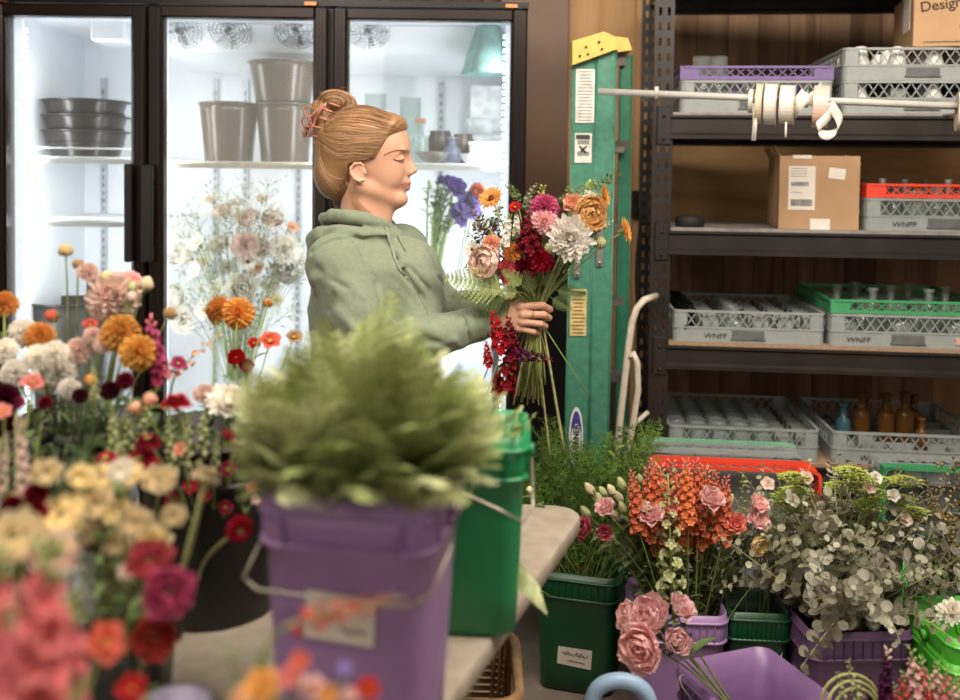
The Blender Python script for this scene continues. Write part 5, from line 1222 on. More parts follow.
# foreground pinks (near the lens)
NB = (-.40, .80); 
vessel('cyl', clear, (NB[0], NB[1], .7505), 'glass_vase', 'clear glass vase under the coral pink stock nearest the lens', 'vase', None, 2.2)
put('cos', 'coral', 103, 644, 50, .88, NB, 'coral bloom with a dark centre beside the pink stock', up=.1, side=.6, pr=.01, leaves=0)
for i, (x0, y0, x1, y1, s) in enumerate(((30, 735, 50, 545, 1), (-5, 720, -5, 555, 1), (62, 740, 70, 600, 1), (10, 760, 20, 610, 1), (45, 790, 40, 640, 1))):
    put_spike('pink', x0, y0, x1, y1, .74 + .03 * (i % 3), NB, 'coral pink stock spike filling the near left corner', 'stock', None, 'coral pink stock spikes', seed=20 + i, n=26, size=1.9, pr=.01, cat='stock', name='stock', leaves=0)
for px, py, d in ((15, 545, 56), (52, 560, 50)): put('ran', 'blush' if px > 30 else 'cream', px, py, d, .95, NB, 'pale bloom above the coral pink stock, ' + ('blush one' if px > 30 else 'cream one'), pr=.01, leaves=0)
NB2 = (-.17, .86)
put('cos', 'red', 132, 690, 34, .86, LP, 'red bloom at the bottom edge beside the lilac pot', up=.5, pr=.01)
vessel('cyl', clear, (NB2[0] + .0, NB2[1] + .0, .7505), 'glass_vase', 'clear glass vase of orange and pink blooms before the large purple bucket', 'vase', None, 1.3)
put_spike('coral', 295, 622, 400, 598, .86, NB2, 'red snapdragon leaning right across the paper label of the large purple bucket', 'snap', 'tan', seed=7, n=20, size=.8, pr=.006, leaves=0)
for i, (px, py, d, c) in enumerate(((262, 688, 44, 'orange'), (290, 678, 32, 'pink'), (312, 690, 34, 'softpink'), (300, 662, 24, 'coral'), (368, 690, 28, 'red'), (345, 668, 18, 'lilac'), (328, 696, 26, 'orange'), (240, 698, 26, 'peach'), (350, 695, 20, 'softpink'))):
    put('cos', c, px, py, d, .84 + .01 * (i % 3), NB2, {0: 'orange bloom largest in the near cluster under the purple bucket', 4: 'bright red bloom at the right of the near cluster', 5: 'tiny lilac bloom before the purple bucket'}.get(i, 'mixed pink and coral bloom in the near cluster before the purple bucket'), group=None if i in (0, 4, 5) else 'near cluster blooms', pr=.008, leaves=0)
# leafy fill on the table left
def sprig(base, tip, label, cat='foliage', name='foliage_sprig', m_=None, n=14, leaf=(.045, .016), group=None, sm=None, r=.002, ctrl=None, droop=.3, start=.35):
    base, tip = Vector(base), Vector(tip); t = thing(name, label, cat, loc=base, group=group)
    ctrl = ctrl or Vector((base.x * .6 + tip.x * .4, base.y * .6 + tip.y * .4, base.z + (tip.z - base.z) * .6)); pts = [p - base for p in bez(base, ctrl, tip, 12)]
    stem_tube(pts, r, r * .5, m_=sm, parent=t); m = MB()
    for k in range(n):
        f = start + (1 - start) * k / (n - 1); i = min(int(f * 12), 11); p = pts[i].lerp(pts[i + 1], f * 12 - i); a = k * 2.4 + rng.random(); tg = (pts[i + 1] - pts[i]).normalized(); s = 1.1 - .45 * f
        x, y, z = frame_of(tg); leaf_blade(m, p, x * math.cos(a) + y * math.sin(a) + z * .7, leaf[0] * s, leaf[1] * s, droop=droop)
    m.build('leaves', m_ or lf_mid, t); return t
for i in range(30):
    px, py = U(20, 250), U(395, 470); Y = U(1.5, 1.72)
    pot = L1 if px < 130 else BB
    sprig(inpot(pot, .05, .78), P(px, py, Y), 'dark leafy sprig between the flowers on the table', group='leafy sprigs on the table', m_=lf_dk if i % 3 else lf_mid, n=16, leaf=(.05, .02))
for i in range(14):
    px, py = U(60, 165), U(520, 600); sprig(inpot(DP, .02, .78), P(px, py, U(1.1, 1.25)), 'green sprig rising from the small dark green pot', group='sprigs in the dark green pot', m_=lf_mid, n=8, leaf=(.04, .012))
for i in range(12):
    px, py = U(-20, 120), U(420, 520); sprig(inpot(L2, .05, .78), P(px, py, U(1.25, 1.45)), 'dark sprig at the left edge of the table', group='sprigs at the left edge', m_=lf_dk, n=12, leaf=(.05, .018))
for i in range(6):
    a = P(U(200, 300), U(640, 690), .86); sprig(inpot(NB2, .006, .78), a, 'grey green sprig in the near cluster before the purple bucket', group='sprigs in the near cluster', m_=lf_mid, n=8, leaf=(.03, .01))

# ================================================================ FLOOR BUCKETS : dill, lisianthus, snapdragons
DM = {}
def dill_mesh(seed, m_):
    key = (seed, m_.name)
    if key in DM: return DM[key]
    r = random.Random(seed); m = MB(); H = .22
    for b in range(16):
        f = b / 16; a = b * 2.4; p = Vector((0, 0, H * f * .9)); L_ = .085 * (1.1 - f * .7); d = Vector((math.cos(a), math.sin(a), .9)).normalized(); q = [p, p + d * L_ * .5, p + d * L_ + Vector((0, 0, .01))]; m.tube(q, .0006, 3, cap=False)
        for k in range(12):
            g = .2 + .8 * k / 11; c = p + d * L_ * g; e = c + Vector((r.uniform(-1, 1), r.uniform(-1, 1), r.uniform(-.3, 1))).normalized() * .022
            sd = Vector((r.uniform(-1, 1), r.uniform(-1, 1), r.uniform(-1, 1))).normalized() * 0.0012; mid = (c + e) / 2 + Vector((0, 0, .002)); m.add([c - sd, c + sd, mid + sd, e, mid - sd], [(0, 1, 2, 3, 4)], False)
    m.tube([(0, 0, 0), (0, 0, H)], [.0015, .0005], 4); me = m.mesh('feathery_leaves', m_); DM[key] = me; return me
def leafy_thing(name, label, cat, base, top, mesh, part, group, s=1.0, sm=None, tilt=None, r=.002):
    t = thing(name, label, cat, loc=base, group=group); base, top = Vector(base), Vector(top); ctrl = Vector((base.x, base.y, base.z + (top.z - base.z) * .6)); pts = [p - base for p in bez(base, ctrl, top, 8)]
    stem_tube(pts, r, r * .8, m_=sm, parent=t); o = link(part, mesh, t); d = (pts[-1] - pts[-2]).normalized() if tilt is None else Vector(tilt).normalized(); o.matrix_basis = aim(top - base, d, rng.uniform(0, 6), s); return t
for i in range(80):
    px, py = U(506, 640), U(482, 585); Y = U(2.62, 2.98); p = P(px, py, Y); b = inpot(G1, .07, .03); tl = Vector(((p.x - G1[0]) * 1.6, (p.y - G1[1]) * 1.2, 1))
    leafy_thing('feathery_green', 'stem of feathery dill like greens in the dark green floor bucket', 'greenery', b, p, dill_mesh(i % 4, lf_dill), 'feathery_leaves', 'feathery greens in the floor bucket', U(.8, 1.05), stem_m, tl)
for i, (px, py) in enumerate(((618, 448), (630, 452), (642, 446), (625, 470), (650, 462), (608, 465))):
    p = P(px, py, 2.8); b = inpot(G1, .06, .03); sprig(b, p, 'broad leaved green sprig standing before the cream stool tube', group='broad leaved sprigs by the stool', m_=lf_mid if i % 2 else lf_lime, n=16, leaf=(.06, .02), start=.6)
# lisianthus bundle
FB2 = (B2[0] + .03, B2[1])
def fput(*a, **k): k.setdefault('z0', .03); k.setdefault('pr', .06); k.setdefault('leaf', (.06, .024)); k.setdefault('leaves', 3); return put(*a, **k)
def c2(px, py, Y): h = P(px, py, Y); return Vector((FB2[0] * .75 + h.x * .25, FB2[1] * .8 + h.y * .2, .36 + (h.z - .36) * .25))
for i, (px, py, d) in enumerate(((590, 489, 13), (598, 499, 15), (603, 492, 12), (612, 491, 13), (622, 484, 13), (586, 512, 13), (619, 497, 12), (634, 495, 16), (623, 508, 13), (616, 516, 12), (640, 478, 10), (721, 514, 13), (730, 500, 12), (600, 508, 10), (628, 520, 11))):
    me = B('lisbud', 'greenish' if i % 3 else 'cream'); h = P(px, py, 2.42 + .02 * (i % 4)); b = inpot(FB2, .05, .03); dirv = Vector(((h.x - FB2[0]) * 2.6, -.2, 1))
    flower('budding_lisianthus', 'green white lisianthus bud at the left of the floor bundle', 'lisianthus', b, h - dirv.normalized() * .02, me, dirv, d / 10.5, 'lisianthus buds in the bundle', c2(px, py, 2.45), leaves=3, leaf=(.06, .026), leaf_mat=lf_mid, part='bud')
for px, py, d, c, lab, f in ((607, 512, 24, 'softpink', 'half open pink lisianthus among the green buds', (-.3, -.5, .9)), (590, 530, 27, 'rose', 'rose coloured lisianthus drooping furthest left of the bundle', (-.9, -.5, .3)), (606, 532, 18, 'rose', 'small rose lisianthus beside the furthest left one', (-.2, -.9, .2)), (652, 520, 28, 'softpink', 'pink lisianthus with ruffled rim in front of the orange snapdragons', (-.1, -.6, .9)), (645, 512, 18, 'blush', 'paler lisianthus hidden behind the ruffled pink one', (-.3, -.2, 1)),
    (709, 503, 30, 'softpink', 'white centred pink lisianthus facing the room over orange snapdragons', (.2, -.7, .8)), (755, 508, 24, 'softpink', 'pink lisianthus highest at the right of the bundle', (.5, -.5, .9)), (736, 526, 24, 'salmon', 'salmon pink lisianthus left of the cream one', (-.2, -.8, .6)), (754, 522, 28, 'softpink', 'large pink lisianthus just above the cream yellow one', (.3, -.8, .6)), (756, 543, 24, 'yellow', 'cream yellow ruffled lisianthus hanging at the right of the bundle', (.2, -.9, -.3)), (672, 512, 14, 'salmon', 'small salmon bloom between the orange spikes', (0, -.8, .6))):
    h = P(px, py, 2.40); flower('lisianthus', lab, 'lisianthus', inpot(FB2, .05, .03), h, B('lis' if c != 'yellow' else 'peony', c), f, d / FPX * 2.4 / (.055 if c != 'yellow' else .085), None, c2(px, py, 2.42), leaves=4, leaf=(.06, .026), part='bloom')
for i, (x0, y0, x1, y1) in enumerate(((640, 520, 632, 480), (654, 528, 648, 476), (664, 538, 660, 474), (676, 522, 672, 470), (688, 512, 686, 468), (698, 520, 696, 470), (704, 532, 706, 476), (712, 515, 716, 480), (722, 528, 726, 486), (660, 505, 652, 468), (682, 535, 680, 484), (695, 540, 693, 495))):
    h = put_spike('snaporange', x0, y0 + 14, x1, y1 - 8, 2.40 + .03 * (i % 4), FB2, 'orange snapdragon spike in the floor bundle', 'snap', 'salmon', 'orange snapdragons', seed=30 + i % 4, n=54, size=.95, z0=.03, leaves=6, pr=.05)
put_spike('greenish', 672, 600, 668, 474, 2.40, FB2, 'tall green bells spike standing in front of the orange snapdragons', 'snap', None, seed=41, n=34, size=.7, z0=.03, leaves=8, pr=.03, name='green_bells', cat='flower spike')
for i in range(50):
    px = U(590, 775); py = U(498, 560); h = P(px, py, U(2.42, 2.6)); sprig(inpot(FB2, .06, .03), h, 'leafy green stem in the lisianthus and snapdragon bundle', group='leafy stems in the floor bundle', m_=lf_lis if i % 3 else lf_mid, n=9, leaf=(.065, .032), r=.0026, sm=leafm('stem_fresh', '#93a066', tr=0), ctrl=c2(px, py, 2.5), start=.42, droop=.2)
for px, py, l in ((795, 558, 'thin curved stem arching from the purple bucket towards the eucalyptus'),):
    b = inpot(FB2, .03, .1); h = P(px, py, 2.4); sprig(b, h, l, m_=lf_mid, n=5, leaf=(.03, .014), ctrl=P(750, 560, 2.4), start=.8)
# small leafy greens behind the snapdragons (over the racks)
for i in range(10):
    px, py = U(655, 800), U(463, 492); p = P(px, py, 2.6); sprig(inpot(FB2 if px < 730 else G2, .05 if px < 730 else .03, .03), p, 'pale green filler tip behind the orange snapdragons', group='pale green filler tips', m_=lf_lime if i % 2 else lf_mid, n=20, leaf=(.022, .010), start=.7)
# eucalyptus
EM = {}
def euc_mesh(seed, m_, L_=.30, ls=.030):
    key = (seed, m_.name, L_)
    if key in EM: return EM[key]
    r = random.Random(seed); m = MB(); pts = []; p = Vector((0, 0, 0)); a = r.uniform(0, 6); c = r.uniform(.3, .9)
    for i in range(15):
        f = i / 14; pts.append(p.copy()); p = p + Vector((math.cos(a) * c * f, math.sin(a) * c * f, 1 - .6 * c * f)).normalized() * (L_ / 14)
    m.cur = 1; m.tube(pts, [.0018 * (1 - .7 * i / 14) for i in range(15)], 5); m.cur = 0
    for k in range(1, 15):
        tg = (pts[k] - pts[k - 1]).normalized(); x, y, z = frame_of(tg); b = k * PI / 2 + .3; s = ls * (1.15 - .75 * k / 14) * r.uniform(.75, 1.2)
        for t in (0, PI):
            d = (x * math.cos(b + t) + y * math.sin(b + t) + tg * r.uniform(.0, .7)).normalized(); nn = (tg + Vector((r.uniform(-.7, .7), r.uniform(-.7, .7), r.uniform(-.7, .7)))).normalized(); st = pts[k] + d * .005; disc_leaf(m, st, d, s, s * r.uniform(.85, 1.1), nn)
    me = m.mesh('round_leaves', [m_, stem_p]); EM[key] = me; return me
r_e = random.Random(12)
for i in range(84):
    q = math.sqrt((i + .5) / 84); a = i * 2.399; lean = q * R(70); b = inpot(B3, .06, .03)
    # spread over the dome
    st = Vector((B3[0] + .09 * q * math.cos(a), B3[1] + .09 * q * math.sin(a), .37 + .06 * (1 - q)))
    d = Vector((math.sin(lean) * math.cos(a), math.sin(lean) * math.sin(a), math.cos(lean) + .15))
    me = euc_mesh(i % 7, lf_euc if i % 3 else lf_euc2)
    leafy_thing('eucalyptus_stem', 'silver dollar eucalyptus stem in the deep purple floor bucket', 'eucalyptus', b, st, me, 'round_leaves', 'eucalyptus stems in the deep purple bucket', r_e.uniform(1.0, 1.35), stem_p, d, .003)
for i in range(13):
    p = P(U(775, 915), U(474, 515), U(2.38, 2.5)); b = inpot(B3, .06, .03)
    t = thing('green_umbel', 'yellow green umbel poking out on top of the eucalyptus', 'flower', loc=b, group='yellow green umbels'); pts = [q - b for q in bez(b, Vector((B3[0], B3[1], .6)), p, 8)]; stem_tube(pts, .002, .0014, parent=t)
    m = MB(); c = pts[-1]
    for k in range(26):
        a = k * 2.4; rr_ = .032 * math.sqrt(k / 26); rr_ *= 1.25; e = c + Vector((rr_ * math.cos(a), rr_ * math.sin(a), .016 - rr_ * .25)); m.tube([c - Vector((0, 0, .012)), e], .0006, 3, cap=False); leaf_blade(m, e, Vector((math.cos(a), math.sin(a), .4)), .015, .013, n=3); leaf_blade(m, e, Vector((-math.cos(a), math.sin(a), .6)), .014, .012, n=3)
    m.build('umbel', lf_lime, t)
for i, (px, py) in enumerate(((768, 484), (792, 500), (868, 488), (893, 496), (806, 478), (875, 478), (905, 520))):
    h = P(px, py, 2.40); flower('papery_flower', 'papery blush white bloom amid the eucalyptus', 'flower', inpot(B3, .06, .03), h, B('cos', 'white' if i % 2 else 'blush'), (U(-.5, .5), -.8, .5), 1.0, 'papery blooms in the eucalyptus', Vector((B3[0], B3[1], .5)), leaves=0)
# green stub of plastic netting caught among the leaves (bright green twist)
p = P(903, 575, 2.33); m = MB()
for k in range(7): a = k * 1.1; m.tube([Vector((0, 0, -.03 + .009 * k)), Vector((.014 * math.cos(a), -.006, -.025 + .01 * k)), Vector((.004, 0, -.015 + .009 * k))], .0016, 5)
m.tube([(0, 0, -.14), (0, .0, .035)], .0014, 5)
m.build('plastic_twist', mat('netting_green', '#2fae4c', .4), M=T(*p), label='bright green plastic netting scrap caught in the eucalyptus', cat='netting')
# dried filler at the right edge
for i in range(26):
    px, py = U(925, 1010), U(448, 560); p = P(px, py, U(2.45, 2.68)); b = inpot(B6, .07, .05); t = thing('dried_filler', 'dried brown seed spray in the dark purple bucket at the right edge', 'dried flower', loc=b, group='dried sprays at the right edge'); pts = [q - b for q in bez(b, Vector((B6[0] - .02, B6[1], .45)), p, 10)]; stem_tube(pts, .0018, .001, m_=lf_dry, parent=t); m = MB()
    for k in range(46):
        f = .5 + .5 * k / 45; j = min(int(f * 10), 9); q = pts[j].lerp(pts[j + 1], f * 10 - j) + Vector((U(-1, 1), U(-1, 1), U(-.2, 1))) * .018; m.ell(q, .0052, 5, rings=3)
    m.build('seed_spray', lf_dry if i % 4 else leafm('dry_dark', '#6a5a38'), t)
for i in range(8):
    px, py = U(918, 955), U(520, 575); p = P(px, py, 2.45); sprig(inpot(B6, .06, .05), p, 'fresh green leafy stem between eucalyptus and dried sprays', group='green stems by the dried sprays', m_=lf_mid, n=14, leaf=(.035, .02), start=.6)
# white chrysanthemum in the lime bucket
p = P(952, 614, 2.26); flower('chrysanthemum', 'white chrysanthemum just above the rim of the lime green bucket', 'chrysanthemum', (B7[0], B7[1], .14), p, B('mum', 'white'), (-.3, -.6, .8), 1.35, None, leaves=2)
# peonies leaning out of the open violet bucket
pb4 = Vector((B4[0] + .03, B4[1] - .05, .20))
for px, py, d, k, c, lab, f, Y in ((651, 622, 44, 'fullpeony', 'peony', 'upper large pink peony with a full ruffled heart', (-.25, -.65, .75), 2.06), (645, 645, 47, 'fullpeony', 'peony', 'lower large pink peony, paler and rounder, lowest of the bunch', (-.35, -.9, .1), 2.02), (676, 642, 26, 'fullpeony', 'peony', 'small tight pink peony at the right of the bunch', (.3, -.9, .3), 2.02), (676, 614, 34, 'lis', 'peony', 'loose petalled pink peony opening upward at the right', (.6, -.4, .7), 2.06), (632, 618, 28, 'fullpeony', 'peony', 'pale peony half hidden at the left of the bunch', (-.8, -.4, .4), 2.09)):
    h = P(px, py, Y); flower('peony', lab, 'peony', pb4 + Vector((U(-.02, .02), U(-.02, .02), 0)), h, B(k, c), f, d / FPX * Y / (.085 if 'peony' in k else .055), None, P(702, 664, 2.04), r=.003, leaves=2, leaf=(.07, .03), zlo=.75)
# stock and snapdragon spikes rising from the near purple bucket
FB8 = B8
put_spike('purple', 884, 700, 888, 650, 1.85, FB8, 'dark plum stock spike before the deep purple bucket', 'stock', 'blush', seed=50, z0=.03, n=24, size=1.6, name='stock', cat='stock')
put_spike('purple', 872, 700, 868, 672, 1.86, FB8, 'shorter dark plum stock leaning left of the taller one', 'stock', 'purple', seed=51, z0=.03, n=16, size=1.6, name='stock', cat='stock')
for i, (x0, y0, x1, y1, c) in enumerate(((915, 712, 912, 650, 'softpink'), (925, 715, 922, 660, 'pink'), (935, 712, 937, 662, 'softpink'), (905, 720, 903, 672, 'coral'), (945, 716, 947, 668, 'pink'), (918, 730, 915, 680, 'red'), (930, 728, 930, 682, 'red'), (955, 718, 957, 676, 'softpink'), (895, 725, 895, 685, 'coral'))):
    put_spike(c, x0, y0, x1, y1, 1.78 + .04 * (i % 3), FB8, 'pink and red snapdragon spike rising at the bottom right corner', 'snap', 'greenish', 'snapdragons at the bottom right', seed=52 + i % 3, z0=.03, n=28, size=.95)
for i, (x0, y0, x1, y1) in enumerate(((858, 705, 848, 660), (846, 712, 838, 672), (862, 712, 860, 676), (878, 718, 876, 690))):
    put_spike('greenish', x0, y0, x1, y1, 1.85, FB8, 'pale green budded spike beside the looping stems', 'snap', 'greenish', 'pale budded spikes at the bottom', seed=56, z0=.03, n=22, size=.7)
for i, (dx, dy) in enumerate(((0, 0), (6, 8), (12, 17))):
    base = Vector((FB8[0] - .05, FB8[1] + .05, .1)); t = thing('looped_stem', ['outermost', 'middle', 'innermost'][i] + ' pale green stem looping over beside the plum stock', 'stem', loc=base)
    arc = [P(850 + dx * .5 - (29 - 3 * i) * math.cos(a), 703 + dy * .7 - (29 - i) * math.sin(a), 1.85) for a in [PI * k / 12 for k in range(12)]]
    pts = bez(base, base.lerp(arc[0], .7) + Vector((-.01, 0, 0)), arc[0], 8)[:-1] + arc; stem_tube([q - base for q in pts], .004, .0034, m_=stem_p, parent=t)
# scraps on the table
for px, py, w_, lab in ((527, 499, .05, 'wilted stem end lying on the table corner'), (538, 507, .03, 'leaf scrap on the table corner nearest the green bucket')):
    p = F(px, py, .7512); m = MB(); m.tube([(-w_/2, 0, .003), (0, .004, .004), (w_/2, -.004, .003)], .0025, 6); leaf_blade(m, Vector((0, 0, .003)), Vector((.5, .8, .05)), .03, .012, droop=0); m.build('stem_scrap', stem_d, M=T(*p), label=lab, cat='plant scrap')
p = F(526, 493, .7512); link('flower_bud', B('bud', 'cream'), None, T(p.x, p.y, .7595) @ RY(R(90)) @ S(1.1), label='single cream bud lying on the table behind the green bucket', cat='flower bud')
# tulip like leaf drooping over the table edge
b = F(492, 600, .7512) + Vector((0, 0, .0)); m = MB(); pts = [P(488, 592, 1.62), P(508, 572, 1.60), P(522, 578, 1.58), P(540, 598, 1.56), P(547, 614, 1.56)]; pts = [q - pts[0] for q in pts]; rows = []
for i, q in enumerate(pts): wd = (.012, .022, .024, .018, .002)[i]; rows.append([q + Vector((0, -wd * .6, -wd * .8)), q + Vector((0, 0, .004)), q + Vector((0, wd * .6, wd * .8))])
vs = [p for r_ in rows for p in r_]; m.add(vs, [(i * 3 + j, i * 3 + j + 1, i * 3 + j + 4, i * 3 + j + 3) for i in range(4) for j in range(2)], True); m.build('drooping_leaf', lf_fern2, M=T(*P(488, 592, 1.62)), label='pale green leaf drooping over the table edge beside the green bucket', cat='leaf')

# ================================================================ COOLER ARRANGEMENT
VZ = ZI0 + .011; vc = (P(238, 380, 3.50).x, 3.50)
prof = [(0, 0), (.05, 0), (.06, .01), (.075, .12), (.06, .24), (.05, .30), (.058, .33), (.055, .33), (.047, .30), (.057, .24), (.071, .12), (.055, .012), (0, .012)]
MB().lathe([(r, z * 1.15) for r, z in prof], 28).build('glass_urn', clear, M=T(vc[0], vc[1], VZ), label='clear glass urn holding the airy white arrangement in the cooler', cat='vase')
fc = P(240, 270, 3.5); rr_ = random.Random(77)
def cput(kind, col, px, py, d, lab, group):
    Y = 3.5 + rr_.uniform(-.08, .08); h = P(px, py, Y); flower(NAMES[kind], lab, NAMES[kind].replace('_', ' '), (vc[0] + rr_.uniform(-.02, .02), vc[1] + rr_.uniform(-.02, .02), VZ + .03), h, B(kind, col), Vector((h.x - fc.x, -.35, (h.z - fc.z) + .1)), 1.35 * d / FPX * Y / DIA[kind], group, Vector((vc[0], vc[1], VZ + .45)), leaves=0, r=.0015)
for px, py, d, k, c in ((212, 200, 12, 'cos', 'cream'), (225, 215, 16, 'ran', 'blush'), (248, 222, 18, 'ran', 'blush'), (272, 222, 16, 'ran', 'blush'), (245, 244, 22, 'dahlia', 'blush'), (258, 247, 18, 'dahlia', 'blush'), (286, 248, 24, 'dahlia', 'white'), (284, 273, 24, 'ran', 'white'), (248, 262, 18, 'daisy', 'white'), (256, 268, 14, 'cos', 'peach'), (195, 272, 14, 'cos', 'white'), (187, 257, 22, 'ran', 'white'), (197, 244, 18, 'cos', 'white'), (180, 298, 22, 'ran', 'white'), (182, 320, 22, 'dahlia', 'white'), (243, 290, 24, 'ran', 'white'), (220, 246, 22, 'mum', 'white'), (236, 205, 16, 'cos', 'white'), (262, 200, 12, 'cos', 'cream'), (292, 228, 12, 'cos', 'peach'), (205, 262, 20, 'cos', 'white'), (228, 268, 16, 'cos', 'white'), (270, 285, 18, 'cos', 'white'), (218, 290, 18, 'cos', 'white'), (205, 310, 18, 'cos', 'white'), (275, 300, 14, 'cos', 'cream'), (298, 262, 16, 'cos', 'white')):
    cput(k, c, px, py, d, {'ran': 'rounded', 'dahlia': 'full', 'cos': 'small open', 'daisy': 'daisy like', 'mum': 'shaggy'}[k] + (' blush bloom' if c in ('blush', 'peach') else ' white bloom') + ' in the airy arrangement inside the cooler', ('blush' if c in ('blush', 'peach') else 'white') + ' ' + k + ' blooms in the cooler arrangement')
def airy_mesh(seed):
    key = ('airy', seed)
    if key in DM: return DM[key]
    r = random.Random(seed); m = MB()
    for b in range(12):
        a = b * 2.4; p = Vector((0, 0, .012 * b)); e = p + Vector((math.cos(a), math.sin(a), .9)).normalized() * .06; m.cur = 1; m.tube([p, e], .0007, 3, cap=False)
        for k in range(5): q = e + Vector((r.uniform(-1, 1), r.uniform(-1, 1), r.uniform(-1, 1))) * .014; m.cur = 0; m.ell(q, .0034, 5, rings=3)
        m.cur = 1; leaf_blade(m, p.lerp(e, .5), (e - p) + Vector((r.uniform(-.03, .03), 0, 0)), .02, .008)
    m.cur = 1; m.tube([(0, 0, 0), (0, 0, .15)], .0009, 4); me = m.mesh('flower_spray', [pm('white'), leafm('airy', '#8fa070')]); DM[key] = me; return me
for i in range(40):
    a = rr_.uniform(0, 2 * PI); q = math.sqrt(rr_.random()); px = 240 + 55 * q * math.cos(a); py = 262 + 62 * q * math.sin(a); Y = 3.5 + rr_.uniform(-.1, .1); p = P(px, py, Y); b = Vector((vc[0] + rr_.uniform(-.02, .02), vc[1] + rr_.uniform(-.02, .02), VZ + .03))
    leafy_thing('filler_spray', 'airy white and green filler spray in the cooler arrangement', 'flower', b, p - Vector((0, 0, .05)), airy_mesh(i % 4), 'flower_spray', 'filler sprays in the cooler arrangement', 1.0, stem_m, Vector(((p.x - fc.x) * 3, -.2, (p.z - fc.z) * 2 + .6)), .0012)
for i in range(26):
    a = rr_.uniform(0, 2 * PI); q = math.sqrt(rr_.random()); h = P(240 + 50 * q * math.cos(a), 268 + 62 * q * math.sin(a), 3.5 + rr_.uniform(-.12, .05))
    sprig((vc[0] + rr_.uniform(-.02, .02), vc[1] + rr_.uniform(-.02, .02), VZ + .03), h, 'light green leafy sprig in the airy cooler arrangement', group='green sprigs in the cooler arrangement', m_=leafm('airy_green', '#93a866'), n=16, leaf=(.028, .014), start=.6, ctrl=Vector((vc[0], vc[1], VZ + .45)))
# lilac lisianthus bunch in the cooler, behind her chin
jz = ZI0 + .011; jc = P(432, 300, 3.42)
pail_round('cooler_pail', 'pale pail holding the lilac lisianthus in the cooler', 'bucket', (jc.x, 3.44, jz), .10, .085, .62, mat('pale_pail', '#d9dcdf', .4))
for px, py, d, c in ((462, 212, 24, 'lilac'), (452, 190, 18, 'violet'), (470, 200, 16, 'lilac'), (446, 184, 12, 'violet'), (452, 216, 12, 'lilac'), (457, 222, 14, 'lilac'), (440, 182, 9, 'violet'), (474, 190, 10, 'lilac')):
    h = P(px, py, 3.32); flower('lisianthus', 'lilac lisianthus leaning in the cooler behind her shoulder', 'lisianthus', (jc.x + U(-.03, .03), 3.44 + U(-.03, .03), jz + .05), h, B('lis', c), (.5, -.7, .4), 1.35 * d / FPX * 3.3 / .055, 'lilac lisianthus in the cooler', Vector((jc.x - .02, 3.42, h.z - .02)), leaves=4, leaf=(.06, .02), leaf_mat=lf_mid, stem_mat=leafm('fresh', '#a9c07c'), r=.005, zlo=.7)
for i in range(10):
    h = P(U(424, 452), U(186, 215), 3.36); sprig((jc.x + U(-.03, .03), 3.44, jz + .05), h, 'fresh green lisianthus shoot without bloom in the cooler', group='green shoots in the cooler', m_=leafm('fresh', '#a9c07c'), n=12, leaf=(.06, .018), sm=leafm('fresh', '#a9c07c'), r=.005, start=.7, ctrl=Vector((jc.x - .03, 3.42, h.z - .03)))
for px, py, d in ((477, 192, 15), (470, 208, 10)): h = P(px, py, 3.3); flower('ranunculus', 'orange brown ranunculus in the cooler left of the orange gerbera' if px == 477 else 'smaller orange ranunculus in the cooler under the brown one', 'ranunculus', (jc.x, 3.42, jz + .05), h, B('ran', 'snaporange'), (.2, -1, .3), d / FPX * 3.3 / .05, None, leaves=0)
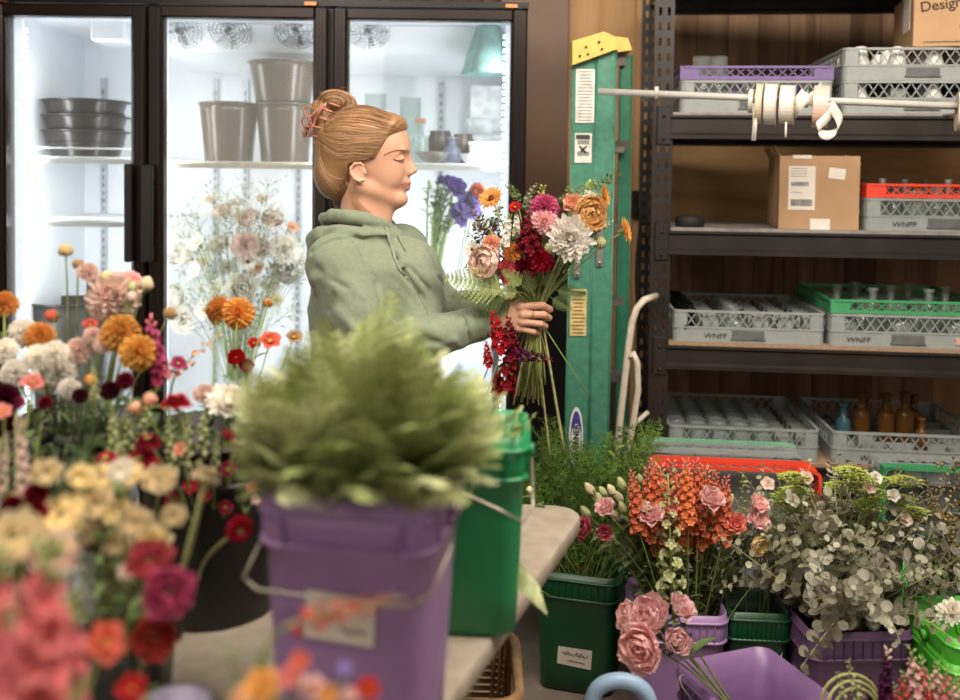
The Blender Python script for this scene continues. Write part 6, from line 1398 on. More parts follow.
# ================================================================ THE WOMAN
from mathutils.bvhtree import BVHTree
PYW = 2.45; PXM = PYW / FPX
def W(px, py, dy=0.0): p = P(px, py, PYW); return Vector((p.x, PYW + dy, p.z))
class SDF:
    """signed distance field on a stretched grid: smooth unions of rounded cones and ellipsoids, meshed with surface nets"""
    def __init__(s, xs, ys, zs):
        s.ax = [np.array(a, np.float32) for a in (xs, ys, zs)]; s.g = np.full((len(xs), len(ys), len(zs)), .08, np.float32)
    def region(s, lo, hi, pad):
        sl = []
        for a, l, h in zip(s.ax, lo, hi):
            i = int(np.searchsorted(a, l - pad)); j = int(np.searchsorted(a, h + pad)); sl.append(slice(max(0, i - 1), min(len(a), j + 1)))
        X = s.ax[0][sl[0]][:, None, None]; Y = s.ax[1][sl[1]][None, :, None]; Z = s.ax[2][sl[2]][None, None, :]
        return tuple(sl), X, Y, Z
    def comb(s, sl, d, k, op):
        a = s.g[sl]
        if op == 'sub':
            h = np.clip(.5 - .5 * (a + d) / k, 0, 1); s.g[sl] = a * (1 - h) + (-d) * h + k * h * (1 - h)
        else:
            h = np.clip(.5 + .5 * (a - d) / k, 0, 1); s.g[sl] = a * (1 - h) + d * h - k * h * (1 - h)
    def cap(s, a, b, r0, r1=None, k=.01, op='add', flat=None):
        r1 = r0 if r1 is None else r1; a = Vector(a); b = Vector(b); R_ = max(r0, r1)
        sl, X, Y, Z = s.region([min(a[i], b[i]) - R_ for i in range(3)], [max(a[i], b[i]) + R_ for i in range(3)], .05)
        ab = b - a; L2_ = max(ab.length_squared, 1e-9)
        t = np.clip(((X - a.x) * ab.x + (Y - a.y) * ab.y + (Z - a.z) * ab.z) / L2_, 0, 1)
        dx, dy, dz = X - (a.x + ab.x * t), Y - (a.y + ab.y * t), Z - (a.z + ab.z * t)
        if flat: dx, dy, dz = dx / flat[0], dy / flat[1], dz / flat[2]
        s.comb(sl, np.sqrt(dx * dx + dy * dy + dz * dz) - (r0 + (r1 - r0) * t), k, op); return s
    def chain(s, pts, r0, r1, k=.008, **kw):
        n = len(pts) - 1
        for i in range(n): s.cap(pts[i], pts[i + 1], r0 + (r1 - r0) * i / n, r0 + (r1 - r0) * (i + 1) / n, k, **kw)
        return s
    def ell(s, c, r, k=.01, op='add', rot=0):
        c = Vector(c); q = max(r[0], r[2]) if rot else 0
        sl, X, Y, Z = s.region([c[i] - max(r[i], q) for i in range(3)], [c[i] + max(r[i], q) for i in range(3)], .05)
        dx, dy, dz = X - c.x, Y - c.y, Z - c.z
        if rot: dx, dz = dx * math.cos(rot) + dz * math.sin(rot), -dx * math.sin(rot) + dz * math.cos(rot)
        q0 = np.sqrt((dx / r[0]) ** 2 + (dy / r[1]) ** 2 + (dz / r[2]) ** 2); q1 = np.sqrt((dx / r[0] ** 2) ** 2 + (dy / r[1] ** 2) ** 2 + (dz / r[2] ** 2) ** 2)
        s.comb(sl, q0 * (q0 - 1) / np.maximum(q1, 1e-6), k, op); return s
    def mesh(s):
        v = s.g; sg = v < 0; nx, ny, nz = v.shape
        c = np.zeros((nx - 1, ny - 1, nz - 1), np.int8)
        for i in (0, 1):
            for j in (0, 1):
                for k in (0, 1): c += sg[i:nx - 1 + i, j:ny - 1 + j, k:nz - 1 + k]
        I = np.argwhere((c > 0) & (c < 8)); idx = -np.ones(c.shape, np.int32); idx[tuple(I.T)] = np.arange(len(I))
        acc = np.zeros((len(I), 3)); cnt = np.zeros(len(I)); co = [(i, j, k) for i in (0, 1) for j in (0, 1) for k in (0, 1)]
        def pos(J): return np.stack([s.ax[q][J[:, q]] for q in range(3)], 1)
        for a in co:
            for b in co:
                if sum(b) - sum(a) == 1 and all(y >= x for x, y in zip(a, b)):
                    A = I + np.array(a); Bq = I + np.array(b); va = v[tuple(A.T)]; vb = v[tuple(Bq.T)]; m = (va < 0) != (vb < 0)
                    t = np.where(m, va / np.where(m, va - vb, 1), 0)[:, None]; pt = pos(A) * (1 - t) + pos(Bq) * t; acc[m] += pt[m]; cnt[m] += 1
        V = acc / np.maximum(cnt, 1)[:, None]; Fq = []
        for ax in range(3):
            o1, o2 = [(1, 2), (2, 0), (0, 1)][ax]; sl0 = [slice(None)] * 3; sl1 = [slice(None)] * 3; sl0[ax] = slice(0, -1); sl1[ax] = slice(1, None)
            d = sg[tuple(sl0)].astype(np.int8) - sg[tuple(sl1)].astype(np.int8)
            E = np.argwhere(d != 0); E = E[(E[:, o1] > 0) & (E[:, o2] > 0) & (E[:, o1] < v.shape[o1] - 1) & (E[:, o2] < v.shape[o2] - 1)]
            sgn = d[tuple(E.T)]; e1 = np.zeros(3, int); e1[o1] = 1; e2 = np.zeros(3, int); e2[o2] = 1
            q = np.stack([idx[tuple((E - e1 - e2).T)], idx[tuple((E - e2).T)], idx[tuple(E.T)], idx[tuple((E - e1).T)]], 1)
            q[sgn < 0] = q[sgn < 0][:, ::-1]; Fq.append(q)
        return V, np.concatenate(Fq)
def axis(*segs):
    out = [];
    for a, b, h in segs:
        n = max(1, int(round((b - a) / h))); out += [a + (b - a) * i / n for i in range(n)]
    out.append(segs[-1][1]); return out
def np_mesh(name, V, Fq, mats_, sm=True):
    me = bpy.data.meshes.new(name); me.from_pydata(V.tolist(), [], Fq.tolist())
    for m in (mats_ if isinstance(mats_, (list, tuple)) else [mats_]): me.materials.append(m)
    me.polygons.foreach_set('use_smooth', [sm] * len(me.polygons)); return me
def relax(V, Fq, it=2, lam=.5):
    n = len(V); E = np.concatenate([Fq[:, [0, 1]], Fq[:, [1, 2]], Fq[:, [2, 3]], Fq[:, [3, 0]]]); E = np.concatenate([E, E[:, ::-1]])
    for _ in range(it):
        a = np.zeros_like(V); c = np.zeros(n); np.add.at(a, E[:, 0], V[E[:, 1]]); np.add.at(c, E[:, 0], 1); V = V * (1 - lam) + lam * a / np.maximum(c, 1)[:, None]
    return V
skin = mat('skin', '#c99a80', .5, var=.03, scale=14, bump=.04, bscale=400, sss=.12, spec=.35); lipm = mat('lips', '#b17a69', .4, var=.03, sss=.1)
X0 = W(365, 180).x
wom = thing('person', 'woman in a sage green hoodie with pinned up strawberry blonde hair holding a bouquet', 'person', loc=(X0, PYW, 0))
PO = Vector((X0, PYW, 0)); INV = Matrix.Translation(-PO)
g = W
xs = axis((g(296, 0).x, g(312, 0).x, .008), (g(312, 0).x, g(424, 0).x, .0024), (g(424, 0).x, g(484, 0).x, .009), (g(484, 0).x, g(556, 0).x, .0026))
ys = axis((PYW - .34, PYW - .175, .009), (PYW - .175, PYW + .09, .0026), (PYW + .09, PYW + .26, .009))
zs = axis((.02, g(365, 345).z, .02), (g(365, 345).z, g(365, 285).z, .0026), (g(365, 285).z, g(365, 232).z, .009), (g(365, 232).z, g(365, 100).z, .0024))
s = SDF(xs, ys, zs); px = PXM
# skull and face
s.ell(g(364, 149), (43 * px, .072, 40 * px)); s.ell(g(384, 146), (25.5 * px, .060, 27 * px), .02); s.ell(g(382, 170), (25 * px, .052, 30 * px), .02)
for q in (-1, 1):
    s.ell(g(389, 174, q * .030), (13 * px, .020, 14 * px), .02); s.cap(g(364, 186, q * .050), g(398, 199, q * .014), .015, .014, .022)
    s.ell(g(403.5, 150.5, q * .022), (4.6 * px, .022, 3.2 * px), .012)
s.ell(g(399.5, 198.5), (8.6 * px, .021, 8.4 * px), .014)
s.ell(g(402, 183), (8.2 * px, .024, 9 * px), .012)
for q in (-1, 1): s.ell(g(410.5, 158.5, q * .036), (8.6 * px, .016, 5.6 * px), .014, 'sub'); s.ell(g(400.4, 159.2, q * .031), (5.2 * px, .0145, 4.7 * px), .003)
s.cap(g(408.6, 156.5), g(413.2, 169), .0056, .0080, .009); s.ell(g(414.2, 170.4), (3.2 * px, .0085, 2.9 * px), .004); s.ell(g(407, 170, 0), (5 * px, .019, 7.5 * px), .008)
for q in (-1, 1): s.ell(g(410.0, 172.6, q * .0105), (3.9 * px, .0062, 2.9 * px), .004)
s.ell(g(407.8, 182.8), (3.0 * px, .017, 2.2 * px), .006); s.ell(g(407.0, 188.2), (3.0 * px, .015, 2.5 * px), .006)
s.cap(g(412, 185.6, -.018), g(412, 185.6, .018), .0026, .0026, .003, 'sub')
for q in (-1, 1): s.cap(g(402.5, 185.8, q * .027), g(408, 185.6, q * .02), .0016, .0016, .003, 'sub')
s.ell(g(409, 194), (3.2 * px, .016, 2.0 * px), .006, 'sub')
# ears: plate, rim, lobe, concha
for q in (-1, 1):
    y = q * .072
    s.ell(g(361.5, 172.5, y), (8.0 * px, .006, 9.6 * px), .006, rot=R(12))
    rim = [g(367, 166, y + q * .002), g(364, 163.8, y + q * .006), g(358.5, 164.3, y + q * .008), g(355, 168.5, y + q * .010), g(355.3, 174, y + q * .009), g(359, 179, y + q * .007), g(363.5, 181.5, y + q * .005), g(367.5, 180.0, y + q * .003)]
    s.chain(rim, .0034, .0042, .003); s.ell(g(363.2, 172.5, y + q * .009), (4.4 * px, .0062, 5.4 * px), .003, 'sub'); s.ell(g(368.6, 173, y + q * .003), (1.8 * px, .004, 2.4 * px), .003)
# neck, trunk, arms
s.cap(g(362, 192), g(358, 238, .0), .051, .054, .025); s.cap(g(384, 200), g(378, 236), .028, .03, .03)
s.ell(g(362, 268), (.105, .15, .085), .04); s.ell(g(362, 300), (.10, .135, .16), .04); s.ell(g(366, 400), (.105, .13, .20), .05); s.ell(g(362, 480), (.12, .165, .14), .05)
SR, ER, WR = g(339, 256, -.135), g(388, 338, -.205), g(490, 318, -.115)
SL, EL, WL = g(398, 250, .135), g(440, 318, .135), g(506, 306, -.015)
s.cap(SR, ER, .044, .036, .03); s.cap(ER, WR, .036, .023, .02); s.cap(SL, EL, .044, .036, .03); s.cap(EL, WL, .036, .023, .02)
for q in (-1, 1): s.cap(Vector((X0, PYW + q * .09, .85)), Vector((X0 + .01, PYW + q * .09, .48)), .075, .05, .03); s.cap(Vector((X0 + .01, PYW + q * .09, .48)), Vector((X0 - .01, PYW + q * .095, .10)), .05, .035, .02); s.ell((X0 + .05, PYW + q * .10, .05), (.12, .042, .035), .02)
# right hand: back of the hand, four fingers curled round the stems, thumb behind
s.cap(g(487, 319, -.115), g(501, 315, -.122), .0205, .022, .012, flat=(1, .8, 1.15)); s.ell(g(509, 311.5, -.126), (17 * px, .0135, 14.0 * px), .012)
kn = [((518, 300, -.131), (539, 298.2, -.140), (546.5, 303, -.121), (540.5, 305.5, -.102), .0092), ((520, 307, -.136), (540, 306.8, -.145), (545.5, 311, -.122), (538, 312.5, -.101), .0092),
      ((519, 314, -.134), (537, 315.5, -.142), (542, 319, -.120), (535.5, 320, -.101), .0087), ((516, 320.5, -.129), (531, 323.6, -.134), (535.5, 326, -.115), (530, 326.8, -.099), .0078)]
for a, b, c, d, r in kn:
    s.cap(g(*a), g(*b), r * 1.05, r * .98, .0035); s.cap(g(*b), g(*c), r * .98, r * .92, .002); s.cap(g(*c), g(*d), r * .92, r * .82, .002); s.ell(g(a[0] + 1, a[1] + .3, a[2] - .001), (r * 1.25,) * 3, .006)
s.cap(g(504, 304, -.112), g(520, 297.5, -.095), .0125, .0105, .01); s.cap(g(520, 297.5, -.095), g(534, 297.5, -.094), .0102, .0088, .003)
# left hand cupped behind the bouquet
s.ell(g(515, 303, -.022), (14 * px, .014, 13 * px), .012)
for i in range(4): z = 296 + i * 7; s.cap(g(522, z, -.022), g(538, z - 1, -.03), .0085, .008, .004); s.cap(g(538, z - 1, -.03), g(543, z, -.052), .008, .007, .003)
s.cap(g(510, 296, -.03), g(524, 290, -.05), .010, .0085, .008)
V, Fq = s.mesh(); V = relax(V, Fq, 1, .35); V = V - np.array(PO)
me = np_mesh('body', V, Fq, [skin, lipm])
# lip colour by place
cen = V[Fq].mean(1) + np.array(PO); u0 = g(402.5, 185.6); lipc = g(408.4, 185.8)
mi = ((((cen[:, 0] - lipc.x) / (6.6 * px)) ** 2 + ((cen[:, 2] - lipc.z) / (4.2 * px)) ** 2) < 1) & (cen[:, 0] > g(401.5, 185).x)
me.polygons.foreach_set('material_index', mi.astype(np.int32)); me.update()
link('body', me, wom)
bvh = BVHTree.FromPolygons([Vector(v) + PO for v in V.tolist()], Fq.tolist())
def onface(x, y, off=.0006, side=-1):
    o = W(x, y, side * .3); h = bvh.ray_cast(o, Vector((0, -side, 0)))
    return (h[0] + Vector((0, side * off, 0)) - PO) if h[0] is not None else None
browm = mat('eyebrow_hair', '#a87850', .7, var=.1); lash = mat('eyelash', '#3b251a', .6)
def facecurve(name, pts, r, m_, side=-1, flat=.5):
    q = [onface(x, y, .0004, side) for x, y in pts]; q = [p for p in q if p is not None]
    if len(q) > 1: n = len(q); MB().tube(q, [r * (.45 + .55 * math.sin(PI * (.15 + .8 * i / (n - 1)))) for i in range(n)], 6, flat=flat).build(name, m_, wom)
for sd in (-1, 1):
    facecurve('eyebrow', [(386.5, 156.3), (389, 154.2), (392, 152.6), (396, 151.2), (400, 150.6), (403.5, 150.6), (406, 151)], .0028, browm, sd)
    facecurve('eyelashes', [(395.2, 159.2), (397, 160.4), (399.5, 161.2), (402, 161.0), (404, 160.2), (405.2, 159.4)], .0024, lash, sd)
    facecurve('eyelid_crease', [(395.6, 157.2), (398, 156.2), (401, 155.8), (404, 156.4)], .0005, mat('skin_shadow', '#a86f52', .6, var=.02), sd)
pearl = mat('pearl', '#eee6d8', .2, var=.02, coat=.5)
for i, (x, y) in enumerate(((365.2, 180.0), (368.4, 179.4))):
    q = onface(x, y, .002); 
    if q is not None: MB().ell(q, .0024 if i else .003, 10).build('pearl_earring', pearl, wom)
gold = mat('gold', '#c9a155', .25, metal=1, var=.03)
c = g(530.5, 306.9, -.1405) - PO; MB().lathe([(.0096 + .0009 * math.cos(a), .0012 * math.sin(a)) for a in [2 * PI * k / 6 for k in range(7)]], 24, M=aim(c, (g(540, 306.8, -.145) - g(520, 307, -.136)))).build('ring', gold, wom)
# ---- hair
def hairmat():
    m = mat('hair', '#8c6844', .42, var=.28, scale=8, spec=.5, sheen=.1, hue=0); return m
hm = hairmat(); hd = mat('hair_dark', '#6a4628', .5, var=.2); hl = mat('hair_light', '#b08a60', .4, var=.15)
caps = [(g(361, 148.5), (47 * px, .083, 43.5 * px)), (g(389, 127), (19 * px, .062, 14 * px)), (g(337, 172), (23.5 * px, .060, 29 * px)), (g(330, 140), (16 * px, .055, 22 * px))]
xs = axis((g(300, 0).x, g(412, 0).x, .003)); ys = axis((PYW - .11, PYW + .11, .004)); zs = axis((g(365, 214).z, g(365, 84).z, .003))
s = SDF(xs, ys, zs)
for c, r in caps: s.ell(c, r, .012)
# cut the face away along the hairline
X = s.ax[0][:, None, None]; Z = s.ax[2][None, None, :]; Yh = np.abs(s.ax[1][None, :, None] - PYW)
def half(p, q):
    p, q = g(*p), g(*q); d = Vector((q.x - p.x, 0, q.z - p.z)).normalized(); n = Vector((-d.z, 0, d.x)); return (X - p.x) * n.x + (Z - p.z) * n.z
d1 = half((409, 120), (377, 160)) * -1; d2 = half((376, 158), (350, 166)) * -1; d3 = half((351, 160), (349, 215)) * -1
# face side: positive where point is on the face side of each line
cut = -np.maximum(-d1 if half((409, 120), (377, 160)).flat[0] > 1e9 else 0, 0) if False else None
fx = X + 0 * Yh; 
def side_of(p, q):
    v = half(p, q); t = g(400, 175); p0, q0 = g(*p), g(*q); d = Vector((q0.x - p0.x, 0, q0.z - p0.z)).normalized(); n = Vector((-d.z, 0, d.x)); sgn = 1 if (t.x - p0.x) * n.x + (t.z - p0.z) * n.z > 0 else -1
    return -v * sgn          # negative on the face side
A_ = side_of((410, 127), (390, 139)); B_ = side_of((392, 136), (375, 163)); C_ = side_of((378, 159), (349, 166)); D_ = side_of((352, 160), (351, 215))
face = np.maximum(A_, B_); low = np.maximum(D_, C_)
faceall = np.minimum(face, low)
s.g = np.maximum(s.g, -(faceall + 0 * Yh) + 0)
# bun
s.ell(g(338, 101), (19 * px, .036, 11.5 * px), .006, rot=R(-12)); s.ell(g(322, 116), (11 * px, .034, 17 * px), .008, rot=R(20)); s.ell(g(351, 108), (5 * px, .02, 4 * px), .004, 'sub')
V, Fq = s.mesh(); V = relax(V, Fq, 3, .5)
hb = link('hair', np_mesh('hair', V - np.array(PO), Fq, hm), wom)
hbvh = BVHTree.FromPolygons([Vector(v) for v in V.tolist()], Fq.tolist())
rs = random.Random(5)
def strand(pts, sd, r, m):
    c = [Vector((*p, 0)) for p in pts]; out = []
    n = 14
    for i in range(n + 1):
        t = i / n * (len(c) - 1); j = min(int(t), len(c) - 2); f = t - j
        p0 = c[max(j - 1, 0)]; p1 = c[j]; p2 = c[j + 1]; p3 = c[min(j + 2, len(c) - 1)]
        q = .5 * ((2 * p1) + (p2 - p0) * f + (2 * p0 - 5 * p1 + 4 * p2 - p3) * f * f + (3 * p1 - p0 - 3 * p2 + p3) * f ** 3)
        o = W(q.x, q.y, sd * .3); h = hbvh.ray_cast(o, Vector((0, -sd, 0)))
        if h[0] is not None: out.append(h[0] + Vector((0, sd * .0004, 0)) - PO)
    if len(out) > 3: k = len(out); m.tube(out, [r * (.3 + .7 * math.sin(PI * (i + .5) / k)) for i in range(k)], 5, flat=.6)
groups = {0: MB(), 1: MB(), 2: MB()}
for sd in (-1, 1):
    for i in range(210):
        f = rs.random(); j = lambda a: rs.uniform(-a, a)
        if f < .45:   # forehead to the clip over the crown
            u_ = rs.random(); st = (406 - 15 * u_ + j(1), 124 + 14 * u_ + j(1)); mid = (372 - 10 * u_, 109 + 30 * u_ + j(2)); m2 = (345 - 4 * u_, 112 + 22 * u_ + j(2)); en = (328 + j(2), 122 + 14 * u_ + j(2))
            pts = [st, mid, m2, en]
        elif f < .75:  # temple and over the ear
            u_ = rs.random(); st = (391 - 20 * u_ + j(1), 137 + 25 * u_ + j(1)); mid = (364 - 6 * u_, 138 + 22 * u_ + j(2)); m2 = (342 - 2 * u_, 140 + 20 * u_ + j(2)); en = (322 + j(2), 134 + 12 * u_ + j(2)); pts = [st, mid, m2, en]
        else:          # nape sweeping up
            u_ = rs.random(); pts = [(349 - 8 * u_ + j(1), 176 + 22 * u_), (337 - 6 * u_ + j(2), 176 + 10 * u_), (326 - 5 * u_ + j(1), 165 + j(3)), (321 - 4 * u_ + j(2), 142)]
        strand(pts, sd, rs.uniform(.0008, .0018), groups[rs.choice((0, 0, 1, 1, 2))])
for i in range(50):   # bun coils
    sd = rs.choice((-1, -1, 1)); q = rs.uniform(.4, 1); a0 = rs.uniform(-.6, .4); pts = [(336 + 20 * q * math.cos(a), 104 - 13 * q * math.sin(a)) for a in [a0 + k * .8 for k in range(5)]]
    strand(pts, sd, rs.uniform(.0012, .0024), groups[rs.choice((0, 1, 2))])
for k, mm in groups.items(): mm.build('hair_strands', [hm, hl, hd][k], hb)
m = MB()   # loose wisps at nape, crown and before the ear
for i in range(34):
    c0 = rs.choice(((335, 198), (342, 203), (325, 190), (340, 92), (322, 96), (350, 98), (345, 206))); a = rs.uniform(0, 6.28); r = rs.uniform(3, 8); pts = [W(c0[0] + r * t * math.cos(a + t * 2.2), c0[1] + r * t * math.sin(a + t * 2.2), rs.uniform(-.03, .03)) - PO for t in (0, .4, .8, 1.2, 1.5)]; m.tube(pts, .00035, 4)
for i in range(7):
    x = 352 + i * 1.2; pts = [W(x - 2, 182, -.066), W(x, 192, -.062), W(x + 3, 202, -.058), W(x + 8 + i, 212, -.054)]; m.tube([p - PO for p in pts], .0007, 4)
m.build('loose_hair', hl, hb)
# claw clip
clipm = mat('tortoise_clip', '#b0705a', .15, var=.35, scale=60, coat=.6); clips = MB()
sp0 = [(329, 104), (324, 110), (319, 118), (315, 127), (313, 136)]
clips.tube([W(x, y, -.040) - PO for x, y in sp0], .0042, 8); clips.tube([W(x - 6, y - 1, -.012) - PO for x, y in sp0], .0042, 8)
for x, y in sp0:
    clips.tube([W(x, y, -.040) - PO, W(x + 6, y + 1.5, -.045) - PO, W(x + 12, y + 3.5, -.036) - PO, W(x + 14, y + 4.4, -.026) - PO], [.003, .003, .0026, .0014], 7)
    clips.tube([W(x - 6, y - 1, -.012) - PO, W(x - 9, y + 1, .0) - PO, W(x - 8, y + 3, .014) - PO], .0028, 7)
for (x, y) in ((310, 112), (308, 122), (309, 132)):
    pts = [W(x + 4.5 * math.cos(a), y + 5 * math.sin(a), -.02) - PO for a in [2 * PI * k / 12 for k in range(13)]]; clips.tube(pts, .0028, 7)
clips.tube([W(318, 112, -.03) - PO, W(311, 118, -.02) - PO, W(311, 128, -.02) - PO], .003, 7); clips.build('hair_claw_clip', clipm, wom)

# ---- hoodie
sage = mat('sage_fleece', '#7f8a74', .92, var=.05, scale=120, bump=.25, bscale=700, sheen=.25, spec=.15)
xs = axis((g(296, 0).x, g(500, 0).x, .004)); ys = axis((PYW - .33, PYW + .10, .0045), (PYW + .10, PYW + .27, .008)); zs = axis((.78, 1.05, .009), (1.05, g(365, 200).z, .004))
s = SDF(xs, ys, zs)
s.ell(g(366, 272, .0), (.128, .175, .10), .05); s.ell(g(358, 312, 0), (.128, .165, .17), .05); s.ell(g(364, 385, 0), (.135, .165, .17), .05); s.ell(g(364, 430, 0), (.14, .17, .10), .04)
s.cap(SR + Vector((.008, 0, -.012)), SL + Vector((-.01, 0, -.01)), .060, .060, .04)
s.cap(SR + Vector((.006, 0, 0)), ER, .063, .060, .035); s.ell(ER.lerp(SR, .42) + Vector((-.010, .01, 0)), (.064, .07, .08), .03)
s.cap(ER, WR + Vector((-.035, 0, .002)), .061, .044, .025); s.cap(SL, EL, .066, .056, .03); s.cap(EL, WL + Vector((-.03, .01, 0)), .056, .042, .02)
s.cap(WR + Vector((-.035, .0, .002)), WR + Vector((-.030, 0, .002)), .042, .042, .008)
# chest front turned to the room
s.ell(g(410, 272, -.02), (.085, .11, .09), .05); s.ell(g(414, 310, -.01), (.08, .12, .11), .05)
# seams and folds cut as shallow grooves
def groove(pts, r=.006, k=.008, dy=None):
    for a, b in zip(pts[:-1], pts[1:]): s.cap(a, b, r, r, k, 'sub')
def surf(x, y, off=0):
    o = W(x, y, -.32); j = int(np.searchsorted(s.ax[0], o.x)); k = int(np.searchsorted(s.ax[2], o.z)); col = s.g[j, :, k]; i = np.argmax(col < 0)
    return Vector((o.x, float(s.ax[1][i]) + off, o.z)) if col[i] < 0 else None
def sg(pts, r=.006, k=.008, off=-.002):
    q = [surf(x, y, off) for x, y in pts]; q = [p for p in q if p is not None]
    if len(q) > 1: groove(q, r, k)
def ridge(pts, r=.008, k=.014, off=.002):
    q = [surf(x, y, off) for x, y in pts]; q = [p for p in q if p is not None]
    for a, b in zip(q[:-1], q[1:]): s.cap(a, b, r, r * .7, k)
sg([(362, 240), (374, 258), (384, 276), (389, 294), (390, 306)], .005); sg([(330, 262), (346, 270), (362, 278)], .007, .012); sg([(320, 285), (326, 302), (336, 322)], .007, .012); sg([(346, 286), (340, 300), (345, 318)], .006, .012)
sg([(398, 250), (410, 270), (422, 288), (433, 306)], .005, .006); sg([(430, 250), (440, 275), (450, 300)], .005, .01); sg([(412, 262), (424, 276), (432, 286)], .004, .01)
ridge([(340, 266), (356, 272), (372, 286), (380, 300)], .007); ridge([(326, 270), (322, 290), (330, 312)], .007); ridge([(352, 300), (366, 312), (384, 318)], .008); ridge([(402, 322), (420, 316), (440, 320)], .007); sg([(410, 330), (430, 326), (452, 333)], .006, .012); ridge([(440, 332), (456, 328), (464, 336)], .006)
sg([(465, 306), (468, 318), (471, 332), (474, 346)], .0035, .005)
# hood: a soft doubled roll round the neck and a bag hanging behind
def roll(pts, r0, k):
    for a, b in zip(pts[:-1], pts[1:]): s.cap(g(*a), g(*b), r0, r0, k)
for q in (-1, 1):
    roll([(392, 226, q * .012), (384, 223, q * .052), (370, 219, q * .078), (352, 215, q * .084), (336, 214, q * .066), (327, 217, q * .03), (324, 218, 0)], .0165, .005)
    roll([(394, 236, q * .02), (384, 236, q * .062), (366, 234, q * .098), (345, 232, q * .104), (328, 233, q * .078), (318, 238, q * .035), (316, 240, 0)], .023, .006)
    for pth in ([(391, 232.5), (377, 232), (362, 230), (346, 231), (334, 236), (323, 243), (314, 256)],): sg([(x, y + 5) for x, y in pth], .007, .006, 0) if q == -1 else None
s.ell(g(324, 250, 0), (.036, .085, .062), .016); s.ell(g(321, 262, 0), (.030, .07, .055), .02)
s.cap(g(366, 240), g(364, 190), .056, .062, .006, 'sub'); s.cap(g(384, 238), g(388, 200), .030, .04, .006, 'sub')
# noise wrinkles
V, Fq = s.mesh(); V = relax(V, Fq, 3, .5)
V2 = V.copy()
cN = V.mean(0)
n1 = np.array([noise.noise(Vector((v[0] * 14, v[1] * 14, v[2] * 22))) * .0060 + noise.noise(Vector((v[0] * 40 + v[2] * 30, v[1] * 40, v[2] * 18))) * .0020 for v in V])
me0 = np_mesh('tmp', V, Fq, sage); me0.update(); nr = np.array([list(v.normal) for v in me0.vertices]); bpy.data.meshes.remove(me0)
V2 = V + nr * n1[:, None]
hoodie = link('hoodie', np_mesh('hoodie', V2 - np.array(PO), Fq, sage), wom)
hob = BVHTree.FromPolygons([Vector(v) for v in V2.tolist()], Fq.tolist())
def onh(x, y, off):
    h = hob.ray_cast(W(x, y, -.4), Vector((0, 1, 0))); return h[0] + Vector((0, -off, 0)) - PO if h[0] is not None else None
cord = mat('sage_cord', '#86917a', .9, var=.05)
for pts in ([(388.5, 226), (391, 234), (395, 244), (399, 254), (404, 264), (409, 271)], [(396, 226), (400, 234), (405, 242), (409, 247)]):
    q = [onh(x, y, .003) for x, y in pts]; q = [p for p in q if p is not None]
    o = MB().tube(q, .0038, 8).build('drawstring', cord, hoodie); e = q[-1]; MB().tube([e, e + Vector((.006, 0, -.010))], .0038, 8).build('cord_end', cord, o)
# zipper / centre seam line and kangaroo pocket stitch
q = [onh(x, y, .0008) for x, y in [(392 + i * 4.2, 236 + i * 7.6) for i in range(11)]]; q = [p for p in q if p is not None]; MB().tube(q, .0012, 5).build('centre_seam', cord, hoodie)
# ribbed cuff
m = MB(); a = WR + Vector((-.037, 0, .004)) - PO; b = WR + Vector((.004, .0, -.0)) - PO; n = 60
rr = []
for f, r in ((0, .040), (.12, .0385), (.5, .036), (.9, .0335), (1, .030), (.95, .027)):
    c = a.lerp(b, f); x, y, z = frame_of(b - a); rr.append([c + x * math.cos(t) * r * (1 + (.02 if i % 2 else -.02)) + y * math.sin(t) * r * (1 + (.02 if i % 2 else -.02)) for i, t in enumerate([2 * PI * k / n for k in range(n)])])
m.loft(rr, cap=(False, False)); m.build('ribbed_cuff', sage, hoodie)
# trousers and shoes, hidden behind the table
s = SDF(axis((X0 - .25, X0 + .25, .012)), axis((PYW - .28, PYW + .28, .012)), axis((.0, 1.0, .014)))
s.ell((X0, PYW, .84), (.15, .19, .12), .03)
for q in (-1, 1): s.cap((X0, PYW + q * .09, .82), (X0 + .01, PYW + q * .09, .48), .098, .075, .03); s.cap((X0 + .01, PYW + q * .09, .48), (X0 - .01, PYW + q * .095, .09), .075, .065, .02)
V, Fq = s.mesh(); link('trousers', np_mesh('trousers', V - np.array(PO), Fq, mat('blue_denim', '#3b4658', .9, var=.12, scale=90)), wom)
s = SDF(axis((X0 - .14, X0 + .22, .006)), axis((PYW - .2, PYW + .2, .006)), axis((-.012, .14, .006)))
for q in (-1, 1): s.cap((X0 - .04, PYW + q * .1, .045), (X0 + .13, PYW + q * .105, .032), .045, .036, .02); s.cap((X0 - .02, PYW + q * .1, .06), (X0 - .02, PYW + q * .1, .10), .048, .046, .02)
V, Fq = s.mesh(); V[:, 2] = np.maximum(V[:, 2], .001); link('shoes', np_mesh('shoes', V - np.array(PO), Fq, mat('black_leather', '#1d1a19', .5)), wom)
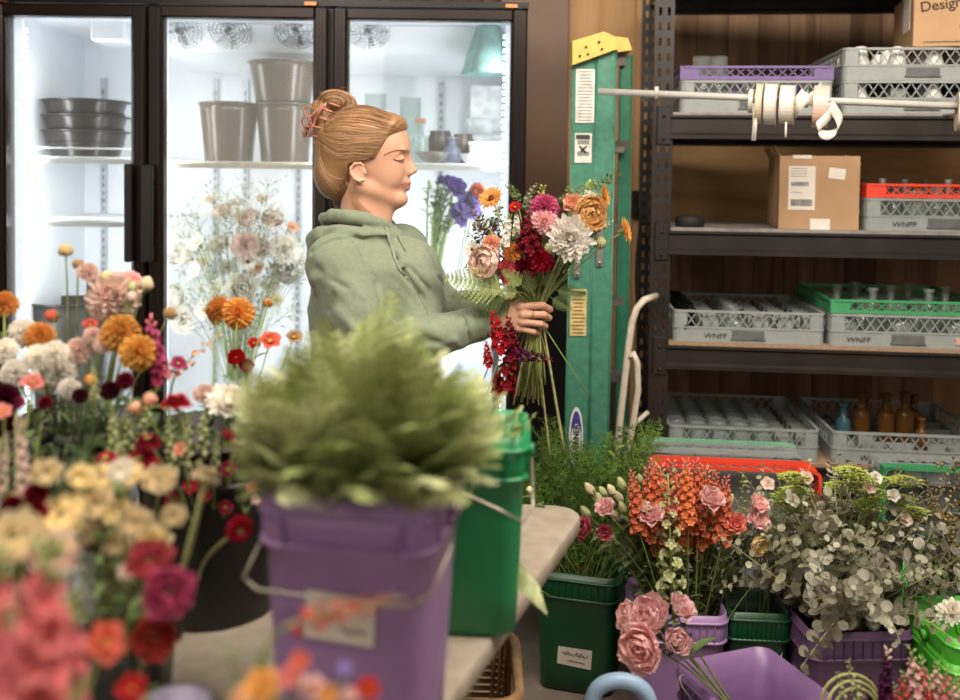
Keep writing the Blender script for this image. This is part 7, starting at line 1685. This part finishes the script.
# ================================================================ THE BOUQUET
GP = W(534, 309, -.108)
gcol = 'stems of the held bouquet'
rb2 = random.Random(21)
def bq(kind, col, px, py, d, lab, facing=None, dy=-.11, part='bloom', leaves=1, end=None, group=None, name=None, mesh=None, size=None, cat=None, sm=None):
    h = W(px, py, dy); e = W(*(end or (rb2.uniform(516, 540), rb2.uniform(355, 395))), rb2.uniform(-.13, -.085)); g0 = GP + Vector((rb2.uniform(-.009, .009), rb2.uniform(-.008, .012), 0))
    nm = name or NAMES[kind].replace('_stem', ''); t = thing(nm if nm != 'flower_bud' else 'bud_stem', lab, cat or NAMES[kind].replace('_', ' '), loc=e, group=group)
    c1 = g0 + (h - g0) * .45 + Vector((0, 0, .03)); pts = [Vector((0, 0, 0)), (g0 - e) * .5, g0 - e] + [q - e for q in bez(g0, c1, h, 8)[1:]]
    stem_tube(pts, .0021, .0016, m_=sm or (stem_m if rb2.random() < .6 else stem_p), parent=t); dd = (pts[-1] - pts[-2]).normalized()
    f = Vector(facing).normalized() if facing else (dd + Vector((0, -.8, .1))).normalized()
    o = link(part, mesh or B(kind, col), t); o.matrix_basis = aim(h - e, f, rb2.uniform(0, 6), size or 1.13 * d / FPX * 2.34 / DIA[kind])
    if leaves:
        m = MB()
        for k in range(leaves): q = pts[5 + k % 4]; a = rb2.uniform(0, 6.28); leaf_blade(m, q, Vector((math.cos(a), math.sin(a), .6)), .045, .010)
        m.build('leaves', lf_mid if rb2.random() < .6 else lf_dk, t)
    return t
bq('daisy', 'orange', 491, 198, 27, 'orange gerbera at the left top of the held bouquet, seen from the side', (-.35, -.6, .55), -.13, leaves=0)
bq('daisy', 'orange', 597, 195, 25, 'orange gerbera facing away at the right top of the held bouquet', (.85, -.35, .15), -.12, leaves=0)
bq('daisy', 'orange', 617, 228, 27, 'lone orange gerbera furthest right, on a long arching stem', (.85, -.35, .25), -.12, leaves=0)
bq('mum', 'white', 563, 234, 46, 'big white chrysanthemum in the middle of the held bouquet', (.1, -1, .15), -.19)
bq('mum', 'white', 587, 203, 28, 'smaller white chrysanthemum behind the golden rose', (.4, -.6, .5), -.10)
bq('peony', 'gold2', 580, 213, 36, 'golden ruffled rose right of the centre of the held bouquet', (.3, -.9, .2), -.15); bq('lis', 'peach', 567, 206, 22, 'peach bloom between the golden rose and the pink one', (.1, -.8, .5), -.13)
bq('dahlia', 'hotpink', 541, 205, 26, 'bright pink bloom at the top centre of the held bouquet', (0, -.8, .6), -.14); bq('dahlia', 'softpink', 540, 219, 24, 'soft pink bloom directly under the bright pink one', (0, -1, .1), -.16)
bq('peony', 'blush', 489, 257, 34, 'blush white garden rose at the lower left of the held bouquet', (-.5, -.8, .1), -.15)
for px, py, d, c, lab in ((513, 206, 13, 'red', 'tiny deep red bloom above the crimson spike'), (510, 247, 18, 'orange', 'small orange marigold under the crimson spike'), (490, 239, 17, 'peach', 'rust peach bloom above the blush garden rose'), (521, 262, 22, 'crimson', 'crimson bloom under the small marigold'), (536, 254, 24, 'red', 'red and white edged bloom below the big white chrysanthemum'), (505, 262, 18, 'rose', 'rose red bloom beside the blush garden rose'), (506, 273, 14, 'red', 'small red bloom lowest at the left of the bouquet')):
    bq('cos' if d < 16 else 'dahlia', c, px, py, d, lab, None, -.16)
bq('daisy', 'white', 473, 246, 17, 'white bloom with a dark eye at the far left of the bouquet', (-.3, -.9, .1), -.13)
for px0, py0, px1, py1, c, lab, k in ((521, 252, 524, 212, 'crimson', 'tall crimson snapdragon in the heart of the held bouquet', 61), (531, 250, 533, 222, 'crimson', 'second crimson snapdragon leaning right of the tall one', 62), (503, 240, 508, 212, 'white', 'white stock left of the crimson snapdragon', 63), (514, 232, 514, 208, 'white', 'short white stock between gerbera and crimson spike', 63)):
    a, b = W(px0, py0, -.17), W(px1, py1, -.16); L_ = (b - a).length
    t = bq('cos', c, px0, py0, 10, lab, b - a, -.17, 'flower_spike', mesh=spike(c, 'stock' if c == 'white' else 'snap', .16, None if c == 'white' else c, k, 26, 1.7), size=L_ / .16, name='stock' if c == 'white' else 'snapdragon', cat='snapdragon' if c != 'white' else 'stock')
for px, py in ((545, 247), (579, 227), (590, 241)): bq('button', 'greenish', px, py, 10, 'round green seed pod in the held bouquet', None, -.15, 'seed_pod', 0, group='green seed pods in the bouquet', name='seed_pod_stem', cat='seed pod')
# filler greens through the bouquet
for i, (px, py, dx) in enumerate(((476, 226, -.5), (484, 215, -.4), (516, 192, -.1), (524, 196, 0), (498, 210, -.3), (562, 194, .1), (570, 196, .2), (582, 188, .4), (600, 174, .6), (552, 200, .0), (536, 196, 0), (478, 236, -.6), (592, 222, .5), (530, 238, 0), (555, 212, 0))):
    c = W(px, py, -.10); mt = (lf_euc, lf_lime, lf_mid)[i % 3]; d = Vector((dx, -.15, 1)).normalized()
    t = bq('cos', 'white', px - dx * 14, py + 16, 10, 'leafy filler sprig in the held bouquet', d, -.10, 'sprig_leaves', 0, mesh=euc_mesh(i % 7, mt, .10, .018), size=.8, group='filler sprigs in the bouquet', name='filler_sprig', cat='foliage')
for i in range(26):
    px, py = rb2.uniform(484, 592), rb2.uniform(225, 275)
    if px > 565: py = rb2.uniform(225, 250)
    bq('cos', 'white', px, py, 10, 'dark green leafy stem deep inside the held bouquet', Vector((rb2.uniform(-.6, .6), -.5, .8)), -.09, 'sprig_leaves', 2, mesh=euc_mesh(i % 7, lf_mid if i % 2 else lf_dk, .10, .016), size=.6, group='dark leafy stems in the bouquet', name='leafy_stem', cat='foliage')
for px0, py0, px1, py1, c in ((500, 240, 478, 214, 'brown'), (566, 232, 588, 186, 'brown')):
    t = bq('cos', 'white', px0, py0, 10, 'reddish brown leafy stem in the ' + ('left' if px0 < 540 else 'upper right') + ' of the held bouquet', W(px1, py1, -.13) - W(px0, py0, -.15), -.15, 'sprig_leaves', 0, mesh=euc_mesh(3 if px0 < 540 else 5, leafm('brown', '#5a2c26'), .10, .011), size=1.15, name='brown_sprig', cat='foliage')
# fern fronds under the blooms
for i, (px, py, tx, ty, dy) in enumerate(((512, 285, 448, 271, -.16), (514, 290, 462, 290, -.15), (516, 294, 474, 308, -.13), (505, 282, 465, 262, -.10), (548, 284, 580, 289, -.12), (545, 290, 567, 303, -.12), (520, 285, 490, 280, -.17), (530, 288, 520, 262, -.19), (540, 285, 548, 262, -.18), (522, 280, 500, 262, -.18))):
    a = W(px, py, dy); b = W(tx, ty, dy - .02); t = thing('fern_frond', ['fern frond pointing furthest left from the held bouquet', 'fern frond just below the longest one in the bouquet', 'lowest fern frond over her sleeve', 'fern frond behind the longest one in the bouquet', 'fern frond pointing right over the ladder', 'small fern frond dipping right below the grip', 'short fern frond close under the blush rose', 'fern frond lying over the bouquet stems', 'fern frond under the white chrysanthemum', 'fern frond between roses and hand'][i], 'fern', loc=GP + Vector((0, .004 * i - .01, .0)))
    o = t.location; stem_tube([Vector((0, 0, -.03)), Vector((0, 0, .01)), (a - o) * .6 + Vector((0, 0, .01)), a - o], .0014, .0012, parent=t)
    z = (b - a).normalized(); x = Vector((0, -.3, -1)); x = (x - z * x.dot(z)).normalized(); y = z.cross(x); me = frond_mesh(10 + i % 3, .17, .10, lf_mid if i % 3 else lf_fern, .25, 12)
    # frond plane faces the camera: its broad side is local Y
    x2 = Vector((0, -1, .15)); x2 = (x2 - z * x2.dot(z)).normalized(); y2 = z.cross(x2)
    q = link('frond', me, t); q.matrix_basis = Matrix.Translation(a - o) @ Matrix((x2, y2, z)).transposed().to_4x4() @ S((b - a).length / .17)
# long stems below the grip
for i, (ex, ey) in enumerate(((561, 442), (548, 450), (549, 366), (543, 378), (531, 393), (520, 393), (517, 388), (505, 386), (512, 395), (527, 385), (536, 370), (495, 372))):
    e = W(ex, ey, -.11 + .01 * (i % 4)); s0 = GP + Vector((rb2.uniform(-.012, .012), rb2.uniform(-.008, .012), .03))
    t = thing('cut_stem', {0: 'thick pale stem end reaching lowest right of the held bouquet', 1: 'longest pale stem hanging straight down from the hand'}.get(i, 'pale bare stem fanning out below her hand'), 'stem', loc=e, group=None if i < 2 else 'bare stems below the hand')
    pts = [q - e for q in bez(e, (e + s0) / 2 + Vector((rb2.uniform(-.008, .004), 0, .02)), s0, 8)]; stem_tube(pts, .0042 if i == 0 else .003, .0026, m_=stem_p, parent=t)
e = W(584, 386, -.13); s0 = GP + Vector((0, -.004, .0)); t = thing('thin_green_stem', 'single thin green stem slanting right across the ladder below her hand', 'stem', loc=e); stem_tube([Vector((0, 0, 0)), (s0 - e) * .5, s0 - e], .0016, .0014, parent=t)
# crimson snapdragons drooping over the cuff
for i, (x0, y0, x1, y1, c, lab) in enumerate(((500, 338, 492, 302, 'red', 'crimson snapdragon lying over the cuff of her sleeve'), (508, 345, 507, 308, 'crimson', 'deep crimson snapdragon over the back of her wrist'), (500, 380, 512, 332, 'crimson', 'dark crimson snapdragon hanging under her hand'), (506, 340, 546, 346, 'purple', 'thin plum seed spike pointing right under her fingers'), (488, 352, 486, 330, 'red', 'small red snapdragon tip under her cuff'))):
    a, b = W(x0, y0, -.185), W(x1, y1, -.185); L_ = (b - a).length; e = W((482, 490, 482, 496, 478)[i], (392, 398, 388, 392, 380)[i], -.17)
    t = thing('snapdragon', lab, 'snapdragon', loc=e); pts = [q - e for q in bez(e, (e + a) / 2 + Vector((0, -.005, 0)), a, 6)]; stem_tube(pts, .0022, .0018, m_=stem_p, parent=t)
    o = link('flower_spike', spike(c, 'snap', .16, c if c != 'purple' else 'crimson', 70 + i, 24, 1.6 if c != 'purple' else 1.2), t); o.matrix_basis = aim(a - e, b - a, 0, L_ / .16)
